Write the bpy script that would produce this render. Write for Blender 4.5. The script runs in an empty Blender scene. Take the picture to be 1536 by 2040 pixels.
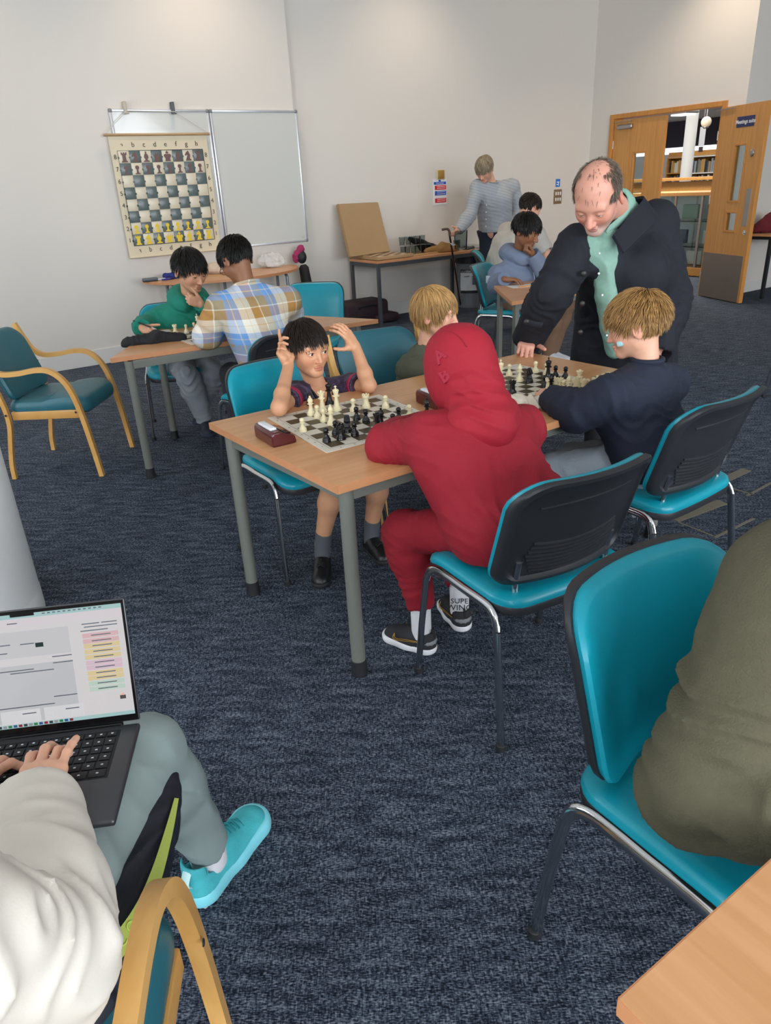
import bpy, bmesh, math, random
import numpy as np
from mathutils import Vector, Matrix
random.seed(7); np.random.seed(7)
SC = bpy.context.scene
COL = SC.collection
# ------------------------------------------------------------------ camera
F_PX, PITCH, ROLL, CAM_H = 1431.28, .428634, .0531824, 1.5266
def cam_basis():
    c, s = math.cos(ROLL), math.sin(ROLL); cp, sp = math.cos(PITCH), math.sin(PITCH)
    B = np.array([[1, 0, 0], [0, -sp, cp], [0, -cp, -sp]])
    return B @ np.array([[c, -s, 0], [s, c, 0], [0, 0, 1]])
CB = cam_basis(); CO = np.array([0, 0, CAM_H])
cd = bpy.data.cameras.new('camera'); cam = bpy.data.objects.new('camera', cd); COL.objects.link(cam)
cd.sensor_fit = 'VERTICAL'; cd.sensor_height = 36; cd.sensor_width = 36*1536/2040; cd.lens = F_PX/2040*36
cd.clip_start = .02; cd.clip_end = 100
M4 = Matrix.Identity(4)
for i in range(3):
    M4[i][0] = CB[i, 0]; M4[i][1] = -CB[i, 1]; M4[i][2] = -CB[i, 2]; M4[i][3] = CO[i]
cam.matrix_world = M4
SC.camera = cam
# surveyed directions of the room: U runs along the back wall, N points into it
ANG = math.radians(33.0)
U = np.array([math.cos(ANG), math.sin(ANG), 0]); N = np.array([-math.sin(ANG), math.cos(ANG), 0]); Z = np.array([0, 0, 1.])
def un(u, n, z=0): return U*u + N*n + Z*z
def ray(x, y): return CB @ np.array([(x-768)/F_PX, (y-1020)/F_PX, 1.])
def at(x, y, Y):                     # measured point at world depth Y
    d = ray(x, y); return CO + d*(Y/d[1])
def atz(x, y, z):                    # measured point at height z
    d = ray(x, y); return CO + d*((z-CAM_H)/d[2])
def atn(x, y, n):                    # measured point on a plane parallel to the back wall
    d = ray(x, y); return CO + d*(n/(N@d))
def atu(x, y, u):
    d = ray(x, y); return CO + d*(u/(U@d))
# ------------------------------------------------------------------ light
SC.view_settings.view_transform = 'Standard'; SC.view_settings.look = 'None'
SC.view_settings.gamma = 1; SC.view_settings.use_curve_mapping = False
SC.cycles.transparent_max_bounces = 40
SC.view_settings.exposure = -0.32
W = bpy.data.worlds.new('overcast_sky'); SC.world = W; W.use_nodes = True
W.node_tree.nodes['Background'].inputs[0].default_value = (.80, .88, 1, 1)
W.node_tree.nodes['Background'].inputs[1].default_value = 1.0
ROOM_H = 4.2; N_BACK = 7.73; N_FRONT = -6.0; U_LEFT = -4.2; U_DOOR = 8.77
def area_light(name, loc, direction, sx, sy, power, col):
    l = bpy.data.lights.new(name, 'AREA'); l.shape = 'RECTANGLE'; l.size = sx; l.size_y = sy; l.energy = power; l.color = col
    o = bpy.data.objects.new(name, l); COL.objects.link(o); o.location = loc
    o.rotation_euler = Vector(direction).to_track_quat('-Z', 'Z').to_euler()
    return o
DAY = (.90, .95, 1.0)
for i, u in enumerate((-2.6, -.4, 1.8, 4.0, 6.2)):      # daylight entering the tall windows behind the camera
    area_light('window_daylight', un(u, N_FRONT+.06, 2.15), N, 1.5, 2.9, 165, DAY)
for i, n in enumerate((-3.4, .2, 4.6)):                  # daylight from the side windows
    area_light('window_daylight', un(U_LEFT+.06, n, 2.15), U, 1.5, 2.9, 95, DAY)
WARM = (1, .80, .60)
# ------------------------------------------------------------------ materials
def lin(c):
    if isinstance(c, str):
        c = [int(c[i:i+2], 16)/255 for i in (0, 2, 4)]
        c = [x/12.92 if x <= .04045 else ((x+.055)/1.055)**2.4 for x in c]
    return (c[0], c[1], c[2], 1)
MATS = {}
def nt(m): return m.node_tree.nodes, m.node_tree.links
def mat(name, col, rough=.5, metal=0, bump=0, bscale=40, var=0, vscale=3, emit=0, spec=None, trans=0, coat=0, sheen=0, alpha=1, ior=None):
    if name in MATS: return MATS[name]
    m = bpy.data.materials.new(name); m.use_nodes = True; MATS[name] = m
    nd, lk = nt(m); b = nd['Principled BSDF']
    b.inputs['Base Color'].default_value = lin(col); b.inputs['Roughness'].default_value = rough; b.inputs['Metallic'].default_value = metal
    if spec is not None: b.inputs['Specular IOR Level'].default_value = spec
    if trans: b.inputs['Transmission Weight'].default_value = trans
    if coat: b.inputs['Coat Weight'].default_value = coat
    if sheen: b.inputs['Sheen Weight'].default_value = sheen; b.inputs['Sheen Roughness'].default_value = .6
    if ior: b.inputs['IOR'].default_value = ior
    if alpha < 1: b.inputs['Alpha'].default_value = alpha
    if emit: b.inputs['Emission Color'].default_value = lin(col); b.inputs['Emission Strength'].default_value = emit
    tc = nd.new('ShaderNodeTexCoord')
    if var:
        n = nd.new('ShaderNodeTexNoise'); n.inputs['Scale'].default_value = vscale; n.inputs['Detail'].default_value = 4
        lk.new(tc.outputs['Object'], n.inputs['Vector'])
        mx = nd.new('ShaderNodeMix'); mx.data_type = 'RGBA'; c = lin(col)
        mx.inputs[6].default_value = tuple(x*(1-var) for x in c[:3])+(1,); mx.inputs[7].default_value = tuple(min(1, x*(1+var)) for x in c[:3])+(1,)
        lk.new(n.outputs['Fac'], mx.inputs[0]); lk.new(mx.outputs[2], b.inputs['Base Color'])
    if bump:
        n = nd.new('ShaderNodeTexNoise'); n.inputs['Scale'].default_value = bscale; n.inputs['Detail'].default_value = 3
        lk.new(tc.outputs['Object'], n.inputs['Vector'])
        bp = nd.new('ShaderNodeBump'); bp.inputs['Strength'].default_value = bump; bp.inputs['Distance'].default_value = .004
        lk.new(n.outputs['Fac'], bp.inputs['Height']); lk.new(bp.outputs['Normal'], b.inputs['Normal'])
    return m
def ramp(nd, stops, interp='LINEAR'):
    r = nd.new('ShaderNodeValToRGB'); r.color_ramp.interpolation = interp
    e = r.color_ramp.elements
    while len(e) > 1: e.remove(e[-1])
    e[0].position = stops[0][0]; e[0].color = lin(stops[0][1])
    for p, c in stops[1:]:
        x = e.new(p); x.color = lin(c)
    return r
def mapping(nd, lk, coord='Object', scale=(1, 1, 1), rot=(0, 0, 0), loc=(0, 0, 0)):
    tc = nd.new('ShaderNodeTexCoord'); mp = nd.new('ShaderNodeMapping')
    mp.inputs['Scale'].default_value = scale; mp.inputs['Rotation'].default_value = rot; mp.inputs['Location'].default_value = loc
    lk.new(tc.outputs[coord], mp.inputs['Vector']); return mp
def wood(name, c1, c2, rough=.35, scale=(1.2, 22, 22), rot=(0, 0, 0)):
    if name in MATS: return MATS[name]
    m = mat(name, c1, rough); nd, lk = nt(m); b = nd['Principled BSDF']
    mp = mapping(nd, lk, 'Object', scale, rot)
    n = nd.new('ShaderNodeTexNoise'); n.inputs['Scale'].default_value = 2.2; n.inputs['Detail'].default_value = 6; n.inputs['Distortion'].default_value = .6
    lk.new(mp.outputs[0], n.inputs['Vector'])
    r = ramp(nd, [(.3, c2), (.62, c1)]); lk.new(n.outputs['Fac'], r.inputs[0]); lk.new(r.outputs[0], b.inputs['Base Color'])
    return m
# ------------------------------------------------------------------ mesh builder
class MB:
    def __init__(s): s.v = []; s.f = []; s.mi = []
    def add(s, vs, fs, mi=0):
        o = len(s.v); s.v += [tuple(map(float, x)) for x in vs]
        s.f += [tuple(i+o for i in f) for f in fs]; s.mi += [mi]*len(fs); return s
    def box(s, c, size, bevel=0, R=None, mi=0, seg=2):
        bm = bmesh.new(); bmesh.ops.create_cube(bm, size=1)
        for v in bm.verts: v.co = Vector((v.co.x*size[0], v.co.y*size[1], v.co.z*size[2]))
        if bevel: bmesh.ops.bevel(bm, geom=list(bm.edges), offset=min(bevel, min(size)*.49), segments=seg, profile=.5, affect='EDGES')
        bm.verts.index_update()
        vs = [np.array(v.co) for v in bm.verts]
        if R is not None: vs = [np.asarray(R) @ v for v in vs]
        s.add([v+np.asarray(c, float) for v in vs], [[v.index for v in f.verts] for f in bm.faces], mi); bm.free(); return s
    def tube(s, path, r, seg=10, ry=None, up=(0, 0, 1), cap=True, mi=0):
        p = [np.asarray(x, float) for x in path]; n = len(p)
        rr = r if hasattr(r, '__len__') else [r]*n
        ryy = (ry if hasattr(ry, '__len__') else [ry]*n) if ry is not None else rr
        vs = []; prev = np.asarray(up, float)
        for i in range(n):
            t = p[min(i+1, n-1)]-p[max(i-1, 0)]; t = t/(np.linalg.norm(t)+1e-12)
            a = prev-t*(prev@t)
            if np.linalg.norm(a) < 1e-4: a = np.cross(t, [1, 0, 0]) if abs(t[0]) < .9 else np.cross(t, [0, 1, 0])
            a /= np.linalg.norm(a); b = np.cross(t, a); prev = a
            for k in range(seg):
                th = 2*math.pi*k/seg; vs.append(p[i]+a*math.cos(th)*rr[i]+b*math.sin(th)*ryy[i])
        fs = [(i*seg+k, i*seg+(k+1) % seg, (i+1)*seg+(k+1) % seg, (i+1)*seg+k) for i in range(n-1) for k in range(seg)]
        if cap: fs += [tuple(range(seg))[::-1], tuple((n-1)*seg+k for k in range(seg))]
        return s.add(vs, fs, mi)
    def lathe(s, prof, c=(0, 0, 0), seg=20, mi=0, R=None):
        vs = []
        for r, z in prof:
            for k in range(seg):
                th = 2*math.pi*k/seg; v = np.array([r*math.cos(th), r*math.sin(th), z])
                vs.append((np.asarray(R) @ v if R is not None else v)+np.asarray(c, float))
        n = len(prof)
        fs = [(i*seg+k, i*seg+(k+1) % seg, (i+1)*seg+(k+1) % seg, (i+1)*seg+k) for i in range(n-1) for k in range(seg)]
        fs += [tuple(range(seg))[::-1], tuple((n-1)*seg+k for k in range(seg))]
        return s.add(vs, fs, mi)
    def prism(s, poly, z0, z1, mi=0, axis='z', f=None):
        n = len(poly); f = f or (lambda x, y, z: (x, y, z))
        vs = [f(x, y, z0) for x, y in poly]+[f(x, y, z1) for x, y in poly]
        fs = [tuple(range(n))[::-1], tuple(range(n, 2*n))]+[(i, (i+1) % n, n+(i+1) % n, n+i) for i in range(n)]
        return s.add(vs, fs, mi)
    def quad(s, a, b, c, d, mi=0): return s.add([a, b, c, d], [(0, 1, 2, 3)], mi)
    def sphere(s, c, r, seg=12, rings=8, R=None, mi=0):
        r = (r, r, r) if not hasattr(r, '__len__') else r; vs = []
        for i in range(rings+1):
            ph = math.pi*i/rings
            for k in range(seg):
                th = 2*math.pi*k/seg; v = np.array([math.sin(ph)*math.cos(th)*r[0], math.sin(ph)*math.sin(th)*r[1], math.cos(ph)*r[2]])
                vs.append((np.asarray(R) @ v if R is not None else v)+np.asarray(c, float))
        fs = [(i*seg+k, (i+1)*seg+k, (i+1)*seg+(k+1) % seg, i*seg+(k+1) % seg) for i in range(rings) for k in range(seg)]
        return s.add(vs, fs, mi)
    def pad(s, outline, rings, fmap, mi=0, flip=False):
        """concentric rings of a rounded outline, (scale, height) each, closed at the last ring; fmap maps (x, y, h) to 3D"""
        n = len(outline); vs = []
        for sc, h in rings:
            for x, y in outline: vs.append(fmap(x*sc, y*sc, h))
        fs = [(i*n+k, i*n+(k+1) % n, (i+1)*n+(k+1) % n, (i+1)*n+k) for i in range(len(rings)-1) for k in range(n)]
        fs += [tuple((len(rings)-1)*n+k for k in range(n))]
        if flip: fs = [f[::-1] for f in fs]
        return s.add(vs, fs, mi)
    def ribbon(s, path, x0, x1, th, mi=0):
        """bent lamination: path in (y, z), width x0..x1, thickness th"""
        p = [np.asarray(q, float) for q in path]; n = len(p); vs = []
        for i in range(n):
            t = p[min(i+1, n-1)]-p[max(i-1, 0)]; t /= np.linalg.norm(t); nr = np.array([-t[1], t[0]])*th/2
            for x, q in ((x0, p[i]+nr), (x1, p[i]+nr), (x1, p[i]-nr), (x0, p[i]-nr)): vs.append((x, q[0], q[1]))
        fs = [(i*4+k, i*4+(k+1) % 4, (i+1)*4+(k+1) % 4, (i+1)*4+k) for i in range(n-1) for k in range(4)]
        fs += [(3, 2, 1, 0), tuple((n-1)*4+k for k in range(4))]
        return s.add(vs, fs, mi)
    def build(s, name, mats, parent=None, smooth=True, ang=40):
        me = bpy.data.meshes.new(name); me.from_pydata(s.v, [], s.f)
        mats = mats if isinstance(mats, (list, tuple)) else [mats]
        for m in mats: me.materials.append(m)
        if len(mats) > 1: me.polygons.foreach_set('material_index', s.mi)
        bm = bmesh.new(); bm.from_mesh(me); bmesh.ops.recalc_face_normals(bm, faces=bm.faces); bm.to_mesh(me); bm.free()
        if smooth:
            me.polygons.foreach_set('use_smooth', [True]*len(me.polygons))
            try: me.set_sharp_from_angle(angle=math.radians(ang))
            except Exception: pass
        o = bpy.data.objects.new(name, me); COL.objects.link(o)
        if parent is not None: o.parent = parent
        return o
def spline(pts, n=8):
    """Catmull-Rom through points"""
    p = [np.asarray(x, float) for x in pts]; p = [2*p[0]-p[1]]+p+[2*p[-1]-p[-2]]; out = []
    for i in range(1, len(p)-2):
        for k in range(n):
            t = k/n; a, b, c, d = p[i-1:i+3]
            out.append(.5*((2*b)+(c-a)*t+(2*a-5*b+4*c-d)*t*t+(3*b-a-3*c+d)*t**3))
    return out+[p[-2]]
def rrect(w, h, r, n=6, rt=None):
    """rounded rectangle outline, half sizes w, h; rt = radius of the top corners"""
    rt = r if rt is None else rt; out = []
    for cx, cy, a0, q in ((w-rt, h-rt, 0, rt), (-w+rt, h-rt, 90, rt), (-w+r, -h+r, 180, r), (w-r, -h+r, 270, r)):
        for k in range(n+1):
            a = math.radians(a0+90*k/n); out.append((cx+q*math.cos(a), cy+q*math.sin(a)))
    # even out long sides
    res = []
    for i in range(len(out)):
        a, b = np.array(out[i]), np.array(out[(i+1) % len(out)]); res.append(tuple(a)); L = np.linalg.norm(b-a)
        m = int(L/.04)
        for k in range(1, m+1): res.append(tuple(a+(b-a)*k/(m+1)))
    return res
def rotz(a):
    c, s = math.cos(a), math.sin(a); return np.array([[c, -s, 0], [s, c, 0], [0, 0, 1.]])
def tag(o, label=None, cat=None, group=None, kind=None):
    for k, v in (('label', label), ('category', cat), ('group', group), ('kind', kind)):
        if v: o[k] = v
    return o
def thing(name, label, cat, loc=(0, 0, 0), rz=0, group=None):
    o = bpy.data.objects.new(name, None); COL.objects.link(o); o.empty_display_size = .05
    o.location = loc; o.rotation_euler = (0, 0, rz); return tag(o, label, cat, group)
def dup(root, loc=None, rz=None, label=None, group=None):
    def cp(o, par):
        c = o.copy(); COL.objects.link(c); c.parent = par
        for ch in [x for x in KIDS.get(o.name, [])]: cp(ch, c)
        return c
    KIDS = {}
    for o in COL.objects:
        if o.parent: KIDS.setdefault(o.parent.name, []).append(o)
    r = cp(root, None)
    if loc is not None: r.location = loc
    if rz is not None: r.rotation_euler = (0, 0, rz)
    return tag(r, label, None, group)
def struct(mb, name, m, parent=None, smooth=False):
    o = mb.build(name, m, parent, smooth)
    if parent is None: o['kind'] = 'structure'
    return o
def text(name, s, m, size, origin, right, up, parent=None, extrude=.0004, align='CENTER', bold=0):
    """lettering as real mesh lying in the plane spanned by right and up"""
    cu = bpy.data.curves.new(name, 'FONT'); cu.body = s; cu.size = size; cu.extrude = extrude; cu.align_x = align; cu.align_y = 'CENTER'
    cu.offset = bold*size; cu.resolution_u = 3
    t = bpy.data.objects.new(name, cu); COL.objects.link(t)
    me = bpy.data.meshes.new_from_object(t.evaluated_get(bpy.context.evaluated_depsgraph_get()))
    bpy.data.objects.remove(t); bpy.data.curves.remove(cu)
    r = Vector(right).normalized(); u = Vector(up); u = (u-r*u.dot(r)).normalized(); n = r.cross(u)
    for v in me.vertices:
        v.co = Vector(origin)+r*v.co.x+u*v.co.y+n*v.co.z
    me.materials.clear(); me.materials.append(m)
    o = bpy.data.objects.new(name, me); COL.objects.link(o)
    if parent is not None: o.parent = parent
    return o
# ------------------------------------------------------------------ implicit surfaces for bodies, clothes and soft things
_LAT = np.random.RandomState(5).rand(32, 32, 32).astype(np.float32)*2-1
def vnoise(P, freq):
    q = P*freq+100.; i = np.floor(q).astype(np.int32); f = (q-i).astype(np.float32); f = f*f*(3-2*f); i &= 31; j = (i+1) & 31
    X, Y, Z_ = f[..., 0], f[..., 1], f[..., 2]; L = _LAT
    def m(a, b, t): return a+(b-a)*t
    return m(m(m(L[i[..., 0], i[..., 1], i[..., 2]], L[j[..., 0], i[..., 1], i[..., 2]], X), m(L[i[..., 0], j[..., 1], i[..., 2]], L[j[..., 0], j[..., 1], i[..., 2]], X), Y),
             m(m(L[i[..., 0], i[..., 1], j[..., 2]], L[j[..., 0], i[..., 1], j[..., 2]], X), m(L[i[..., 0], j[..., 1], j[..., 2]], L[j[..., 0], j[..., 1], j[..., 2]], X), Y), Z_)
def V3(*a): return np.array(a, float)
def unit(v): v = np.asarray(v, float); return v/(np.linalg.norm(v)+1e-12)
class Prim:
    """kind c: tapered capsule a,b,ra,rb; e: ellipsoid c,r,R; h: half-space p,n (inside where n.(x-p)<0)"""
    def __init__(s, kind, *a, k=.02, op='u'): s.kind, s.a, s.k, s.op = kind, a, k, op
    def bounds(s):
        if s.kind == 'c':
            a, b, ra, rb = s.a; r = max(ra, rb); return np.minimum(a, b)-r, np.maximum(a, b)+r
        if s.kind == 'e':
            c, r, R = s.a; m = max(r) if R is not None else np.asarray(r); return c-m, c+m
        return None
    def ev(s, P, inf=0):
        if s.kind == 'c':
            a, b, ra, rb = s.a; ba = b-a; L = float(ba@ba)+1e-12
            t = np.clip(((P-a)@ba)/L, 0, 1); d = P-a-t[..., None]*ba
            return np.sqrt((d*d).sum(-1))-(ra+(rb-ra)*t)-inf
        if s.kind == 'e':
            c, r, R = s.a; q = P-c
            if R is not None: q = q@R
            r = np.asarray(r)+inf; k0 = np.sqrt(((q/r)**2).sum(-1)); k1 = np.sqrt(((q/(r*r))**2).sum(-1))+1e-9
            return k0*(k0-1)/k1
        p, n = s.a; return (P-p)@n
def cone(a, b, ra, rb=None, k=.02, op='u'): return Prim('c', np.asarray(a, float), np.asarray(b, float), ra, ra if rb is None else rb, k=k, op=op)
def ell(c, r, R=None, k=.02, op='u'): return Prim('e', np.asarray(c, float), r if hasattr(r, '__len__') else (r, r, r), None if R is None else np.asarray(R, float), k=k, op=op)
def cut(p, n, k=.0): return Prim('h', np.asarray(p, float), unit(n), k=k, op='i')      # keep the side against n
def lop(p, n, r=.085, L=.12): n = unit(n); p = np.asarray(p, float); return cone(p+n*r, p+n*(r+L), r, r, op='s', k=.002)      # open end of a sleeve or leg
def chain(pts, rs, k=.02): return [cone(pts[i], pts[i+1], rs[i], rs[i+1], k) for i in range(len(pts)-1)]
def volume(prims, h, inf=0, disp=None, pad=.03):
    """mesh the smooth blend of prims with surface nets; disp(P) shifts the surface outwards"""
    bs = [p.bounds() for p in prims if p.kind != 'h' and p.op == 'u']
    lo = np.min([b[0] for b in bs], axis=0)-inf-pad; hi = np.max([b[1] for b in bs], axis=0)+inf+pad
    n = np.ceil((hi-lo)/h).astype(int)+1
    if n.prod() > 12e6: raise ValueError("grid too large %s" % n)
    D = np.full(n, 9., np.float32)
    ax = [lo[i]+h*np.arange(n[i]) for i in range(3)]
    for p in prims:
        if p.kind == 'h': s0, s1 = np.zeros(3, int), n
        else:
            b = p.bounds(); g = p.k+3*h+inf+.012
            s0 = np.clip(np.floor((b[0]-g-lo)/h).astype(int), 0, n); s1 = np.clip(np.ceil((b[1]+g-lo)/h).astype(int)+1, 0, n)
        if np.any(s1 <= s0): continue
        sl = tuple(slice(s0[i], s1[i]) for i in range(3))
        P = np.stack(np.meshgrid(*[ax[i][sl[i]] for i in range(3)], indexing='ij'), -1).astype(np.float32)
        d = p.ev(P, inf if p.op == 'u' else 0).astype(np.float32); o = D[sl]; k = p.k
        if p.op == 'u':
            if k > 0: hh = np.clip(.5+.5*(o-d)/k, 0, 1); D[sl] = o+(d-o)*hh-k*hh*(1-hh)
            else: D[sl] = np.minimum(o, d)
        else:
            if p.op == 's': d = -d
            if k > 0: hh = np.clip(.5-.5*(o-d)/k, 0, 1); D[sl] = o+(d-o)*hh+k*hh*(1-hh)
            else: D[sl] = np.maximum(o, d)
    if disp is not None:
        I = np.nonzero(np.abs(D) < .035); P = np.stack([ax[i][I[i]] for i in range(3)], -1).astype(np.float32); D[I] -= disp(P).astype(np.float32)
    D[0] = D[-1] = 9; D[:, 0] = D[:, -1] = 9; D[:, :, 0] = D[:, :, -1] = 9
    S = (D < 0); c = sum(S[i:n[0]-1+i, j:n[1]-1+j, k:n[2]-1+k].astype(np.int8) for i in (0, 1) for j in (0, 1) for k in (0, 1))
    I = np.stack(np.nonzero((c > 0) & (c < 8)), -1)
    if not len(I): return np.zeros((0, 3)), np.zeros((0, 4), int)
    idx = np.full(n-1, -1, np.int32); idx[tuple(I.T)] = np.arange(len(I))
    acc = np.zeros((len(I), 3)); cnt = np.zeros(len(I)); cor = {}
    for o in np.ndindex(2, 2, 2): cor[o] = D[tuple((I+o).T)]
    for o in np.ndindex(2, 2, 2):
        for a in range(3):
            if o[a] == 0:
                q = list(o); q[a] = 1; d0, d1 = cor[o], cor[tuple(q)]; x = (d0 < 0) != (d1 < 0)
                t = d0[x]/(d0[x]-d1[x]); v = np.tile(np.array(o, float), (x.sum(), 1)); v[:, a] += t; acc[x] += v; cnt[x] += 1
    Vt = lo+h*(I+acc/cnt[:, None]); F = []
    for a in range(3):
        b_, c_ = (a+1) % 3, (a+2) % 3; s0 = [slice(None)]*3; s1 = [slice(None)]*3; s0[a] = slice(0, -1); s1[a] = slice(1, None)
        E0, E1 = S[tuple(s0)], S[tuple(s1)]; e = np.stack(np.nonzero(E0 != E1), -1)
        ins = E0[tuple(e.T)]; db = np.zeros(3, int); db[b_] = 1; dc = np.zeros(3, int); dc[c_] = 1
        q = [idx[tuple((e-x).T)] for x in (db*0, db, db+dc, dc)]; Q = np.stack(q, -1); F.append(np.where(ins[:, None], Q, Q[:, ::-1]))
    return Vt, np.concatenate(F)
def np_mesh(name, V, F, m, parent=None, tint=None, loc=None):
    me = bpy.data.meshes.new(name)
    if loc is not None: V = V-np.asarray(loc)
    me.vertices.add(len(V)); me.vertices.foreach_set('co', np.ascontiguousarray(V, np.float32).ravel())
    k = F.shape[1]; me.loops.add(len(F)*k); me.loops.foreach_set('vertex_index', np.ascontiguousarray(F, np.int32).ravel())
    me.polygons.add(len(F)); me.polygons.foreach_set('loop_start', np.arange(len(F), dtype=np.int32)*k); me.polygons.foreach_set('use_smooth', np.ones(len(F), bool))
    me.update(); me.validate()
    if tint is not None:
        at_ = me.color_attributes.new('tint', 'FLOAT_COLOR', 'POINT'); at_.data.foreach_set('color', np.concatenate([tint, np.ones((len(tint), 1))], 1).astype(np.float32).ravel())
    me.materials.append(m); o = bpy.data.objects.new(name, me); COL.objects.link(o)
    if parent is not None: o.parent = parent
    return o
def join(parts):
    V = []; F = []; o = 0
    for v, f in parts: V.append(v); F.append(f+o); o += len(v)
    return np.concatenate(V), np.concatenate(F)
def soft(name, prims, h, m, parent=None, inf=0, disp=None, loc=None):
    V, F = volume(prims, h, inf, disp); return np_mesh(name, V, F, m, parent, loc=loc)
def folds(spots, base=.0, bf=14):
    """wrinkles: spots = (centre, radius, amplitude, axis, waves per metre); base = overall crumple"""
    def f(P):
        d = np.zeros(len(P), np.float32)
        if base: d += base*(1-2*np.abs(vnoise(P, bf)))+base*.5*(1-2*np.abs(vnoise(P+7, bf*2.1)))
        for c, r, a, axv, w in spots:
            q = P-np.asarray(c); g = np.exp(-(q*q).sum(-1)/(r*r)); sel = g > .03
            if sel.any():
                n = vnoise(P[sel], 8.)*1.6; n2 = vnoise(P[sel]+3, 11.); s = np.sin((q[sel]@unit(axv))*w*5.2+n*3.2); d[sel] += a*g[sel]*(.75+.6*n2)*(1-2*np.abs(s)**.8)*.85
        return d
    return f
# ------------------------------------------------------------------ people toolkit
def skin_mat(name, col, lip='a85f58', blush='c9776a', stub='6a5a50', rough=.5):
    if name in MATS: return MATS[name]
    m = mat(name, col, rough, bump=.08, bscale=260); nd, lk = nt(m); b = nd['Principled BSDF']
    b.inputs['Subsurface Weight'].default_value = .12; b.inputs['Subsurface Radius'].default_value = (1, .35, .2); b.inputs['Subsurface Scale'].default_value = .008
    a = nd.new('ShaderNodeAttribute'); a.attribute_name = 'tint'; sp = nd.new('ShaderNodeSeparateColor'); lk.new(a.outputs['Color'], sp.inputs[0])
    no = nd.new('ShaderNodeTexNoise'); no.inputs['Scale'].default_value = 35; tc = nd.new('ShaderNodeTexCoord'); lk.new(tc.outputs['Object'], no.inputs['Vector'])
    prev = None
    def mix(fac, c1, c2):
        x = nd.new('ShaderNodeMix'); x.data_type = 'RGBA'
        if isinstance(fac, float): x.inputs[0].default_value = fac
        else: lk.new(fac, x.inputs[0])
        for i, c in ((6, c1), (7, c2)):
            if isinstance(c, tuple): x.inputs[i].default_value = c
            else: lk.new(c, x.inputs[i])
        return x.outputs[2]
    c = lin(col); c = mix(no.outputs['Fac'], tuple(v*.93 for v in c[:3])+(1,), tuple(min(1, v*1.06) for v in c[:3])+(1,))
    c = mix(sp.outputs[1], c, lin(blush)); c = mix(sp.outputs[2], c, lin(stub)); c = mix(sp.outputs[0], c, lin(lip))
    lk.new(c, b.inputs['Base Color']); return m
def frame(fwd, up=(0, 0, 1)):
    f = unit(fwd); x = unit(np.cross(f, up)); z = np.cross(x, f); return np.stack([x, f, z], 1)      # columns right, forward, up
HC, HR = V3(0, -.012, .030), V3(.0765, .097, .083)
def head_local(kid, nbl, rn, h=.0021, op_=1.):
    j = 1-.14*kid; ns = 1-.22*kid; P = [ell(HC, HR-.001), ell((0, .030, -.026), (.060*j+.002*kid, .057, .074), k=.035)]
    for s in (-1, 1):
        P += [cone((s*.041*j, .012, -.056), (s*.013, .064, -.088+.004*kid), .022, .018, k=.025), ell((s*.036, .055, -.028), (.023, .022, .024), k=.03)]
    P += [ell((0, .071, -.091+.004*kid), (.019, .015, .014), k=.022), ell((0, .074, .019), (.050, .013, .013), k=.022)]
    for s in (-1, 1): P += [ell((s*.0315, .096, -.002), (.018, .014, .0125), k=.014, op='s')]
    for s in (-1, 1): P += [ell((s*.0315, .0745, -.002), .0143, k=.005)]
    P += [cone((0, .081, .006), (0, .082+.025*ns, -.034), .0075, .0115*ns, k=.011)]
    for s in (-1, 1): P += [ell((s*.0115*ns, .080+.015*ns, -.0375), (.0085*ns, .010*ns, .0075*ns), k=.006)]
    P += [ell((0, .0885, -.0575), (.021, .0085, .0055), k=.006), ell((0, .0865, -.0672), (.018, .009, .0068), k=.006), ell((0, .101, -.0622), (.0205, .012, .0017), k=.003, op='s')]
    for s in (-1, 1): P += [ell((s*.0315, .0915, -.0028-.0035*(1-op_)), (.0130, .013, .0056*op_), k=.002, op='s')]
    for s in (-1, 1):
        Re = frame((s*.35, 1, 0), (0, .15, 1)); P += [ell((s*.0795, -.012, -.012), (.0085, .0185, .031), Re, k=.006), ell((s*.0885, -.006, -.007), (.007, .0105, .018), Re, k=.004, op='s'), ell((s*.080, -.002, -.012), (.006, .006, .008), k=.004)]
    P += [cone((0, -.022, -.045), nbl, rn*.93, rn, k=.03)]
    V, F = volume(P, h, pad=.008)
    x, y, z = V.T; ax = np.abs(x)
    lips = np.clip(1.6-1.6*((x/.0225)**2+((z+.0622)/.0118)**2), 0, 1)*(y > .07)
    bl = .55*np.exp(-((ax-.040)**2+(z+.032)**2)/.022**2)*(y > .02)+.45*np.exp(-(x**2+(z+.036)**2)/.015**2)*(y > .085)+.5*(ax > .077)*(z < .03)
    st = np.clip(-(z+.045)/.02, 0, 1)*(y > .015)*(z > -.13)
    return V, F, np.stack([lips*.75, np.clip(bl, 0, 1)*.7, st], 1)
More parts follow.
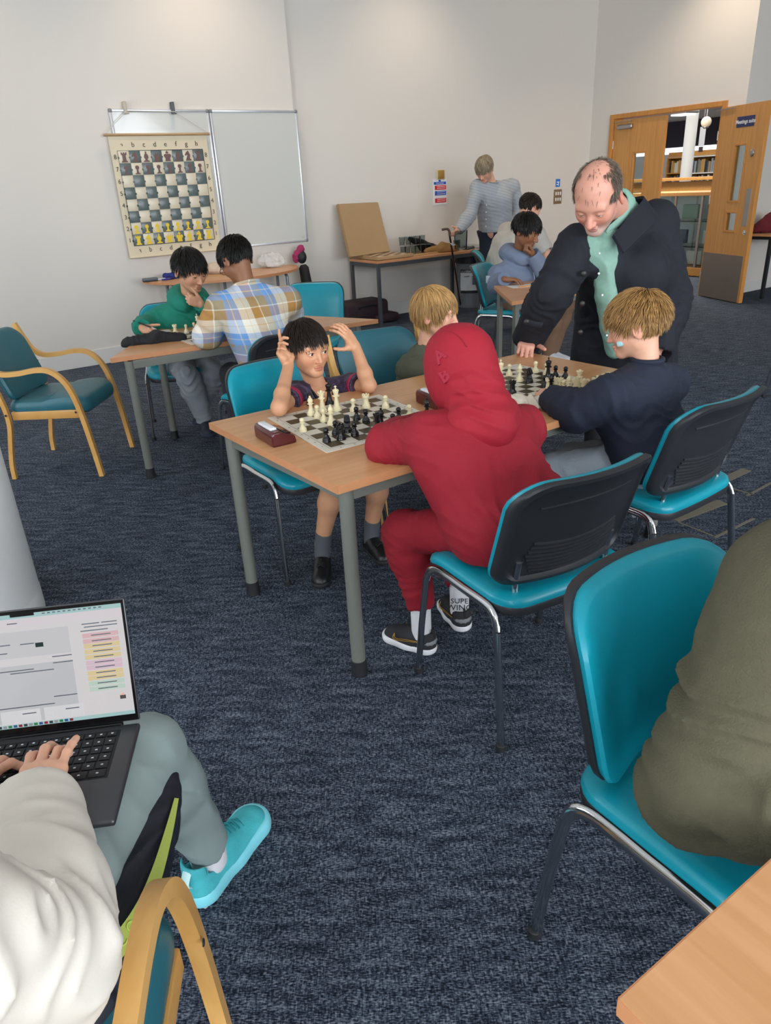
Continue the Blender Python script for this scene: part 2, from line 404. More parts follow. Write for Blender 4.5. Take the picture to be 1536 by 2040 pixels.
class Person:
    def __init__(s, label, base, skin, name='person'):
        s.o = thing(name, label, 'person', base); s.base = np.asarray(base, float); s.skin = skin; s.parts = []
    def add(s, V, F, tint=None): s.parts.append((V, F, np.zeros((len(V), 3)) if tint is None else tint))
    def flesh(s, prims, h, **k): V, F = volume(prims, h, **k); s.add(V, F)
    def cloth(s, name, prims, h, m, inf=0, disp=None, parent=None):
        V, F = volume(prims, h, inf, disp); return np_mesh(name, V, F, m, parent or s.o, loc=s.base)
    def mb(s, name, b, m, parent=None, smooth=True):
        b.v = [tuple(np.asarray(v)-s.base) for v in b.v]; return b.build(name, m, parent or s.o, smooth)
    def finish(s):
        V, F = join([(a, b) for a, b, c in s.parts]); s.body = np_mesh('body', V, F, s.skin, s.o, np.concatenate([c for a, b, c in s.parts]), loc=s.base); return s
    # ---- head
    def head(s, c, fwd, nb, up=(0, 0, 1), sc=1., kid=1, rn=.046, stub=0, h=.0021, gaze=None, iris='3a2415', brow='2a1c14', eyes=True, lid=1.):
        R = frame(fwd, up); s.hR, s.hc, s.hs = R, np.asarray(c, float), sc
        V, F, T = head_local(kid, (R.T@(np.asarray(nb)-c))/sc, rn, h, lid); T[:, 2] *= stub; s.add((V*sc)@R.T+c, F, T)
        if not eyes: return
        g = R.T@unit(gaze) if gaze is not None else V3(0, 1, -.08); g = unit(g)
        if g[1] < .75: g = unit(V3(g[0]*.7, 1, g[2]*.7))
        for sd in (-1, 1):
            b = MB(); Rg = frame(g, (0, 0, 1)); seg, rings = 20, 16; vs = []; r = .0126
            for i in range(rings+1):
                ph = math.pi*i/rings
                for k in range(seg):
                    th = 2*math.pi*k/seg; vs.append(R@((Rg@V3(math.sin(ph)*math.cos(th), math.cos(ph), math.sin(ph)*math.sin(th))*r+V3(sd*.0315, .0745, -.002))*sc)+c)
            fs = []; 
            for i in range(rings):
                for k in range(seg): fs.append(((i*seg+k, (i+1)*seg+k, (i+1)*seg+(k+1) % seg, i*seg+(k+1) % seg), 2 if i < 1 else 1 if i < 3 else 0))
            for m_ in (0, 1, 2): b.add(vs, [f for f, q in fs if q == m_], m_)
            s.mb('eye', b, [mat('eye_white', 'e6e0da', .2, coat=.5), mat('iris_'+iris, iris, .2, coat=.8), mat('pupil', '060505', .1, coat=1)])
            bb = MB(); pts = [R@(V3(sd*x, y, z)*sc)+c for x, y, z in ((.014, .0895, .0155), (.024, .0885, .0195), (.036, .083, .0205), (.047, .073, .0155))]
            bb.tube(spline(pts, 4), [.0014]+[.0036]*11+[.0012], seg=6, ry=[.0010]+[.0020]*11+[.0008], up=R[:, 2]); s.mb('eyebrow', bb, mat('brow_'+brow, brow, .8))
            lb = MB(); pts = [R@(V3(sd*x, y, z)*sc)+c for x, y, z in ((.0195, .0845, -.0005-.004*(1-lid)), (.026, .0882, .0034-.007*(1-lid)), (.0325, .0890, .0040-.008*(1-lid)), (.039, .0865, .0030-.007*(1-lid)), (.0445, .0815, -.0012-.003*(1-lid)))]
            lb.tube(spline(pts, 4), .0009, seg=5, up=R[:, 2]); s.mb('eyelashes', lb, mat('brow_'+brow, brow, .8))
    def hair(s, m, n=1600, L=.06, whorl=(.012, -.055, .10), grav=.35, width=.0024, seed=1, line=None, lift=.10, jit=.35, clump=.5, sparse=None, cap=True, capm=None, Lf=None, part=None):
        rng = np.random.RandomState(seed); line = line or ([-.12, -.06, -.032, -.012, .018, .05, .095], [-.062, -.058, -.026, .022, .010, .036, .056])
        def mask(p): return p[:, 2]-np.interp(p[:, 1], *line)
        nr = 60; q = rng.normal(size=(n*6, 3)); q /= np.linalg.norm(q, axis=1)[:, None]; p = HC+q*HR; p = p[mask(p) > 0]
        if sparse is not None: p = p[rng.rand(len(p)) < sparse(p)]
        p = p[:n]; n = len(p)
        def ivec(x): return (x-HC)/(HR*HR)
        w = np.asarray(whorl); nn = ivec(p); nn /= np.linalg.norm(nn, axis=1)[:, None]
        t = p-w
        if part is not None: t = t*np.asarray(part)
        t -= nn*(t*nn).sum(1)[:, None]; t /= np.linalg.norm(t, axis=1)[:, None]+1e-6
        sidev = np.cross(nn, t); t = t+sidev*(vnoise(p, 60.)[:, None]*clump+rng.normal(size=(n, 1))*jit*.4)+nn*lift*2
        t /= np.linalg.norm(t, axis=1)[:, None]; Ls = L*(.75+.5*rng.rand(n))
        if Lf is not None: Ls = Ls*Lf(p)
        m_ = 6; pts = [p]; off = .012+.035*rng.rand(n)
        for i in range(m_):
            q = pts[-1]+t*(Ls/m_)[:, None]; k0 = np.linalg.norm((q-HC)/HR, axis=1); tgt = 1+off*min(1, (i+1)/2)+lift*.5*(i+1)/m_
            k = np.where(k0 < tgt, tgt/k0, 1); q = HC+(q-HC)*k[:, None]; t = q-pts[-1]; t /= np.linalg.norm(t, axis=1)[:, None]+1e-6
            gl = s.hR.T@V3(0, 0, -1); t = t+gl*grav*.5; t /= np.linalg.norm(t, axis=1)[:, None]; pts.append(q)
        A = np.stack(pts, 1); T = np.gradient(A, axis=1); T /= np.linalg.norm(T, axis=2, keepdims=True)+1e-9
        Nn = (A-HC)/(HR*HR); B = np.cross(T, Nn); B /= np.linalg.norm(B, axis=2, keepdims=True)+1e-9; Nn = np.cross(B, T)
        wv = (width*np.array([.8, 1, 1, .95, .8, .5, .12]))[None, :, None]*(.7+.6*rng.rand(n))[:, None, None]
        ring = np.stack([A+B*wv, A+Nn*wv*.7, A-B*wv], 2); V = ring.reshape(-1, 3)*s.hs@s.hR.T+s.hc
        base = np.arange(n)[:, None, None]*((m_+1)*3)+np.arange(m_)[None, :, None]*3; F = []
        for k in range(3): F.append(np.stack([base[..., 0]+k, base[..., 0]+(k+1) % 3, base[..., 0]+3+(k+1) % 3, base[..., 0]+3+k], -1).reshape(-1, 4))
        F = np.concatenate(F)
        parts = [(V, F)]
        if cap:
            th = np.linspace(0, 2*np.pi, 49)[:-1]; ph = np.linspace(.001, np.pi*.86, 40); g = np.stack([np.outer(np.sin(ph), np.cos(th)), np.outer(np.sin(ph), np.sin(th)), np.outer(np.cos(ph), np.ones(48))], -1).reshape(-1, 3)
            P_ = HC+g*HR*1.018; ok = mask(P_) > .004
            if sparse is not None: ok &= sparse(P_) > .6
            i, j = np.meshgrid(np.arange(39), np.arange(48), indexing='ij'); Fc = np.stack([i*48+j, i*48+(j+1) % 48, (i+1)*48+(j+1) % 48, (i+1)*48+j], -1).reshape(-1, 4); Fc = Fc[ok[Fc].all(1)]
            parts.append((P_*s.hs@s.hR.T+s.hc, Fc))
        V, F = join(parts); tv = np.repeat(np.clip(rng.rand(n)*.8+.2*vnoise(p, 45.)+.1, 0, 1), (m_+1)*3); tv = tv*np.tile(np.repeat(np.linspace(.75, 1.1, m_+1), 3), n); tv = np.concatenate([tv, np.full(len(V)-len(tv), .25)])
        return np_mesh('hair', V, F, m, s.o, np.stack([tv]*3, 1), loc=s.base)
def hair_mat(name, c1, c2, rough=.45):
    if name in MATS: return MATS[name]
    m = mat(name, c1, rough, spec=.35); nd, lk = nt(m); b = nd['Principled BSDF']; n = nd.new('ShaderNodeAttribute'); n.attribute_name = 'tint'
    r = ramp(nd, [(.1, c2), (.8, c1)]); lk.new(n.outputs['Fac'], r.inputs[0]); lk.new(r.outputs[0], b.inputs['Base Color']); return m
def hand(wr, d, palm, th, curl, s=1., thumb=(.75, .55, .25), spread=1., tcurl=.35, aux=None):
    """prims of a hand: wr wrist, d direction to knuckles, palm = palmar normal, th = towards the thumb; curl = 4 x (mcp, pip, dip) radians"""
    d = unit(d); th = unit(np.asarray(th)-d*(np.asarray(th)@d)); palm_ = np.cross(d, th); palm_ = palm_ if palm_@np.asarray(palm) > 0 else -palm_
    P = []; base = []
    for i, (o, l) in enumerate(((.026, .088), (.008, .092), (-.010, .088), (-.026, .080))):
        kn = wr+(d*l+th*o)*s; base.append(kn); P.append(cone(wr+(d*.012+th*o*.55)*s, kn-palm_*.0*s, .0155*s, .0115*s, k=.012*s))
    P.append(ell(wr+(d*.045+th*.018+palm_*.010)*s, (.018*s, .018*s, .018*s), k=.015*s)); P.append(ell(wr+(d*.045-th*.016+palm_*.008)*s, (.016*s, .016*s, .016*s), k=.015*s))
    for i, (kn, Ls) in enumerate(zip(base, ((.040, .025, .021), (.044, .028, .022), (.041, .026, .022), (.032, .020, .019)))):
        a = 0; p = kn; sp = (.10, .02, -.06, -.16)[i]*spread; f0 = unit(d+th*sp); r = (.0088, .0090, .0086, .0076)[i]*s
        for q, (l, c) in enumerate(zip(Ls, curl[i])):
            a += c; v = f0*math.cos(a)+palm_*math.sin(a); e = p+v*l*s; P.append(cone(p, e, r, r*.93, k=.004*s)); p = e; r *= .93
    tb = wr+(d*.022+th*.024+palm_*.008)*s; a = unit(th*thumb[0]+d*thumb[1]+palm_*thumb[2]); e1 = tb+a*.040*s; a2 = unit(a+d*tcurl+palm_*tcurl*.3); e2 = e1+a2*.030*s; a3 = unit(a2+d*tcurl*.5); e3 = e2+a3*.024*s
    P += [cone(wr+(d*.012+th*.012)*s, tb+a*.012*s, .014*s, .014*s, k=.014*s), cone(tb, e1, .0135*s, .0105*s, k=.010*s), cone(e1, e2, .0102*s, .0092*s, k=.004*s), cone(e2, e3, .0092*s, .0078*s, k=.004*s)]
    return P
def torso(pel, che, nb, right, wc, wh, dep, shL, shR, rs=.045):
    right = unit(right); P = []; dh = dep*1.02
    for sg in (-1, 1):
        P += [cone(che+right*sg*(wc/2-dep/2), pel+right*sg*(wh/2-dh/2), dep/2, dh/2, k=.07)]
    P += [cone(che, pel, dep*.5, dep*.5, k=.06)]
    for sh in (shL, shR): P += [cone(nb-V3(0, 0, .035), sh, rs*1.05, rs, k=.06), cone(sh, che+(sh-che)*.45, rs, dep*.42, k=.06)]
    return P
def arm(sh, el, wr, r=(.046, .038, .027), k=.02): m = sh+(el-sh)*.5; f = el+(wr-el)*.3; return [cone(sh, m, r[0], r[0]*.93, k), cone(m, el, r[0]*.93, r[1], k), cone(el, f, r[1], r[1]*1.0, k), cone(f, wr, r[1], r[2], k)]
def leg(hp, kn, an, r=(.075, .052, .036), k=.03): c = kn+(an-kn)*.3; return [cone(hp, kn, r[0], r[1], k), cone(kn, c, r[1], r[1]*.98, k), cone(c, an, r[1]*.98, r[2], k)]
def shoe(per, heel, toe, w, upper, sole, hgt=.07, sole_t=.024, open_r=.034, ankle=None, roll=None, name='shoe', laces=None):
    """heel and toe are floor points; the upper is closed around the ankle"""
    heel, toe = np.asarray(heel, float), np.asarray(toe, float); up = V3(0, 0, 1) if roll is None else unit(roll); y = unit(toe-heel); x = unit(np.cross(y, up)); z = np.cross(x, y); R = np.stack([x, y, z], 1); L = np.linalg.norm(toe-heel)
    def W(V): return V@R.T+heel
    r = w/2; sp = [cone((0, r*.85, .02), (0, L*.5, .02), r*.85, r*.86, k=.02), cone((0, L*.5, .02), (.003, L-r, .02), r*.9, r*.98, k=.02), cut((0, 0, .001), (0, 0, -1), k=.006), cut((0, 0, sole_t), (0, 0, 1), k=.008)]
    V, F = volume(sp, .0035, inf=.002); so = np_mesh('sole', W(V), F, sole, per.o, loc=per.base)
    ut = [cone((0, r*.85, .03), (0, L*.5, .03), r*.80, r*.82, k=.02), cone((0, L*.45, .026), (.003, L-r*1.05, .018), r*.85, r*.92, k=.02), cone((0, r*.95, hgt), (0, L*.40, hgt*.78), r*.60, r*.58, k=.035), cone((0, L*.38, hgt*.75), (0, L*.68, .042), r*.52, r*.5, k=.03), cone((0, r*.75, hgt*.5), (0, r*.78, hgt+.012), r*.66, r*.60, k=.02),
          cut((0, 0, sole_t-.006), (0, 0, -1)), cut((0, 0, hgt+.008), (0, -.2, 1), k=.006)]
    ut.append(cone((0, r*1.02, hgt-.01), (0, r*1.05, hgt+.06), open_r*.9, open_r*.95, op='s', k=.004))
    V, F = volume(ut, .0035); u = np_mesh(name, W(V), F, upper, per.o, loc=per.base); so.parent = u
    if laces is not None:
        for i in range(5):
            t = i/4; yy = L*(.44+.22*t); zz = hgt*.95-(hgt*.95-.066)*t+.012; b = MB().tube([W(V3(-r*.42, yy, zz-.008)), W(V3(0, yy+.004, zz+.004)), W(V3(r*.42, yy, zz-.008))], .0032, seg=6); per.mb('lace', b, laces, u)
    return u
def hood_ring(nb, rt, fw, R=.085, r=.036, back=.03):
    """soft hood lying around the neck"""
    P = []; pts = []
    for a in np.linspace(-2.45, 2.45, 13): pts.append((nb-fw*(math.cos(a)*(R+back*(math.cos(a) > 0)*math.cos(a)))+rt*math.sin(a)*R*1.12+Z*(.030*math.cos(a)), r*(1.0+.35*max(0, math.cos(a)))))
    for i in range(12): P.append(cone(pts[i][0], pts[i+1][0], pts[i][1], pts[i+1][1], k=.02))
    return P
def fabric(name, col, rough=.85, var=.10, vs=25, bump=.25, bs=380, sheen=0): return mat(name, col, rough, bump=bump, bscale=bs, var=var, vscale=vs, sheen=sheen)
# ------------------------------------------------------------------ the room
RW = rotz(ANG)
def wall_material():
    m = mat('painted_plaster', 'D8D2C9', .62, bump=.05, bscale=120, var=.02, vscale=.8); return m
WALL = wall_material(); SKIRT = mat('skirting_paint', 'D6D4CF', .45); CEIL = mat('ceiling_white', 'E6E4DF', .8)
def carpet():
    m = mat('carpet_weave', '2b3240', .95, spec=.1); nd, lk = nt(m); b = nd['Principled BSDF']
    def nz(scale, rot, s, det=2):
        mp = mapping(nd, lk, 'Object', scale, (0, 0, rot)); n = nd.new('ShaderNodeTexNoise'); n.inputs['Scale'].default_value = s; n.inputs['Detail'].default_value = det
        lk.new(mp.outputs[0], n.inputs['Vector']); return n
    a = nz((40, 150, 1), ANG+.30, 2.2); c = nz((140, 30, 1), ANG+.30, 1.6); e = nz((1, 1, 1), 0, 230, 1); g = nz((1, 1, 1), 0, .55, 3); h = nz((9, 45, 1), ANG+.3, 1.0)
    def math_(op, x, y):
        q = nd.new('ShaderNodeMath'); q.operation = op
        for i, v in enumerate((x, y)):
            if isinstance(v, (int, float)): q.inputs[i].default_value = v
            else: lk.new(v, q.inputs[i])
        return q.outputs[0]
    t = math_('ADD', math_('MULTIPLY', a.outputs[0], .46), math_('MULTIPLY', c.outputs[0], .24))
    t = math_('ADD', t, math_('MULTIPLY', e.outputs[0], .18)); t = math_('ADD', t, math_('MULTIPLY', h.outputs[0], .20))
    r = ramp(nd, [(.425, '161a23'), (.50, '2a323f'), (.565, '505b6a'), (.65, '8a929d')]); lk.new(t, r.inputs[0])
    hs = nd.new('ShaderNodeMix'); hs.data_type = 'RGBA'; hs.blend_type = 'MULTIPLY'; hs.inputs[0].default_value = 1
    r2 = ramp(nd, [(.3, 'd8d4d4'), (.7, 'ffffff')]); lk.new(g.outputs[0], r2.inputs[0])
    lk.new(r.outputs[0], hs.inputs[6]); lk.new(r2.outputs[0], hs.inputs[7]); lk.new(hs.outputs[2], b.inputs['Base Color'])
    bp = nd.new('ShaderNodeBump'); bp.inputs['Strength'].default_value = .6; bp.inputs['Distance'].default_value = .004
    lk.new(t, bp.inputs['Height']); lk.new(bp.outputs[0], b.inputs['Normal']); return m
fl = struct(MB().box(un(6.5, 4, -.05), (24, 20, .1), R=RW), 'floor', carpet())
def wbox(u0, u1, n0, n1, z0, z1): return (un((u0+u1)/2, (n0+n1)/2, (z0+z1)/2), (u1-u0, n1-n0, z1-z0))
def wb(mb, u0, u1, n0, n1, z0, z1, bevel=0, mi=0):
    c, s = wbox(u0, u1, n0, n1, z0, z1); return mb.box(c, s, bevel, RW, mi)
U_STEP = 4.09
struct(wb(MB(), U_LEFT, U_STEP, 7.66, 8.0, 0, ROOM_H), 'wall_back_left', WALL)
struct(wb(MB(), U_STEP, U_DOOR+.16, N_BACK, 8.0, 0, ROOM_H), 'wall_back', WALL)
N_END = N_BACK-2.27
FT, FB = 2.215, 2.215-.055
N_F0, N_F1 = N_BACK-.335, N_BACK-2.045     # outer sides of the door frame
mb = MB(); wb(mb, U_DOOR, U_DOOR+.16, N_F0, N_BACK, 0, ROOM_H); wb(mb, U_DOOR, U_DOOR+.16, N_END, N_F1, 0, ROOM_H); wb(mb, U_DOOR, U_DOOR+.16, N_F1, N_F0, FT, ROOM_H)
struct(mb, 'wall_door', WALL)
struct(wb(MB(), U_DOOR+.16, 14, N_END, N_END+.16, 0, ROOM_H), 'wall_return', WALL)
struct(wb(MB(), 14, 14.2, N_FRONT, N_END+.16, 0, ROOM_H), 'wall_right', WALL)
struct(wb(MB(), U_LEFT-.2, U_LEFT, N_FRONT, 8.0, 0, ROOM_H), 'wall_left', WALL)
struct(wb(MB(), U_LEFT-.2, 14.2, N_FRONT-.2, N_FRONT, 0, ROOM_H), 'wall_front', WALL)
struct(wb(MB(), U_LEFT-.2, 14.2, N_FRONT-.2, 8.0, ROOM_H, ROOM_H+.15), 'ceiling', CEIL)
struct(wb(MB(), U_LEFT, U_STEP+.012, 7.648, 7.66, 0, .15, .003), 'baseboard_back_left', SKIRT)
struct(wb(MB(), U_STEP+.012, U_DOOR, N_BACK-.012, N_BACK, 0, .15, .003), 'baseboard_back', SKIRT)
mb = MB(); wb(mb, U_DOOR-.012, U_DOOR, N_F0, N_BACK-.012, 0, .15, .003); wb(mb, U_DOOR-.012, U_DOOR, N_END, N_F1, 0, .15, .003)
struct(mb, 'baseboard_door', SKIRT)
struct(wb(MB(), U_DOOR, 14, N_END-.012, N_END, 0, .12, .003), 'baseboard_return', SKIRT)
PANE = mat('window_daylight_pane', 'eaf2ff', .1, emit=3.0); FRAME = mat('window_frame_white', 'E8E8E8', .4)
wi = 0
for u in (-2.6, -.4, 1.8, 4.0, 6.2):
    wi += 1; mb = MB()
    wb(mb, u-.83, u-.75, N_FRONT, N_FRONT+.05, .62, 3.68); wb(mb, u+.75, u+.83, N_FRONT, N_FRONT+.05, .62, 3.68); wb(mb, u-.75, u+.75, N_FRONT, N_FRONT+.05, .62, .70); wb(mb, u-.75, u+.75, N_FRONT, N_FRONT+.05, 3.60, 3.68)
    o = struct(mb, 'window_%d' % wi, FRAME); wb(MB(), u-.75, u+.75, N_FRONT+.005, N_FRONT+.012, .70, 3.60).build('pane', PANE, o, False)
for n in (-3.4, .2, 4.6):
    wi += 1; mb = MB()
    wb(mb, U_LEFT, U_LEFT+.05, n-.83, n-.75, .62, 3.68); wb(mb, U_LEFT, U_LEFT+.05, n+.75, n+.83, .62, 3.68); wb(mb, U_LEFT, U_LEFT+.05, n-.75, n+.75, .62, .70); wb(mb, U_LEFT, U_LEFT+.05, n-.75, n+.75, 3.60, 3.68)
    o = struct(mb, 'window_%d' % wi, FRAME); wb(MB(), U_LEFT+.005, U_LEFT+.012, n-.75, n+.75, .70, 3.60).build('pane', PANE, o, False)
# carpet inlay strips on the right
INL = mat('carpet_inlay', '6f6a5a', .95, bump=.8, bscale=350, var=.2, vscale=200)
for (a, b, w) in (((1418, 968), (1487, 936), .055), ((1342, 1036), (1440, 1000), .06), ((1424, 1071), (1502, 1033), .014), ((1425, 964), (1500, 985), .010), ((1350, 1040), (1420, 1068), .010), ((1488, 988), (1536, 962), .014)):
    p, q = atz(*a, 0), atz(*b, 0); d = q-p; L = np.linalg.norm(d); an = math.atan2(d[1], d[0])
    MB().box((p+q)/2+Z*.0005, (L, w, .003), R=rotz(an)).build('carpet_inlay', INL, fl, False)
# ------------------------------------------------------------------ column
COLM = mat('column_paint', 'DEDFDD', .45, bump=.03, bscale=30)
cc = np.array([-1.445, 2.61, 0])+np.array([-.30*math.cos(.48), -.30*math.sin(.48), 0])
cth = thing('round_column', 'white round structural column at the left edge behind the laptop', 'column', cc)
MB().lathe([(.30, .10), (.30, 4.19)], seg=48).build('shaft', COLM, cth); MB().lathe([(.302, .001), (.302, .09), (.30, .10)], seg=48).build('base_ring', COLM, cth)
# ------------------------------------------------------------------ doors
DOORW = wood('door_beech_veneer', 'CC9350', 'BC8243', .38, (16, 16, .9)); LIP = wood('door_lipping', 'C98A42', 'B87A38', .4, (16, 16, .9))
STEEL = mat('brushed_steel', 'a8a6a4', .38, 1, bump=.05, bscale=200); KICK = mat('kick_plate_bronze', '857970', .42, .55, var=.08, vscale=5); CHROME = mat('chrome', 'd8d8d8', .12, 1)
def glass(name='clear_glass', col='eef4f4', rough=.02):
    if name in MATS: return MATS[name]
    m = bpy.data.materials.new(name); m.use_nodes = True; MATS[name] = m; nd, lk = nt(m); nd.remove(nd['Principled BSDF'])
    t = nd.new('ShaderNodeBsdfTransparent'); g = nd.new('ShaderNodeBsdfGlossy'); g.inputs['Roughness'].default_value = rough; t.inputs[0].default_value = lin(col)
    fr = nd.new('ShaderNodeLayerWeight'); fr.inputs[0].default_value = .12; mx = nd.new('ShaderNodeMixShader')
    lk.new(fr.outputs[0], mx.inputs[0]); lk.new(t.outputs[0], mx.inputs[1]); lk.new(g.outputs[0], mx.inputs[2]); lk.new(mx.outputs[0], nd['Material Output'].inputs[0]); return m
GLASS = glass()
mb = MB()
wb(mb, U_DOOR-.02, U_DOOR+.17, N_F0-.06, N_F0, 0, FT, .004); wb(mb, U_DOOR-.02, U_DOOR+.17, N_F1, N_F1+.06, 0, FT, .004); wb(mb, U_DOOR-.02, U_DOOR+.17, N_F1+.06, N_F0-.06, FB, FT, .004)
struct(mb, 'trim_door_frame', LIP)
LW, LH, LT = .80, 2.14, .045
def door_leaf(name, loc, rz, hinge_sign):
    """local x runs from the hinge, local -y faces the room"""
    o = bpy.data.objects.new(name, None); COL.objects.link(o); o.location = loc; o.rotation_euler = (0, 0, rz); o['kind'] = 'structure'
    wx0, wx1 = .345, .545; z0, z1, z2, z3 = .80, 1.015, 1.13, 1.735
    mb = MB()
    def bx(x0, x1, za, zb): mb.box(((x0+x1)/2, 0, (za+zb)/2), (x1-x0, LT, zb-za))
    bx(0, wx0, .01, LH); bx(wx1, LW, .01, LH); bx(wx0, wx1, .01, z0); bx(wx0, wx1, z1, z2); bx(wx0, wx1, z3, LH)
    mb.build('door_panel', DOORW, o, False)
    MB().box((LW+.004, 0, LH/2+.005), (.008, LT, LH-.01), .001).build('edge_lipping', LIP, o, False)
    for za, zb in ((z0, z1), (z2, z3)):
        m2 = MB(); t = .022
        m2.box((wx0+t/2-.01, 0, (za+zb)/2), (t, LT+.014, zb-za+.03), .003); m2.box((wx1-t/2+.01, 0, (za+zb)/2), (t, LT+.014, zb-za+.03), .003)
        m2.box(((wx0+wx1)/2, 0, za), (wx1-wx0, LT+.014, t), .003); m2.box(((wx0+wx1)/2, 0, zb), (wx1-wx0, LT+.014, t), .003)
        fr = m2.build('vision_panel_bead', LIP, o, False); MB().box(((wx0+wx1)/2, 0, (za+zb)/2), (wx1-wx0, .006, zb-za)).build('pane', GLASS, fr, False)
    MB().box((LW/2-.01, -LT/2-.001, .275), (LW-.05, .003, .53), .001).build('kick_plate', KICK, o, False)
    return o
d1 = door_leaf('door_1', un(U_DOOR+.03, N_F0-.065), math.atan2(-N[1], -N[0]), 1)
H2 = np.array([4.232, 9.60, 0]); e2 = np.array([4.40, 8.79, 0])-H2
d2 = door_leaf('door_2', H2, math.atan2(e2[1], e2[0]), 1)
# fittings of the open leaf: push plate, lock, hold-open disc, room sign
fx = -LT/2
MB().box((.70, fx-.002, 1.07), (.085, .003, .40), .001).build('push_plate', STEEL, d2, False)
MB().lathe([(.026, 0), (.026, .006), (.012, .008), (.011, .022), (.0, .022)], c=(.725, fx, .80), R=[[1, 0, 0], [0, 0, -1], [0, 1, 0]]).build('lock_cylinder', CHROME, d2)
MB().lathe([(.032, 0), (.034, .006), (.028, .012), (0, .013)], c=(.655, fx, 1.64), seg=24, R=[[1, 0, 0], [0, 0, -1], [0, 1.25, 0]]).build('hold_open_disc', STEEL, d2)
SIGN = mat('sign_navy', '1d2a5c', .4); SIGNT = mat('sign_white_print', 'f2f2f2', .5)
sg = MB().box((.47, fx-.002, 1.965), (.30, .004, .11), .002).build('room_sign', SIGN, d2, False)
text('sign_lettering', 'Meetings suite', SIGNT, .058, (.47, fx-.0045, 1.965), (1, 0, 0), (0, 0, 1), sg, bold=.012)
def closer(parent, x, flip=1):
    o = MB().box((x, fx-.025, 2.055), (.25, .045, .06), .02, seg=3).build('door_closer', STEEL, parent)
    MB().box((x-.02, fx-.055, 2.115), (.30, .02, .008), .002).build('closer_arm', STEEL, o)
closer(d1, .19)
MB().box((.10, fx-.012, 2.12), (.34, .014, .01), .002).build('closer_arm', STEEL, d2)
for z in (.25, 1.15, 1.85):
    for d in (d1, d2): MB().lathe([(.007, -.05), (.007, .05)], c=(-.005, fx, z), seg=10).build('hinge', STEEL, d)
# ------------------------------------------------------------------ wall fittings
def on_wall(name, label, cat, u, n, z): return thing(name, label, cat, un(u, n, z), ANG)
PL = mat('whiteboard_enamel', 'CDCEC8', .13, coat=.2); ALU = mat('satin_aluminium', 'DADCE0', .35, .6); GREYP = mat('grey_plastic', '7d7f82', .5); DGREY = mat('dark_grey_plastic', '56585c', .5)
N_L = 7.66
for i, (u0, u1) in enumerate(((2.165, 3.133), (3.14, 4.115))):
    o = on_wall('whiteboard', ('left whiteboard mostly hidden by the hanging chess demonstration board', 'empty right-hand whiteboard with a silver frame on the back wall')[i], 'whiteboard', (u0+u1)/2, N_L-.012, .975)
    w = u1-u0; h = 1.295
    MB().box((0, -.004, h/2), (w-.03, .014, h-.03)).build('board_surface', PL, o, False)
    for x in (-w/2+.012, w/2-.012): MB().box((x, -.006, h/2), (.024, .026, h-.05), .006).build('frame_bar', ALU, o)
    for z in (.012, h-.012): MB().box((0, -.006, z), (w-.05, .026, .024), .006).build('frame_bar', ALU, o)
    for x in (-w/2+.014, w/2-.014):
        for z in (.014, h-.014): MB().box((x, -.007, z), (.034, .032, .034), .011, seg=3).build('frame_corner', GREYP, o)
    if i: text('corner_scribble', 'w', mat('faded_marker', 'b9b3a8', .6), .07, (w/2-.055, -.0115, .05), (1, 0, 0), (0, 0, 1), o)
# chess demonstration board
DB = mat('demo_vinyl_cream', 'D8CBAE', .55, bump=.25, bscale=9, var=.05, vscale=4); DSQ = mat('demo_square_dark', '5e6a69', .26, bump=.8, bscale=16, var=.3, vscale=14); DCR = mat('demo_square_cream', 'D6CCB4', .35, bump=.45, bscale=14)
PB = mat('demo_piece_brown', '6a4a44', .5, var=.15, vscale=30); PY = mat('demo_piece_yellow', 'E2C31C', .45, var=.1, vscale=30); INK = mat('black_ink', '2a2724', .6); GRN = mat('green_tab', '16422f', .5)
db = on_wall('chess_demonstration_board', 'hanging cream chess demonstration board with lettered ranks and flat pieces', 'demonstration board', 2.585, N_L-.055, .98)
w, h = .96, 1.075
def dwave(x, z): return .006*math.sin(z*7+x*2)+.012*(1-z/h)**2
mb = MB(); nx, nz = 12, 14
vs = [(x*w/nx-w/2, dwave(x*w/nx-w/2, z*h/nz)-.0, z*h/nz) for z in range(nz+1) for x in range(nx+1)]; vs += [(a, b+.003, c) for a, b, c in vs]; k = (nx+1)*(nz+1)
fs = [(z*(nx+1)+x, z*(nx+1)+x+1, (z+1)*(nx+1)+x+1, (z+1)*(nx+1)+x) for z in range(nz) for x in range(nx)]; fs += [tuple(i+k for i in f[::-1]) for f in fs]
mb.add(vs, fs).build('board_sheet', DB, db)
MB().tube([(-w/2-.035, .0, h), (w/2+.035, .0, h)], .012).build('hanging_rod', wood('rod_wood', 'b99a72', 'a78660'), db); MB().tube([(-w/2, .004, .0), (w/2, .004, .0)], .010).build('bottom_rod', DB, db)
CORD = mat('white_cord', 'cfccc4', .7)
MB().tube([(-w/2-.02, -.012, h+.01), (-.27, -.02, h+.195), (.185, -.02, h+.19), (w/2+.02, -.012, h+.01)], .003, seg=6).build('hanging_cord', CORD, db)
for x, m_ in ((-.27, mat('clip_beige', 'b9b2a0', .5)), (.185, DGREY)): MB().box((x, .022, h+.225), (.03, .05, .10), .004).box((x, -.01, h+.18), (.045, .02, .02), .004).build('hanging_clip', m_, db)
sq = .1045; x0, z0 = -4*sq+.0, .105
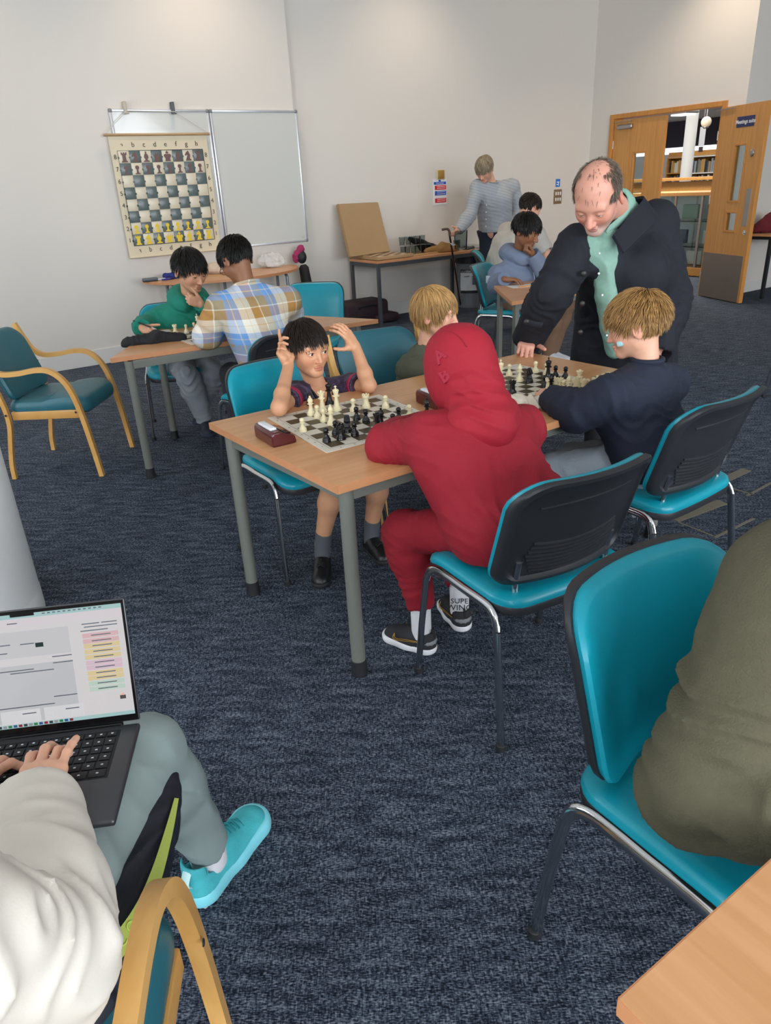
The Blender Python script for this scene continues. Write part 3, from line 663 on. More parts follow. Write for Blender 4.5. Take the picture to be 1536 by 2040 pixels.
def piece2d(kind):
    P_ = {'pawn': [(-.26, 0), (.26, 0), (.24, .08), (.1, .14), (.08, .42), (.17, .5), (.19, .64), (.1, .76), (-.1, .76), (-.19, .64), (-.17, .5), (-.08, .42), (-.1, .14), (-.24, .08)],
          'rook': [(-.3, 0), (.3, 0), (.28, .1), (.18, .16), (.16, .6), (.27, .66), (.27, .86), (.16, .86), (.16, .76), (.06, .76), (.06, .86), (-.06, .86), (-.06, .76), (-.16, .76), (-.16, .86), (-.27, .86), (-.27, .66), (-.16, .6), (-.18, .16), (-.28, .1)],
          'knight': [(-.28, 0), (.3, 0), (.27, .12), (.16, .2), (.22, .5), (.1, .78), (.0, .9), (-.08, .8), (-.2, .74), (-.34, .52), (-.3, .44), (-.12, .52), (-.06, .48), (-.2, .22), (-.25, .1)],
          'bishop': [(-.3, 0), (.3, 0), (.27, .1), (.1, .16), (.12, .24), (.22, .38), (.2, .55), (.06, .74), (.08, .84), (0, .92), (-.08, .84), (-.06, .74), (-.2, .55), (-.22, .38), (-.12, .24), (-.1, .16), (-.27, .1)],
          'queen': [(-.28, 0), (.28, 0), (.24, .14), (.22, .3), (.42, .68), (.18, .52), (.14, .8), (.0, .54), (-.14, .8), (-.18, .52), (-.42, .68), (-.22, .3), (-.24, .14)],
          'king': [(-.28, 0), (.28, 0), (.24, .14), (.24, .28), (.38, .46), (.34, .6), (.18, .66), (.05, .58), (.05, .72), (.15, .72), (.15, .82), (.05, .82), (.05, .92), (-.05, .92), (-.05, .82), (-.15, .82), (-.15, .72), (-.05, .72), (-.05, .58), (-.18, .66), (-.34, .6), (-.38, .46), (-.24, .28), (-.24, .14)]}
    return P_[kind]
back = ['rook', 'knight', 'bishop', 'queen', 'king', 'bishop', 'knight', 'rook']
for r in range(8):
    for c in range(8):
        dark = (r+c) % 2 == 0; cx, cz = x0+(c+.5)*sq, z0+(r+.5)*sq; y = dwave(cx, cz)-.003
        occ = r in (0, 1, 6, 7)
        q = MB().box((cx, y, cz), (sq*.985, .004, sq*.985), .0015).build('board_square', DSQ if dark else DCR, db)
        MB().box((cx-sq/2, y-.003, cz-.006), (.014, .003, .016)).build('slot_tab', GRN if r < 5 else DGREY, q, False)
        if occ:
            kind = back[c] if r in (0, 7) else 'pawn'
            MB().prism([(px*sq*.92, pz*sq*.95) for px, pz in piece2d(kind)], 0, .003, f=lambda a, b_, z_: (cx+a, y-.004-z_, cz-sq*.44+b_)).build('flat_'+kind, PB if r > 3 else PY, q, False)
MB().box((0, dwave(0, .1)-.006, z0), (sq*8, .002, .005)).box((0, -.006, z0+8*sq), (sq*8, .002, .005)).box((x0, -.006, z0+4*sq), (.005, .002, sq*8)).box((-x0, -.006, z0+4*sq), (.005, .002, sq*8)).build('border_line', INK, db, False)
for i, ch in enumerate('abcdefgh'):
    for zz in (z0-.045, z0+8*sq+.050): text('file_letter', ch, INK, .062, (x0+(i+.5)*sq, dwave(0, zz)-.004, zz), (1, 0, 0), (0, 0, 1), db)
    for xx in (x0-.030, -x0+.030): text('rank_number', str(i+1), INK, .055, (xx, dwave(xx, z0+(i+.5)*sq)-.004, z0+(i+.5)*sq), (1, 0, 0), (0, 0, 1), db)
# poster, switches, socket plate, blue notice
o = on_wall('fire_notice', 'blue red and white fire notice poster under the brass switch plate', 'poster', 6.075, N_BACK-.004, 1.25)
MB().box((0, 0, .145), (.22, .003, .29)).build('paper_sheet', mat('poster_white', 'e8e8e6', .5), o, False)
BL = mat('poster_blue', '2b56b5', .5); RD = mat('poster_red', 'd0202c', .5); WT = mat('poster_print_white', 'f4f4f4', .5)
for z, m_, hh in ((.245, BL, .03), (.195, RD, .048), (.132, BL, .05), (.048, RD, .05)): MB().box((.004, -.0025, z), (.19, .002, hh)).build('printed_band', m_, o, False)
MB().box((-.088, -.004, .12), (.016, .001, .20)).build('icon_column', WT, o, False)
text('notice_lettering', 'Fire Action', WT, .026, (.004, -.0042, .245), (1, 0, 0), (0, 0, 1), o)
for z in (.205, .187, .145, .122, .060, .040): MB().box((.02, -.0042, z), (.13, .0008, .005)).build('text_line', WT, o, False)
MB().box((0, -.0025, .272), (.035, .002, .02)).build('crest', BL, o, False)
o = on_wall('switch_plate', 'square brass blank switch plate above the fire notice', 'switch', 6.09, N_BACK-.006, 1.54)
MB().box((0, 0, .05), (.135, .006, .115), .002).build('backing', mat('ivory_plastic', 'd8cfae', .5), o); MB().box((.005, -.006, .05), (.10, .01, .10), .004).build('face_plate', mat('brass_plate', 'b5924e', .42, .5), o)
o = on_wall('socket_plate', 'brown metal plate with six white light switches beside the coat man', 'switch', 8.165, N_BACK-.006, 1.15)
MB().box((0, 0, .09), (.15, .01, .185), .003).build('face_plate', mat('bronze_plate', '8d7657', .45, .4), o)
for r in range(2):
    for c in range(3): MB().box((-.042+c*.042, -.008, .055+r*.075), (.018, .008, .042), .002).build('rocker', SIGNT, o)
o = on_wall('blue_notice', 'small blue pictogram sticker above the bronze switch plate', 'sign', 8.16, N_BACK-.003, 1.365)
MB().box((0, 0, .05), (.085, .002, .10)).build('sticker', mat('sticker_blue', '2f74c8', .4), o, False); MB().box((.0, -.0025, .06), (.05, .002, .012)).box((.008, -.0025, .04), (.012, .002, .05)).box((-.012, -.0025, .03), (.03, .002, .01)).build('pictogram', WT, o, False)
# ------------------------------------------------------------------ ceiling downlights washing the walls
LAMPM = mat('lamp_disc', 'ffdcb0', .5, emit=12)
for i, (u, n, p) in enumerate(((3.1, 6.9, 120), (8.1, 5.7, 170), (5.6, 6.9, 100), (.6, 6.9, 70))):
    o = thing('ceiling_downlight', ('recessed warm downlight above the whiteboards', 'recessed warm downlight above the door corner', 'recessed warm downlight above the tea table', 'recessed warm downlight above the left wall end')[i], 'lamp', un(u, n, ROOM_H-.03), 0, 'ceiling downlights')
    MB().lathe([(.10, 0), (.11, .004), (.11, .028), (.085, .028), (.08, .012)], seg=24).build('trim_ring', FRAME, o); MB().lathe([(.078, .012), (.078, .016)], seg=24).build('lamp_disc', LAMPM, o)
    l = bpy.data.lights.new('downlight_beam', 'SPOT'); l.energy = p; l.color = WARM; l.spot_size = math.radians(115); l.spot_blend = .8; l.shadow_soft_size = .09
    lo = bpy.data.objects.new('downlight_beam', l); COL.objects.link(lo); lo.location = un(u, n, ROOM_H-.05)
# ------------------------------------------------------------------ library seen through the doorway
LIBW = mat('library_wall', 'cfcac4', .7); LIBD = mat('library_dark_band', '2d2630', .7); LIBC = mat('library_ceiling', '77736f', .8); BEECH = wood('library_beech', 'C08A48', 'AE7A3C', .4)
UL = 19.0; NL0, NL1 = N_END+.16, 17.0
def nu(px, py, u): return float(N@atu(px, py, u))
def zu(px, py, u): return float(atu(px, py, u)[2])
struct(wb(MB(), UL, UL+.2, NL0, NL1, 0, 4.6), 'wall_library_far', LIBW); struct(wb(MB(), 14.2, UL, NL0, NL0+.14, 0, 4.6), 'wall_library_right', LIBW)
struct(wb(MB(), U_DOOR+.16, UL, NL1, NL1+.2, 0, 4.6), 'wall_library_left', LIBW); struct(wb(MB(), U_DOOR-.02, U_DOOR+.16, 8.0, NL1, 0, 4.6), 'wall_library_near', LIBW)
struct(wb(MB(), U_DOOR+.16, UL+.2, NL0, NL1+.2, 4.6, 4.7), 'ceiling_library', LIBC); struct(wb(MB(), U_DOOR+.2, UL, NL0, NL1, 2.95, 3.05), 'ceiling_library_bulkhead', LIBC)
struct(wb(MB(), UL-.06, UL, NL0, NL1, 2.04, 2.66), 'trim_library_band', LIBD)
o = struct(wb(MB(), UL-.08, UL-.02, NL0, NL1, 1.86, 2.03), 'window_library', FRAME); wb(MB(), UL-.10, UL-.08, NL0+.05, NL1-.05, 1.87, 2.02).build('pane', mat('clerestory_pane', 'f4f8ff', .2, emit=2.2), o, False)
area_light('library_fill_light', un(13, 10.0, 2.92), (0, 0, -1), 6, 5, 260, (1, .97, .92)); area_light('display_case_fill_light', un(10.2, 8.2, 2.92), (0, 0, -1), 1.2, 1.2, 180, (1, .97, .92))  # unseen fill panels under the bulkhead, added to brighten the library and display case
BOOKC = {'3a4a58': 'slate blue', '6b2c2c': 'dark red', 'c9c2b2': 'cream', '274032': 'dark green', '8a8d92': 'grey', '1d2126': 'black', 'b08a4c': 'tan', '51606e': 'steel blue', '7c7468': 'taupe'}
ORD = 'first second third fourth fifth sixth seventh eighth ninth tenth eleventh twelfth thirteenth fourteenth fifteenth sixteenth seventeenth eighteenth nineteenth twentieth penultimate last'.split()+['farthest']*40
def book_row(case, row, u, n0, n1, z, rng, h):
    n = n0; i = 0
    while n < n1-.03:
        t = rng.uniform(.028, .055); hh = h*rng.uniform(.75, 1); c = rng.choice(list(BOOKC)); i += 1
        o = MB().box((0, 0, hh/2), (.16, t*.92, hh), .002).build('book', mat('book_'+c, c, .6), None, False); o.location = un(u, n+t/2, z); o.rotation_euler = (0, 0, ANG)
        tag(o, '%s book, %s on the %s shelf of the bookcase %s' % (BOOKC[c], ORD[i-1], row, case), 'book', 'library books'); n += t
rng = random.Random(3)
for i, (u, pa, pb, lab, wh) in enumerate(((16.5, 1368, 1336, 'beech bookcase left of the white library pillar', 'left of the pillar'), (15.6, 1432, 1384, 'beech bookcase right of the white library pillar', 'right of the pillar'))):
    n0, n1 = nu(pa, 330, u), nu(pb, 330, u); w = n1-n0; o = thing('bookcase', lab, 'bookcase', un(u, (n0+n1)/2, 0), ANG); ht = zu(1375, 312, u)
    MB().box((.14, 0, ht/2), (.02, w, ht)).build('back_panel', BEECH, o, False)
    for s in (-1, 1): MB().box((0, s*w/2, ht/2), (.30, .025, ht)).build('side_panel', BEECH, o, False)
    sh_ = [.1, ht-.98, ht-.66, ht-.34, ht-.01]
    for z in sh_: MB().box((0, 0, z), (.28, w-.03, .022)).build('shelf', mat('shelf_pale', 'd9d6d0', .5) if i else BEECH, o, False)
    for z, rw in zip(sh_[2:4], ('lower', 'upper')): book_row(wh, rw, u-.03, n0+.03, n1-.03, z+.012, rng, .27)
    MB().box((-.1, 0, ht+.06), (.03, w, .10)).build('header_board', BEECH, o, False)
q = atu(1372, 300, 14.2); o = thing('library_pillar', 'slim white round pillar standing in the library', 'column', (q[0], q[1], 0)); MB().lathe([(.115, 0), (.115, 2.94)], seg=24).build('shaft', COLM, o); MB().lathe([(.14, 0), (.14, .05), (.115, .06)], seg=24).build('base_ring', STEEL, o)
# glass display case and counter rail
cu = 10.6; nc = nu(1378, 460, cu); o = thing('display_case', 'glass display case with beech top and silver posts beyond the doorway', 'display case', un(cu, nc, 0), ANG); ht = zu(1375, 388, cu)
MB().box((0, 0, .07), (.60, 1.9, .12), .005).build('plinth', BEECH, o, False); MB().box((0, 0, ht+.02), (.66, 2.0, .05), .005).build('top_board', BEECH, o, False)
for y in (-.93, -.31, .14, .93):
    for x in (-.28, .28): MB().tube([(x, y, .13), (x, y, ht)], .022, seg=8).build('post', STEEL, o)
for y in (-.62, -.08, .53): MB().box((-.28, y, .13+(ht-.13)/2), (.006, .60 if y < .5 else .78, ht-.13)).build('pane', GLASS, o, False)
for z in (.42, .78): MB().box((0, 0, z), (.5, 1.85, .012)).build('glass_shelf', GLASS, o, False)
MB().box((.27, 0, .13+(ht-.13)/2), (.01, 1.86, ht-.13)).build('back_panel', mat('display_back', 'c9d4dc', .25), o, False)
for k, (y, z, c) in enumerate(((-.5, .13, '7e8ea0'), (-.1, .13, 'cfd6dc'), (.45, .13, '6a7a8c'), (-.35, .43, 'b9c4cf'), (.2, .43, '55627a'), (.05, .79, '8fa9a0'))):
    b = MB().box((0, 0, .11), (.06, .26, .20), .006).build('photo_frame', mat('display_'+c, c, .4), None); b.location = un(cu, nc+y, z+.006); b.rotation_euler = (0, 0, ANG)
    tag(b, ('slate grey', 'pale white', 'dark slate', 'light grey', 'navy', 'sage green')[k]+' photo frame standing inside the glass display case', 'photo frame', 'framed displays')
cr = 12.3; nc = nu(1378, 365, cr); o = thing('counter_rail', 'beech counter rail behind the glass display case', 'counter', un(cr, nc, 0), ANG); ht = zu(1375, 356, cr)
MB().box((0, 0, ht), (.34, 3.0, .05), .006).build('rail_top', BEECH, o, False); MB().box((0, 0, ht-.12), (.05, 3.0, .16), .004).build('rail_board', BEECH, o, False)
for y in (-1.0, 0, 1.0): MB().box((0, y, (ht-.2)/2), (.06, .06, ht-.2), .004).build('post', BEECH, o, False)
# hanging globe lamp, square light, banner
o = thing('globe_lamp', 'cream globe lamp hanging on a rod in the library', 'lamp', atu(1407, 243, 12.5)); gz = o.location.z; GL = mat('globe_cream', 'd8cfb8', .4, emit=.15)
MB().sphere((0, 0, 0), .085, 20, 14).build('globe', GL, o); MB().tube([(0, 0, .08), (0, 0, 2.94-gz)], .008, seg=6).build('rod', STEEL, o); MB().lathe([(.03, -.10), (.05, -.085), (.05, -.07)], seg=16).build('base_ring', STEEL, o)
q = atu(1361, 231, 13.5); o = thing('ceiling_light', 'square louvred ceiling light in the library', 'lamp', q, ANG); MB().box((0, 0, .06), (.40, .40, .05), .01).build('housing', STEEL, o); MB().box((0, 0, .02), (.32, .32, .03), .004).build('diffuser', mat('lamp_white', 'ffffff', .4, emit=1.2), o); MB().tube([(0, 0, .08), (0, 0, 2.94-q[2])], .01, seg=6).build('rod', STEEL, o)
q = atu(1399, 272, 15); o = thing('hanging_banner', 'narrow white banner hanging from the library ceiling', 'banner', q, ANG); MB().box((0, 0, .0), (.01, .13, .36)).build('cloth', mat('banner_white', 'd9d9de', .8), o, False); MB().box((0, 0, -.24), (.03, .08, .10)).build('weight', mat('banner_dark', '40343a', .7), o, False); MB().tube([(0, 0, .18), (0, 0, 2.94-q[2])], .01, seg=6).build('rod', STEEL, o)
# ------------------------------------------------------------------ chairs
TEAL = mat('teal_vinyl', '0a93a6', .36, bump=.06, bscale=500, coat=.05); TEAL_D = mat('dark_teal_vinyl', '2a6673', .42, bump=.05, bscale=500); BLK = mat('black_moulded_plastic', '26282c', .45, bump=.12, bscale=700)
CHR = mat('chair_chrome', 'c9cacb', .14, 1); BLACKM = mat('black_rubber', '1c1d1f', .6)
def smooth01(x): x = max(0., min(1., x)); return x*x*(3-2*x)
def back_map(side):
    def f(x, y, h):          # x across, y height from centre, h outward thickness; side +1 pad (towards sitter), -1 shell
        z = .665+y; yy = -.165-(z-.50)*.30+.055*(x/.235)**2 - .02*smooth01((y-.08)/.1)
        return (x, yy+side*h, z)
    return f
def stack_chair(label, loc, rz, group='teal stacking chairs'):
    o = thing('stacking_chair', label, 'chair', loc, rz, group)
    so = rrect(.235, .215, .075)
    def smap(x, y, h): return (x, y+.02, .443+h-.028*smooth01((y-.10)/.12)**1.2-.012*(1-(x/.235)**2)*(1 if y < .15 else .6))
    MB().pad(so, [(1.0, 0), (1.01, .012), (.995, .024), (.95, .032), (.85, .035), (.6, .034), (.3, .033), (.02, .033)], smap).build('seat', TEAL, o)
    MB().pad(so, [(.90, -.03), (1.0, -.024), (1.012, -.004), (1.0, .004), (.4, .002)], smap).build('seat_shell', BLK, o)
    bo = rrect(.235, .168, .055, rt=.085)
    MB().pad(bo, [(1.0, 0), (1.012, .012), (.99, .022), (.94, .028), (.8, .028), (.5, .027), (.2, .027), (.02, .027)], back_map(1)).build('backrest', TEAL, o)
    sh = MB().pad(bo, [(1.0, .0), (1.022, .002), (1.022, .016), (1.0, .024), (.93, .026), (.90, .018), (.87, .013), (.5, .013), (.2, .013), (.02, .013)], back_map(-1), flip=True).build('back_shell', BLK, o)
    bf = back_map(-1)
    for k in range(8):
        y = -.128+k*.0135; hw = .165-.02*abs(k-4)/4
        MB().tube([bf(x, y-.012*(1-(x/hw)**2), .0135) for x in np.linspace(-hw, hw, 9)], .0045, seg=6, ry=.004).build('grip_rib', BLK, sh)
    MB().tube([bf(x, .085+.006*(1-(x/.16)**2), .013) for x in np.linspace(-.16, .16, 9)], .004, seg=6).build('shell_ridge', BLK, sh)
    for s in (-1, 1):
        A = [(s*.268, .225, .012), (s*.262, .205, .20), (s*.252, .185, .38)]; B_ = [(s*.252, -.175, .38), (s*.262, -.200, .20), (s*.268, -.222, .012)]
        for path, yy in ((A, .225), (B_[::-1], -.222)):
            lg = MB().tube(path, .0145, seg=12, ry=.0085, up=(0, 1, 0)).build('leg', CHR, o); MB().lathe([(.0135, 0), (.0155, .002), (.0155, .02), (.0135, .022)], c=(s*.268, yy, 0), seg=12).build('foot_cap', BLACKM, lg)
        MB().tube(spline([A[2], (s*.248, .165, .418), (s*.243, .12, .432), (s*.243, 0, .432), (s*.243, -.11, .432), (s*.248, -.155, .418), B_[0]], 6), .0145, seg=12, ry=.0085, up=(0, 1, 0)).build('side_rail', CHR, o)
        MB().tube(spline([(s*.17, -.02, .412), (s*.17, -.11, .405), (s*.172, -.150, .43), (s*.172, -.152, .50), (s*.172, -.166, .57)], 5), .011, seg=10, ry=.007, up=(1, 0, 0)).build('back_upright', CHR, o)
    for y in (.10, -.09): MB().tube([(-.243, y, .418), (.243, y, .418)], .010, seg=8).build('cross_bar', CHR, o)
    return o
CH = {}
def place(key, label, x, y, deg):
    if not CH: CH[key] = stack_chair(label, (x, y, 0), math.radians(deg))
    else: CH[key] = dup(next(iter(CH.values())), (x, y, 0), math.radians(deg), label)
place('red', 'teal stacking chair with black ribbed back under the boy in red', .428, 1.945, 29)
place('navy', 'teal stacking chair with black ribbed back behind the boy in navy', 1.02, 2.50, 36)
place('fore', 'large foreground teal stacking chair facing the near table, olive jumper beside it', .625, 1.01, 213)
place('purple', 'teal stacking chair under the boy with hands at his ears', -.34, 2.99, 215)
place('plaid', 'stacking chair with black back under the plaid shirt boy', -.62, 4.10, 42)
place('green', 'teal stacking chair under the boy in the green hoodie', -1.36, 5.02, 195)
place('spare', 'empty teal stacking chair between the plaid boy and the tea table', -.50, 5.72, 172)
place('teen', 'teal stacking chair under the teenager in the grey-blue hoodie', 1.17, 6.58, 240)
place('gman', 'black backed stacking chair under the man in the pale grey T-shirt', 1.34, 7.95, 262)
q_ = atz(1521, 791, 0); place('edge', 'stacking chair at the right edge with only one dark leg in view', q_[0]+.345, q_[1]+.061, 50)
WARMW = wood('bentwood_beech', 'D9A862', 'CB9650', .35, (14, 3, 3)); 
def arm_chair(label, loc, rz):
    o = thing('bentwood_armchair', label, 'armchair', loc, rz, 'bentwood armchairs')
    for s in (-1, 1):
        x0, x1 = s*.262-.0145, s*.262+.0145
        arm = spline([(-.325, .84), (-.285, .745), (-.245, .675), (-.185, .640), (-.09, .640), (.02, .655), (.10, .645), (.165, .590), (.205, .50), (.232, .36), (.252, .18), (.268, 0)], 6)
        leg = spline([(-.270, 0), (-.262, .10), (-.232, .24), (-.212, .34), (-.215, .44), (-.240, .56), (-.272, .68), (-.318, .80)], 6)
        MB().ribbon(arm, x0, x1, .027).build('arm_and_front_leg', WARMW, o, ang=30); MB().ribbon([(y-.004, z) for y, z in leg], x0+.002, x1-.002, .025).build('rear_leg', WARMW, o, ang=30)
        for y, z in ((.205, .405), (-.215, .40), (-.245, .60)): MB().lathe([(.007, 0), (.006, .002), (0, .002)], c=(s*.281, y, z), seg=10, R=[[0, 0, s], [0, 1, 0], [-s, 0, 0]]).build('bolt_cap', BLACKM, o)
        MB().box((s*.235, .0, .385), (.02, .40, .05), .004).build('seat_rail', WARMW, o)
    for y in (-.19, .19): MB().box((0, y, .385), (.46, .022, .05), .004).build('cross_rail', WARMW, o)
    so = rrect(.238, .235, .07)
    MB().pad(so, [(.93, -.035), (1.0, -.022), (1.015, .0), (1.01, .02), (.97, .036), (.85, .044), (.5, .047), (.02, .048)], lambda x, y, h: (x, y+.015, .425+h*(1.0+.25*(y > 0))+(.012 if y > 0 else 0)*min(1, y/.1)-.02*smooth01((y-.15)/.09))).build('seat', TEAL_D, o)
    bo = rrect(.228, .185, .05, rt=.10)
    def bm(sg):
        return lambda x, y, h: (x, -.205-(.655+y-.46)*.33+.02*(x/.22)**2+sg*h, .655+y)
    b = MB(); b.pad(bo, [(1, 0), (1.01, .012), (.97, .026), (.85, .032), (.4, .032), (.02, .032)], bm(1)); b.pad(bo, [(1, 0), (1.0, .006), (.96, .014), (.4, .015), (.02, .015)], bm(-1), flip=True); b.build('backrest', TEAL_D, o)
    return o
ac = arm_chair('empty bentwood armchair with dark teal pads beside the left table', (-1.955, 4.365, 0), math.radians(-93))
dup(ac, (.12, 3.50, 0), math.radians(205), 'bentwood armchair with dark teal back under the blond boy in olive')
dup(ac, (-.60, .56, 0), math.radians(5), 'bentwood armchair at the bottom left under the laptop user')
# ------------------------------------------------------------------ tables
BEE = wood('table_beech_laminate', 'D09C6E', 'C28C5D', .34, (14, 1.0, 1)); EDGE = mat('table_edge_band', 'C98C60', .4, var=.08, vscale=30); GST = mat('table_steel_grey', '75776f', .45, .1); BGS = mat('back_table_steel', '4a4d50', .45, .2)
def poly_table(label, corners, legs, h=.72, lr=.024, square=False, edge_in=.05, rail_m=None, name='chess_table'):
    """corners (world xy) counter clockwise; local frame turned so the laminate grain follows the long edge"""
    c = np.mean(np.array(corners), axis=0); rz = math.atan2(corners[1][1]-corners[0][1], corners[1][0]-corners[0][0])-math.pi/2
    o = thing(name, label, 'table', (c[0], c[1], 0), rz); Ri = rotz(-rz)[:2, :2]
    L = [tuple(Ri @ (np.array(p)-c)) for p in corners]; G = [tuple(Ri @ (np.array(p)-c)) for p in legs]; th = .026
    top = MB().prism(L, h-th+.001, h).build('table_top', BEE, o, False)
    n = len(L); A = sum(L[i][0]*L[(i+1) % n][1]-L[(i+1) % n][0]*L[i][1] for i in range(n)); sg = 1 if A > 0 else -1
    for i in range(n):
        a, b = np.array(L[i]), np.array(L[(i+1) % n]); d = (b-a)/np.linalg.norm(b-a); nn = np.array([d[1], -d[0]])*sg
        q = [a-d*.0, b+d*.0, b+nn*.002, a+nn*.002]
        MB().prism([tuple(x) for x in q], h-th, h-.0006).build('edge_band', EDGE, top, False)
    rm = rail_m or GST
    ring = G
    for i in range(len(ring)):
        a, b = np.array(ring[i]), np.array(ring[(i+1) % len(ring)]); m = (a+b)/2; d = b-a; an = math.atan2(d[1], d[0])
        MB().box((m[0], m[1], h-th-.022), (np.linalg.norm(d), .022, .044), .002, rotz(an)).build('apron_rail', rm, o, False)
    for x, y in G:
        if square: lg = MB().box((x, y, (h-th)/2), (lr*1.8, lr*1.8, h-th), .003).build('leg', rm, o, False)
        else:
            lg = MB().lathe([(lr, .055), (lr, h-th)], c=(x, y, 0), seg=20).build('leg', rm, o)
            MB().lathe([(.020, .0), (.029, .003), (.029, .012), (.0262, .03), (.0262, .058), (.024, .06)], c=(x, y, 0), seg=20).build('foot', BLACKM, lg)
    return o
A_, B_, C_ = np.array([-.662, 2.681]), np.array([-.138, 1.965]), np.array([.751, 3.614]); D_ = B_+(C_-A_)
poly_table('front beech table with grey tube legs carrying two chess games', [B_, D_, C_, A_], [B_+[.02, .055], D_+[-.07, .02], C_+[-.04, -.06], A_+[.095, -.085]])
T2 = [np.array(p) for p in ((-1.475, 4.00), (.018, 4.804), (-.72, 5.25), (-1.46, 4.86))]
poly_table('left trapezoid beech table with a black cloth and a chess game', T2, [(-1.385, 4.02), (-.12, 4.77), (-.72, 5.17), (-1.42, 4.74)])
bt0 = atz(752, 521, .735)[:2]; u2, n2 = U[:2], N[:2]
poly_table('long beech side table against the back wall holding glasses and a game box', [bt0, bt0+u2*1.56, bt0+u2*1.56+n2*.60, bt0+n2*.60], [bt0+u2*.02+n2*.02, bt0+u2*1.54+n2*.02, bt0+u2*1.54+n2*.58, bt0+u2*.02+n2*.58], .735, .020, True, rail_m=BGS, name='side_table')
t40 = np.array([.975, 5.235]); ta = np.array([.868, .497]); tb_ = np.array([.015, 1.])
poly_table('beech trapezoid table with square grey legs in front of the teenager', [t40, t40+ta*1.5, t40+tb_*.87+ta*.64, t40+tb_*.87], [t40+ta*.05+tb_*.05, t40+ta*1.38+tb_*.06, t40+tb_*.81+ta*.64, t40+tb_*.80+ta*.05], .72, .020, True)
k0 = atz(1234, 1990, .72)[:2]
poly_table('near beech table whose corner fills the bottom right', [k0, k0-n2*.75, k0-n2*.75+u2*1.5, k0+u2*1.5], [k0+u2*.06-n2*.06, k0+u2*.06-n2*.69, k0+u2*1.44-n2*.69, k0+u2*1.44-n2*.06])
r0 = un(8.88, 4.97)[:2]; RH = .755
poly_table('beech desk against the far right wall with a red jumper on it', [r0, r0+u2*1.4, r0+u2*1.4+n2*.46, r0+n2*.46], [r0+u2*.10+n2*.05, r0+u2*1.35+n2*.05, r0+u2*1.35+n2*.42, r0+u2*.10+n2*.42], RH, .022, True, rail_m=BLACKM, name='desk')
# half-round table under the whiteboards
sc_ = un(3.02, 7.60); st = thing('half_round_table', 'half-round beech table with bent grey legs under the whiteboards', 'table', sc_, ANG)
arc = [(.84*math.cos(a), -.72*math.sin(a)) for a in np.linspace(0, math.pi, 36)]
TABH = .755; top = MB().prism(arc, TABH-.026, TABH).build('table_top', BEE, st, False); MB().prism([(x*1.003, y*1.003) for x, y in arc], TABH-.025, TABH-.001).build('edge_band', EDGE, top, False)
BENT = mat('bent_steel_grey', '8b9096', .35, .5)
for x in (-.62, .0, .62):
    yf = -.50 if x == 0 else -.28
    MB().tube(spline([(x, -.06, 0), (x, -.06, TABH-.14), (x, -.09, TABH-.06), (x, -.16, TABH-.035), (x, yf+.06, TABH-.035), (x, yf, TABH-.07), (x, yf-.02, TABH-.16), (x, yf-.03, 0)], 6), .016, seg=10, up=(1, 0, 0)).build('bent_leg', BENT, st)
# ------------------------------------------------------------------ chess sets
IV = mat('ivory_plastic_piece', 'E6D9B0', .38); EB = mat('ebony_plastic_piece', '16171a', .25)
def base_prof(r, h):
    return [(0.0, 0), (r, 0), (r, .004), (r*.93, .006), (r*.97, .009), (r*.90, .012), (r*.62, .018)]
def piece_mesh(kind):
    b = MB(); 
    if kind == 'pawn': b.lathe(base_prof(.0150, .05)+[(.0070, .022), (.0056, .029), (.0062, .031), (.0098, .032), (.0098, .034), (.0060, .035), (.0078, .037), (.0094, .041), (.0094, .044), (.0075, .048), (.0035, .0505), (0, .051)], seg=18)
    elif kind == 'rook': b.lathe(base_prof(.0175, .055)+[(.0112, .024), (.0098, .036), (.0105, .040), (.0138, .042), (.0142, .052), (.0105, .052), (.0100, .046), (0, .046)], seg=18); [b.box((.0122*math.cos(a), .0122*math.sin(a), .053), (.004, .006, .005), 0, rotz(a)) for a in np.arange(6)*math.pi/3]
    elif kind == 'bishop': b.lathe(base_prof(.0170, .07)+[(.0082, .026), (.0062, .038), (.0066, .042), (.0125, .0435), (.0125, .0455), (.0072, .047), (.0090, .050), (.0108, .055), (.0098, .061), (.0055, .068), (.0030, .070), (.0045, .072), (.0040, .075), (0, .0765)], seg=18)
    elif kind == 'knight':
        b.lathe(base_prof(.0175, .06)+[(.0120, .020), (.0105, .024), (0, .024)], seg=18)
        prof = [(-.0115, .022), (.0105, .022), (.0125, .034), (.0110, .048), (.0060, .058), (.0015, .064), (-.0005, .058), (-.0075, .055), (-.0165, .044), (-.0150, .039), (-.0060, .041), (-.0035, .038), (-.0080, .030)]
        b.prism(prof, -.0062, .0062, f=lambda x, y, z: (x, z, y)); b.prism([(x*.8+.0005, y*.97+.001) for x, y in prof], -.0088, .0088, f=lambda x, y, z: (x, z, y))
    elif kind == 'queen': b.lathe(base_prof(.0188, .08)+[(.0095, .027), (.0068, .046), (.0070, .052), (.0140, .0535), (.0140, .056), (.0080, .058), (.0092, .066), (.0132, .078), (.0120, .079), (.0085, .076), (.0040, .080), (.0046, .083), (.0035, .086), (0, .087)], seg=18); [b.sphere((.0126*math.cos(a), .0126*math.sin(a), .079), .0022, 6, 4) for a in np.arange(8)*math.pi/4]
    elif kind == 'king': b.lathe(base_prof(.0195, .095)+[(.0100, .028), (.0070, .050), (.0072, .056), (.0145, .0575), (.0145, .060), (.0085, .062), (.0100, .070), (.0128, .080), (.0118, .083), (.0050, .086), (.0030, .088), (0, .088)], seg=18); b.box((0, 0, .0935), (.0035, .0035, .013), .0008).box((0, 0, .095), (.0105, .0034, .0035), .0008)
    return b
PM = {}
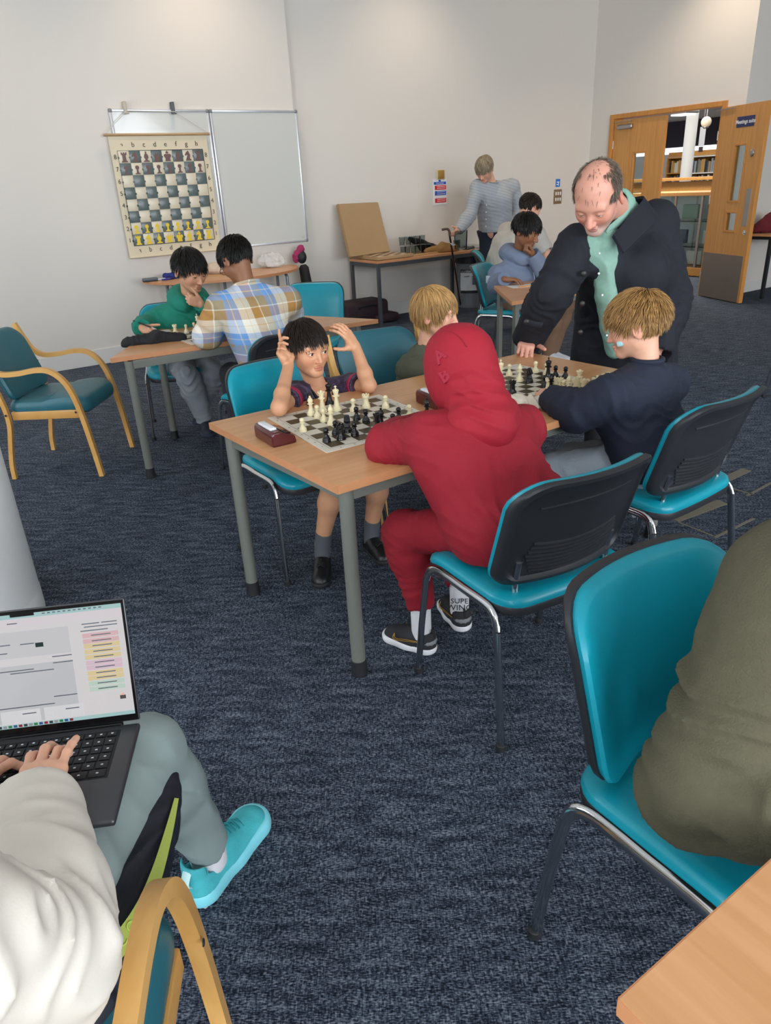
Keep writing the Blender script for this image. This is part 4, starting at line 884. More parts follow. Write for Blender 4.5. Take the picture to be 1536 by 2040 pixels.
def chess(kind, white, xy, z, label, rz=0, group='chess pieces', lying=None):
    key = (kind, white)
    if key not in PM: o = piece_mesh(kind).build('chess_'+kind, IV if white else EB, None, ang=50); PM[key] = o
    else: o = PM[key].copy(); COL.objects.link(o)
    o.location = (xy[0], xy[1], z); o.rotation_euler = (0, 0, rz) if lying is None else (math.pi/2, 0, rz)
    return tag(o, label, 'chess piece', group)
CRV = mat('board_vinyl_cream', 'DAD3C2', .5); DKV = mat('board_vinyl_dark', '4a3f28', .42)
def chess_board(label, c, ang, size, z, dark_first=0, g=.036):
    o = thing('chess_board', label, 'chess board', (c[0], c[1], z), ang, 'roll-up chess boards'); s = (size-2*g)/8
    MB().box((0, 0, .0012), (size, size, .0022), .0006).build('sheet', CRV, o, False); me = None
    for r in range(8):
        for k in range(8):
            if (r+k+dark_first) % 2 == 0:
                if me is None: q = MB().box((0, 0, 0), (s, s, .0004)).build('dark_square', DKV, o, False); me = q
                else: q = me.copy(); COL.objects.link(q)
                q.location = (-4*s+(k+.5)*s, -4*s+(r+.5)*s, .0025)
    for sg in (-1, 1):
        for a in (0, 1):
            cx = (0, sg*4*s*1.035) if a else (sg*4*s*1.035, 0); MB().box((cx[0], cx[1], .0024), (8.3*s, .0012, .0003) if a else (.0012, 8.3*s, .0003)).build('border_line', INK, o, False)
    for i, ch in enumerate('abcdefgh'):
        for sg in (-1, 1): text('file_letter', ch, INK, .014, (-4*s+(i+.5)*s, sg*(4*s+.020), .0024), (1, 0, 0), (0, 1, 0), o, extrude=.0001); text('rank_number', str(i+1), INK, .014, (sg*(4*s+.020), -4*s+(i+.5)*s, .0024), (1, 0, 0), (0, 1, 0), o, extrude=.0001)
    return o
TZ = .7205; BZ = TZ+.0032
bl, bf, bk = atz(532.6, 833.3, TZ)[:2], atz(658.4, 901.6, TZ)[:2], atz(748.6, 788.1, TZ)[:2]
ang1 = math.atan2(*(bk-bl)[::-1]); ex = np.array([math.cos(ang1), math.sin(ang1)]); ey = np.array([-ex[1], ex[0]]); S1_ = .505
c1 = bl+ex*S1_/2-ey*S1_/2
chess_board('roll-up chess board between the purple boy and the red hoodie', c1, ang1, S1_, TZ, 0)
def zb1(x, y): return (400+x/3.657, 600+y/3.657)
W1 = [('bishop', 806, 828, 'ivory bishop nearest the elbow of the boy in purple'), ('pawn', 852, 850, 'ivory pawn between two ivory bishops on the near board'), ('queen', 888, 806, 'tall ivory queen beside the king on the near board'), ('king', 993, 795, 'ivory king standing tallest on the near board'), ('pawn', 898, 876, 'ivory pawn in front of the ivory queen on the near board'), ('bishop', 953, 897, 'ivory bishop behind the black pawns on the near board'), ('pawn', 745, 948, 'lone ivory pawn closest to the maroon clock'), ('pawn', 1113, 800, 'ivory pawn left of the ivory rook on the near board'), ('rook', 1205, 775, 'ivory rook near the back edge of the near board'), ('pawn', 1347, 777, 'ivory pawn right of the ivory rook on the near board'), ('pawn', 1520, 848, 'ivory pawn beside the red sleeve on the near board')]
B1 = [('pawn', 1137, 864, 'black pawn right of the ivory pawns on the near board'), ('pawn', 1205, 882, 'black pawn in the middle of the near board'), ('pawn', 985, 970, 'black pawn left of the black rook on the near board'), ('rook', 1024, 1005, 'black rook near the front of the near board'), ('knight', 1070, 952, 'black knight behind the black rook'), ('pawn', 1123, 978, 'black pawn right of the black rook'), ('pawn', 918, 1024, 'black pawn nearest the front corner of the near board'), ('queen', 1290, 980, 'tall black queen beside the red sleeve'), ('bishop', 1318, 926, 'black bishop behind the black queen'), ('pawn', 1402, 918, 'black pawn right of the black queen'), ('pawn', 1443, 868, 'black pawn near the right edge of the near board')]
for lst, wht in ((W1, True), (B1, False)):
    for k, x, y, lab in lst: q = atz(*zb1(x, y), BZ); chess(k, wht, q, BZ, lab, rz=random.uniform(0, 6))
for k, px, py, lab in (('king', 657, 806, 'captured black king standing before the purple shirt'), ('pawn', 618, 806, 'captured black pawn standing before the purple shirt'), ('bishop', 851, 832, 'captured black bishop standing by the maroon clock under the hood')): q = atz(px, py, TZ); chess(k, False, q, TZ, lab)
# second board
def zb2(x, y): return (960+x/5.12, 660+y/5.12)
fc, rc = atz(1029, 726, TZ)[:2], atz(1172, 757, TZ)[:2]; ex2 = unit(rc-fc); ang2 = math.atan2(ex2[1], ex2[0]); ey2 = np.array([-ex2[1], ex2[0]]); S2_ = .48
chess_board('roll-up chess board between the leaning man and the boy in navy', fc+ex2*S2_/2-ey2*S2_/2, ang2, S2_, TZ, 0)
for k, x, y, lab in (('pawn', 278, 448, 'ivory pawn at the left rear of the far board'), ('bishop', 385, 508, 'ivory bishop at the left of the far board'), ('pawn', 545, 418, 'ivory pawn at the rear corner of the far board'), ('pawn', 655, 440, 'ivory pawn behind the black king of the far board'), ('king', 190, 520, 'ivory king half hidden by the red hood'), ('rook', 678, 612, 'ivory rook held near the fingers of the boy in navy')): q = atz(*zb2(x, y), BZ); chess(k, True, q, BZ, lab)
for k, x, y, lab in (('knight', 482, 522, 'black knight in the centre of the far board'), ('king', 672, 500, 'black king on the far board'), ('pawn', 748, 466, 'black pawn left of another black pawn at the rear of the far board'), ('pawn', 850, 478, 'rightmost black pawn at the rear of the far board'), ('rook', 310, 638, 'black rook beside the white cotton bag'), ('pawn', 640, 570, 'black pawn in front of the black king of the far board'), ('bishop', 702, 618, 'black bishop beside the navy cuff')): q = atz(*zb2(x, y), BZ); chess(k, False, q, BZ, lab, rz=2)
k_ = 0
for x, y, kd in ((735, 612, 'knight'), (790, 610, 'rook'), (830, 620, 'pawn'), (880, 632, 'bishop'), (935, 625, 'knight'), (985, 600, 'queen'), (1030, 625, 'rook'), (1075, 608, 'pawn'), (1135, 590, 'pawn'), (1178, 570, 'pawn'), (1230, 555, 'pawn'), (1282, 536, 'pawn')):
    q = atz(*zb2(x, y), TZ); k_ += 1; chess(kd, True, q, TZ, 'ivory %s in the row of captured pieces, %s from the navy cuff' % (kd, ('first', 'second', 'third', 'fourth', 'fifth', 'sixth', 'seventh', 'eighth', 'ninth', 'tenth', 'eleventh', 'twelfth')[k_-1]), group='captured ivory pieces')
# third game on the left table
b3 = atz(395, 672, TZ)[:2]; chess_board('roll-up chess board on the left table between the two boys', b3+np.array([.08, .08]), ANG, .46, TZ, 1)
for k, px, py, w, lab in (('rook', 350, 664, 1, 'ivory rook near the black cloth on the left table'), ('pawn', 372, 662, 1, 'ivory pawn beside the ivory rook on the left table'), ('pawn', 388, 658, 1, 'ivory pawn before the ivory king on the left table'), ('king', 396, 656, 1, 'ivory king on the left table'), ('bishop', 390, 676, 0, 'black bishop on the left table'), ('pawn', 405, 682, 0, 'black pawn by the plaid sleeve on the left table')): q = atz(px, py, BZ); chess(k, bool(w), q, BZ, lab)
# clocks
MAR = mat('maroon_plastic', '4e1417', .28, coat=.3); ROCK = mat('rocker_white', 'dfe3e6', .35)
def clock(label, c, rz):
    o = thing('chess_clock', label, 'chess clock', (c[0], c[1], TZ), rz, 'chess clocks')
    prof = [(-.045, 0), (.045, 0), (.046, .012), (.040, .030), (.012, .036), (-.012, .052), (-.040, .052), (-.046, .040)]
    bm = MB().prism(prof, -.078, .078, f=lambda y, z, x: (x, y, z)).build('case', MAR, o, True, 25)
    bv = bm.modifiers.new('bevel', 'BEVEL'); bv.width = .007; bv.segments = 3; bv.limit_method = 'ANGLE'; bv.angle_limit = .4
    MB().box((0, -.026, .057), (.105, .026, .010), .004, seg=3).build('rocker', ROCK, o); MB().box((0, .026, .0345), (.10, .026, .003), .001, np.array([[1, 0, 0], [0, .976, .21], [0, -.21, .976]])).build('display_window', mat('clock_display', '2a1012', .12), o)
ca = atz(548, 880, TZ)[:2]; clock('maroon chess clock at the left end of the front table', ca+np.array([0, .02]), math.atan2(*(bf-bl)[::-1])+.0)
cb = atz(868, 806, TZ)[:2]; clock('maroon chess clock half hidden behind the red hood', cb, ang1-1.6)
# cotton drawstring bag
COT = fabric('cotton_calico', 'd6cdbb', .9, .05, 12, .35, 400); q = atz(1052, 812, TZ)
o = thing('cotton_bag', 'crumpled white cotton drawstring bag beside the red shoulder', 'bag', (q[0], q[1], TZ))
soft('bag', [cone(q+V3(-.075, .05, .014), q+V3(.055, -.02, .012), .026, .030, k=.02), cone(q+V3(.03, .02, .012), q+V3(.075, -.055, .010), .024, .016, k=.02), cut(q+V3(0, 0, .0005), (0, 0, -1))], .004, COT, o, .002, folds([(q, .12, .008, V3(1, .6, 0), 16)], .004, 28), loc=(q[0], q[1], TZ))
# black cloth, scoresheets, pen on the left table
q = atz(305, 684, TZ); o = thing('black_pouch', 'crumpled black cloth pouch lying at the corner of the left table', 'pouch', (q[0], q[1], TZ))
soft('cloth', [cone(q+V3(-.16, -.02, .012), q+V3(.02, .03, .024), .020, .036, k=.03), cone(q+V3(.02, .03, .02), q+V3(.16, .06, .010), .036, .022, k=.03), cone(q+V3(.0, .09, .03), q+V3(.10, .10, .012), .026, .02, k=.03), cut(q+V3(0, 0, .0005), (0, 0, -1))], .005, fabric('black_cloth', '14151a', .8, .1, 10), o, .003, folds([(q, .2, .005, V3(1, .9, 0), 5)], .009, 11), loc=(q[0], q[1], TZ))
PAP = mat('paper_white', 'dcdcd8', .7)
def sheet(name, label, c, rz, w, h, cat='paper'):
    o = thing(name, label, cat, (c[0], c[1], TZ), rz); MB().box((0, 0, .0008), (w, h, .0012)).build('page', PAP, o, False)
    for i in range(7): MB().box((0, h*.38-i*h*.12, .0016), (w*.8, .0012, .0002)).build('ruled_line', mat('rule_grey', '8c9298', .7), o, False)
q = atz(318, 664, TZ); sheet('score_sheet', 'white score sheet under the hand of the green hoodie boy', q, .4, .15, .21)
q = atz(1040, 570, TZ); sheet('score_sheet', 'white score sheet under the hand of the teenager', q, .2, .22, .16); q2 = atz(1052, 571, TZ)
o = thing('pencil', 'orange pencil lying on the score sheet of the teenager', 'pencil', (q2[0], q2[1], TZ+.0052), .35); MB().tube([(-.085, 0, 0), (.07, 0, 0)], .0042, seg=6).build('shaft', mat('pencil_orange', 'd98a2b', .5), o); MB().tube([(.07, 0, 0), (.088, 0, 0)], [.0042, .0006], seg=6).build('tip', mat('pencil_tip', 'd9b98a', .6), o)
q = atz(1062, 578, TZ); chess('pawn', True, q, TZ, 'ivory pawn on the table of the teenager')
a, b = at(266, 639, 4.74), at(312, 656, 4.62); o = thing('black_pen', 'black pen held by the boy in the green hoodie', 'pen', a); MB().tube([a-a, (b-a)*.8], .005, seg=8).build('barrel', BLACKM, o); MB().tube([(b-a)*.8, b-a], [.005, .001], seg=8).build('tip', STEEL, o)
# ------------------------------------------------------------------ on the half-round table
def ontop(px, py, z): q = atn(px, py, 7.46); q[2] = z; return q
q = ontop(298, 552, TABH); o = thing('board_eraser', 'grey whiteboard eraser at the left end of the half-round table', 'eraser', q, ANG); MB().box((0, 0, .022), (.15, .055, .03), .012, seg=3).build('grip', mat('eraser_grey', '5e6670', .6), o); MB().box((0, 0, .005), (.14, .05, .009), .002).build('felt_pad', mat('felt_dark', '33363a', .9), o)
for k, (dx, c, lab) in enumerate(((322, 'd6d9de', 'white marker pen with navy cap on the half-round table'), (330, '3d3f9a', 'violet marker pen on the half-round table'))):
    q = ontop(dx, 553+k*2, TABH)+Z*.011-N*.05*k; o = thing('marker_pen', lab, 'pen', q, ANG+.25*k); MB().tube([(-.06, 0, 0), (.035, 0, 0)], .009, seg=10).build('barrel', mat('marker_'+c, c, .4), o); MB().tube([(.035, 0, 0), (.075, 0, 0)], .0098, seg=10).build('cap', mat('marker_cap', '22243a', .4), o)
q = ontop(345, 548, TABH)+V3(0, .03, 0); o = thing('blue_cloth', 'folded royal blue cloth on the half-round table', 'cloth', q, ANG); soft('cloth', [cone(V3(-.08, 0, .03), V3(.08, 0, .028), .03, .028, k=.03), cut((0, 0, .001), (0, 0, -1))], .006, fabric('royal_blue', '1d2f78'), o, .002, folds([(V3(0, 0, 0), .15, .006, V3(1, 0, 0), 10)], .004, 16))
def film():
    m = mat('clear_plastic_film', 'e8e8e6', .25, alpha=.45); return m
q = ontop(540, 540, TABH)+V3(0, .05, 0); o = thing('plastic_bag', 'clear crumpled plastic bag on the right of the half-round table', 'bag', q); soft('film', [ell((0, 0, .07), (.13, .10, .075), k=.03), ell((.06, 0, .06), (.09, .08, .06), k=.03), cut((0, 0, .001), (0, 0, -1))], .008, film(), o, 0, folds([(V3(0, 0, .05), .2, .012, V3(1, .3, .6), 9)], .012, 16)); MB().box((.02, 0, .035), (.14, .10, .05), .006, rotz(.4)).build('folded_sheet', mat('sheet_white', 'e6e6e6', .6), o)
q = ontop(430, 548, TABH)+V3(0, .05, 0); o = thing('paper_bag', 'small beige paper bag on the half-round table', 'bag', q); soft('paper', [ell((0, 0, .05), (.10, .07, .055), k=.03), cut((0, 0, .001), (0, 0, -1))], .008, mat('beige_paper', 'c9b6a2', .7), o, 0, folds([], .008, 18))
# umbrella leaning in the corner
a, b = atn(628, 640, 7.42), atn(601, 512, 7.50); a[2] = .02; o = thing('folded_umbrella', 'black folded umbrella with a pink scarf leaning against the wall', 'umbrella', a); d_ = b-a
MB().tube([d_*t for t in (0, .1, .5, .86, .90)], [.02, .045, .062, .055, .03], seg=14).build('cover', fabric('umbrella_black', '141417', .7), o); MB().sphere(d_*1.0+Z*.0, (.055, .055, .07), 14, 10).build('handle_knob', BLACKM, o)
soft('pink_scarf', [cone(d_*.98+V3(-.05, 0, .02), d_*1.02+V3(.0, 0, .07), .022, .030, k=.03), ell(d_*1.0+V3(-.06, 0, .0), (.03, .03, .05), k=.03)], .008, fabric('pink_knit', '9e2f5c', .9, .15, 30), o, .004, folds([], .010, 22))
# suitcase behind the spare chair
q = atz(722, 640, 0); o = thing('purple_suitcase', 'dark purple soft suitcase under the side table', 'suitcase', q+U*-.1+N*-.22, ANG); SU = fabric('suitcase_purple', '2c1822', .7, .1, 12)
MB().box((0, .1, .14), (.62, .36, .27), .05, seg=3).build('case', SU, o); MB().tube(spline([(-.12, -.08, .20), (-.10, -.10, .23), (.10, -.10, .23), (.12, -.08, .20)], 4), .010, seg=8).build('handle', BLACKM, o); MB().box((0, -.083, .12), (.5, .012, .012), .003).build('zip_line', BLACKM, o); MB().box((.25, .02, .06), (.34, .30, .10), .03).build('front_flap', SU, o)
# bin
q = atz(932, 609, 0)+N*-.06; o = thing('waste_bin', 'grey round waste bin labelled General beside the side table', 'bin', q, math.atan2(-q[0], q[1])); GB = mat('bin_grey', '7e8185', .5)
MB().lathe([(.165, 0), (.17, .01), (.195, .60), (.2, .62)], seg=28).build('drum', GB, o); MB().lathe([(.196, .55), (.205, .555), (.208, .665), (.195, .67)], seg=28).build('bag_rim', mat('bin_bag_black', '15161a', .35), o); MB().lathe([(.20, .665), (.205, .68), (.19, .74), (.10, .765), (0, .77)], seg=28).build('lid', mat('bin_lid', '9a9ca0', .4), o)
lb = []; n_ = 9
def cyl(a, z): return (.1925*math.sin(a), -.1925*math.cos(a), z)
for nm, z0_, z1_, m_ in (('label_panel', .22, .47, mat('bin_label_white', 'd9dbdc', .5)), ('label_band', .44, .48, BLACKM), ('label_band', .19, .225, BLACKM)):
    vs = [cyl(x, z) for z in (z0_, z1_) for x in np.linspace(-.75, .75, n_)]; b_ = MB().add(vs+[(x*.985, y*.985, z) for x, y, z in vs], [(i, i+1, n_+i+1, n_+i) for i in range(n_-1)]+[(2*n_+i, 3*n_+i, 3*n_+i+1, 2*n_+i+1) for i in range(n_-1)]); b_.build(nm, m_, o)
text('label_lettering', 'General', SIGNT, .036, (-.0, -.197, .462), (1, 0, 0), (0, 0, 1), o); MB().box((.045, -.192, .34), (.05, .012, .09), .004).box((.045, -.192, .395), (.065, .012, .012), .003).build('label_pictogram', mat('pictogram_grey', '60646a', .6), o); text('label_lettering', 'waste', INK, .03, (-.05, -.194, .40), (1, 0, 0), (0, 0, 1), o)
# walking stick leaning on the side table
a, b = atz(918, 612, 0), at(896, 470, 8.66); o = thing('walking_stick', 'brown walking stick leaning against the side table', 'walking stick', a); WS = mat('stick_brown', '3d2a20', .4)
MB().tube([(0, 0, 0.002), b-a], .011, seg=10).build('shaft', WS, o); MB().tube(spline([b-a, b-a+V3(-.005, 0, .05), b-a+V3(-.03, 0, .075), b-a+V3(-.09, .0, .07)], 5), .013, seg=10).build('handle', WS, o)
# ------------------------------------------------------------------ on the side table
SZ = .7355; TANB = mat('tan_board', 'a98a63', .75, var=.06, vscale=5); TANE = mat('tan_board_edge', '8f7350', .75)
def st(u, n): return np.array([bt0[0], bt0[1], SZ])+U*u+N*n
o = thing('game_box', 'open tan folding game box with its lid propped against the wall', 'game box', st(.26, .27), ANG)
MB().box((.02, -.02, .022), (.50, .42, .034), .003).build('tray', TANB, o); tr = MB().box((.02, -.02, .0405), (.46, .38, .003)).build('playing_surface', mat('tray_cream', 'c9b795', .6), o, False)
for r in range(6):
    for c in range(6):
        if (r+c) % 2: MB().box((-.18+c*.08, -.18+r*.066, .0425), (.078, .064, .001)).build('dark_square', mat('tray_brown', '6b4a30', .6), o, False)
L0, L1, L2, L3 = atn(695, 508, 7.42), atn(774, 497, 7.56), atn(750, 405, 7.68), atn(672, 409, 7.62)
lid = MB(); nrm = unit(np.cross(L1-L0, L3-L0)); ol = np.array(o.location); Ri = rotz(-ANG); lo_ = lambda v: Ri@(v-ol)
L0[2] = L1[2] = SZ+.04
lid.add([lo_(v) for v in (L0, L1, L2, L3)]+[lo_(v+nrm*.028) for v in (L0, L1, L2, L3)], [(0, 1, 2, 3), (7, 6, 5, 4), (0, 4, 5, 1), (1, 5, 6, 2), (2, 6, 7, 3), (3, 7, 4, 0)]).build('lid', TANB, o, False)
for a_, b_ in ((L0, L1), (L1, L2), (L2, L3), (L3, L0)): MB().tube([lo_(a_-nrm*.0), lo_(b_)], .012, seg=8).build('lid_rim', TANE, o)
GLS = glass('tumbler_glass', 'e2e8e8', .03)
def tumbler(label, p_, h=.10, r=.036):
    o = thing('drinking_glass', label, 'glass', p_, 0, 'drinking glasses'); MB().lathe([(r*.8, 0), (r*.82, .003), (r, h), (r*.94, h), (r*.76, .01), (0, .01)], seg=18).build('tumbler', GLS, o)
    MB().lathe([(r*1.0, h-.003), (r*1.01, h), (r*.94, h)], seg=18).build('rim', mat('glass_rim', 'd5dbdb', .1, alpha=.6), o)
for i in range(10):
    u_, n_2, lv = .60+.075*(i % 5), .34+.02*(i % 2), i//5; tumbler('clear drinking glass, number %s from the game box in the %s row' % (('first', 'second', 'third', 'fourth', 'fifth')[i % 5], 'lower' if lv == 0 else 'stacked upper'), st(u_, n_2)+Z*(lv*.104))
tumbler('clear drinking glass beside the brown jacket', st(1.30, .20), .12); tumbler('clear low glass behind the brown jacket', st(1.02, .42), .09, .05); tumbler('clear drinking glass at the right end of the side table', st(1.42, .32), .11)
o = thing('water_jug', 'clear water jug with handle held by the man in the striped shirt', 'jug', at(918, 497, 8.74)); o.location.z = .80
MB().lathe([(.065, 0), (.07, .005), (.078, .20), (.073, .20), (.066, .012), (0, .012)], seg=24).build('vessel', GLS, o); MB().tube(spline([(-.07, 0, .17), (-.12, 0, .165), (-.13, 0, .10), (-.10, 0, .05), (-.066, 0, .05)], 5), .009, seg=8).build('handle', mat('jug_handle', 'c9d0d0', .15, alpha=.7), o)
def heap(name, label, cat, c, prims, m_, h=.008, am=.008):
    o = thing(name, label, cat, c); soft('fabric', [cone(V3(*a_), V3(*b_), ra, rb, k=.03) for a_, b_, ra, rb in prims]+[cut((0, 0, .0015), (0, 0, -1))], h, m_, o, .003, folds([(V3(0, 0, .03), .2, am, V3(1, .3, .2), 8)], am*.7, 14))
heap('brown_jacket', 'crumpled brown jacket heaped on the side table', 'jacket', st(1.08, .18), [((-.20, -.05, .02), (.0, .0, .05), .03, .05), ((0, 0, .05), (.16, .08, .03), .055, .035), ((-.05, -.04, .03), (.12, -.02, .03), .04, .04)], fabric('brown_canvas', '8a6538', .9, .1, 10))
heap('black_cloth', 'black cloth bag slumped behind the drinking glasses', 'bag', st(.98, .46), [((-.16, 0, .16), (.0, 0, .08), .02, .05), ((0, 0, .07), (.18, .02, .03), .06, .03)], fabric('black_cloth', '14151a', .8, .1, 10))
heap('cable_bundle', 'dark bundle of cable and cloth at the right end of the side table', 'bundle', st(1.40, .12), [((-.1, 0, .015), (.08, .02, .02), .018, .02)], fabric('bundle_grey', '4b4d50', .8, .1, 20))
o = thing('wooden_ruler', 'long pale wooden stick lying on the side table', 'stick', st(.72, .14), ANG+.12); MB().box((0, 0, .008), (.62, .03, .014), .003).build('stick', wood('pale_stick', 'cda878', 'bb9464'), o)
dk = np.array([r0[0], r0[1], RH+.001]); heap('red_jumper', 'crumpled maroon jumper on the far right desk', 'jumper', dk+U*.30+N*.20, [((-.15, 0, .05), (.05, .05, .14), .06, .09), ((.05, .05, .10), (.30, .0, .05), .09, .07), ((-.2, -.06, .04), (.05, -.08, .05), .045, .055)], fabric('maroon_knit', '5c0f1c', .9, .12, 14), .012, .012)
# ------------------------------------------------------------------ laptop
LP = np.array([-.476, 1.062, .634]); lrz = math.radians(6.5); o = thing('laptop', 'open silver-grey laptop on the lap with a bright dashboard on screen', 'laptop', LP, lrz)
ALG = mat('space_grey_aluminium', '57585b', .38, .75); KB = mat('keyboard_black', '101014', .5); BEZ = mat('bezel_black', '0b0b0d', .15)
W_, D_2 = .345, .232; X0 = -W_
MB().box((X0/2, -D_2/2, .0), (W_, D_2, .013), .005, seg=3).build('base', ALG, o); kbp = MB().box((X0/2, -.075, .0068), (W_-.062, .118, .0012), .0005).build('keyboard', KB, o)
km = None; fnt = mat('key_legend', 'c8ccd2', .5)
rows = [(.0, 14), (1, 14), (2, 14), (3, 13), (4, 12), (5, 9)]
for r, nk in rows:
    y = -.026-r*.0195; x = -.034; tw = W_-.070
    for k in range(nk):
        w_ = tw/nk; key = MB().box((x-w_/2, y, .0085), (w_-.0028, .0165 if r else .011, .0022), .0008).build('key', KB, kbp); MB().box((x-w_/2, y, .0098), (.004, .0025, .0003)).build('key_legend', fnt, key, False); x -= w_
MB().box((X0/2, -.180, .0067), (.13, .082, .0008), .0003).build('trackpad', mat('trackpad_grey', '505154', .3, .6), o)
MB().box((X0/2, .002, .004), (W_*.82, .012, .010), .003).build('hinge', BEZ, o)
tl = math.radians(18); sv = V3(0, math.sin(tl), math.cos(tl)); sn = V3(0, -math.cos(tl), math.sin(tl)); SH = .232
Rs = np.stack([V3(1, 0, 0), -sn, sv], 1)
def onscr(x, z, d): return V3(0, .004, .008)+V3(1, 0, 0)*x+sv*z+sn*d
scr = MB().box(onscr(X0/2, SH/2, -.002), (W_, .006, SH), .003, Rs, seg=3).build('lid', ALG, o); MB().box(onscr(X0/2, SH/2, .0012), (W_-.004, .0008, SH-.004), .0003, Rs).build('bezel', BEZ, scr, False)
def lit(n_, c, e):
    m_ = mat('screen_'+n_, c, .12, emit=e); m_.node_tree.nodes['Principled BSDF'].inputs['Base Color'].default_value = (.01, .01, .01, 1); return m_
def panel(x0, x1, z0, z1, d, m_, nm='screen_block'): return MB().box(onscr(-(x0+x1)/2*W_, (z0+z1)/2*SH, .0017+d), (abs(x1-x0)*W_, .0003, abs(z1-z0)*SH), 0, Rs).build(nm, m_, scr, False)
panel(.02, .98, .06, .965, 0, lit('menu_aqua', 'bfe6e6', .8), 'display'); panel(.02, .98, .09, .93, .0004, lit('page_white', 'e6e2e4', .95), 'window'); panel(.02, .98, .865, .93, .0008, lit('toolbar', 'ebe3e8', .92)); panel(.30, .98, .62, .83, .0008, lit('card_grey', 'dedee2', .88)); panel(.30, .98, .10, .56, .0007, lit('card_pale', 'd8dade', .85))
for k, (c, t) in enumerate((('eec6c8', .735), ('eec6c8', .69), ('f2dcaa', .65), ('f2dcaa', .605), ('f2dcaa', .56), ('eccfdc', .515), ('eccfdc', .475), ('f2dcaa', .43), ('f2dcaa', .39), ('cfe6d8', .345), ('cfe6d8', .30))):
    panel(.05, .235, t-.018, t+.018, .0010, lit('row_'+c, c, .9), 'list_row'); panel(.09, .19, t-.004, t+.004, .0014, mat('ui_text', '50545c', .6), 'text_line')
UT = MATS['ui_text']
for x0, x1, z in ((.05, .13, .83), (.14, .23, .83), (.05, .22, .805), (.10, .24, .775), (.30, .40, .60), (.30, .40, .55), (.40, .62, .50), (.30, .42, .28), (.42, .90, .225), (.50, .95, .52), (.60, .66, .73), (.48, .55, .725), (.70, .78, .72), (.62, .72, .665), (.55, .60, .895), (.70, .80, .905)): panel(x0, x1, z-.004, z+.004, .0014, UT, 'text_line')
panel(.435, .475, .69, .725, .0012, lit('button_green', '2c5c58', .3), 'button')
for x0, x1 in ((.28, .48), (.50, .70), (.72, .92)):
    panel(x0, x1, .098, .20, .0010, lit('tile_white', 'ececef', .9), 'tile'); panel(x0+.02, x0+.09, .165, .173, .0014, UT, 'text_line')
text('screen_figure', '81%', UT, .0145, tuple(onscr(-.83*W_, .145*SH, .0033)), (1, 0, 0), tuple(sv), scr, extrude=.0001)
for i in range(22): panel(.34+i*.026, .34+i*.026+.018, .066, .086, .0010, lit('dock_%d' % (i % 5), ('c73b52', '3b78c7', '3bb06a', 'd0d0d4', '4a4a52')[i % 5], .5), 'dock_icon')
panel(.46, .58, .945, .985, .0012, BEZ, 'camera_notch')
for i in range(12): panel(.12+i*.026, .12+i*.026+.014, .947, .957, .0008, UT, 'menu_icon')
panel(.055, .085, .195, .225, .0014, mat('avatar_dark', '3c3232', .6), 'avatar'); panel(.062, .078, .225, .243, .0014, mat('avatar_skin', 'c99a80', .6), 'avatar')
# ------------------------------------------------------------------ people
SK_FAIR = skin_mat('skin_fair', 'dca78a', 'b9625e', 'd4806e'); SK_TAN = skin_mat('skin_tan', 'd29c78', 'b26058', 'cf7f66'); SK_BR = skin_mat('skin_brown', '8f6144', '8a4c44', '90563f'); SK_MAN = skin_mat('skin_ruddy', 'd79c86', 'b0685f', 'cf6f5e', 'b9aca2'); SK_AS = skin_mat('skin_light_tan', 'cf9c7c', 'ab655a', 'c98066')
H_BLK = hair_mat('hair_black', '17130f', '0b0908', .35); H_BRN = hair_mat('hair_dark_brown', '2b1d14', '150e0a', .35); H_BLD = hair_mat('hair_blond', 'c29a62', '8f6a3c', .42); H_BLD2 = hair_mat('hair_dark_blond', 'bb9158', '7e5b33', .42); H_GRY = hair_mat('hair_grey_brown', '837566', '4d4238', .5); H_SAND = hair_mat('hair_sandy_grey', 'a8997e', '7d6d55', .5)
SOCK_G = fabric('sock_grey', '55595e'); WHITE_S = mat('shoe_white_sole', 'e4e4e6', .5)
# ---- boy in the purple shirt, hands at his ears
p = Person('boy in a dark purple football shirt with both hands raised to his ears', (-.36, 3.05, 0), SK_TAN)
fw = unit((.53, -.85, 0)); rt = unit(np.cross(fw, Z))
hc = at(611, 693, 3.03); nb = at(632, 772, 3.07); pel = V3(-.385, 3.10, .52); che = at(640, 812, 3.09)
shR = at(588, 788, 3.03); shL = at(700, 770, 3.17); elR = atz(556, 812, .762); elL = atz(735, 768, .757); wrR = at(575, 728, 2.95); wrL = at(709, 692, 3.10)
p.head(hc, (.60, -.79, -.10), nb, sc=1.02, kid=1, gaze=(.80, -.6, -.12), iris='3a2010', rn=.043)
Lr = (.033, .029, .022)
cR = [(.35, .55, .3), (.55, .95, .5), (.75, 1.1, .5), (.75, 1.1, .5)]
p.flesh(arm(shR, elR, wrR, Lr)+hand(wrR, at(556, 690, 2.94)-wrR, (.8, .3, -.2), (.5, .8, .2), [(.0, .25, .2), (.45, .9, .5), (.6, 1.0, .5), (.7, 1.0, .5)], .84, thumb=(.8, .4, .4)), .003)
p.flesh(arm(shL, elL, wrL, Lr)+hand(wrL, at(690, 664, 3.08)-wrL, (-.8, -.1, -.1), (-.55, -.75, .0), [(.35, .55, .3), (.35, .6, .4), (.3, .6, .4), (.25, .5, .3)], .84, thumb=(.8, .45, .35)), .003)
P_ = torso(pel, che, nb, rt, .27, .25, .155, shL, shR, .036); p.flesh(P_, .010)
jm = mat('jersey_purple', '33283f', .6); nd, lk = nt(jm)
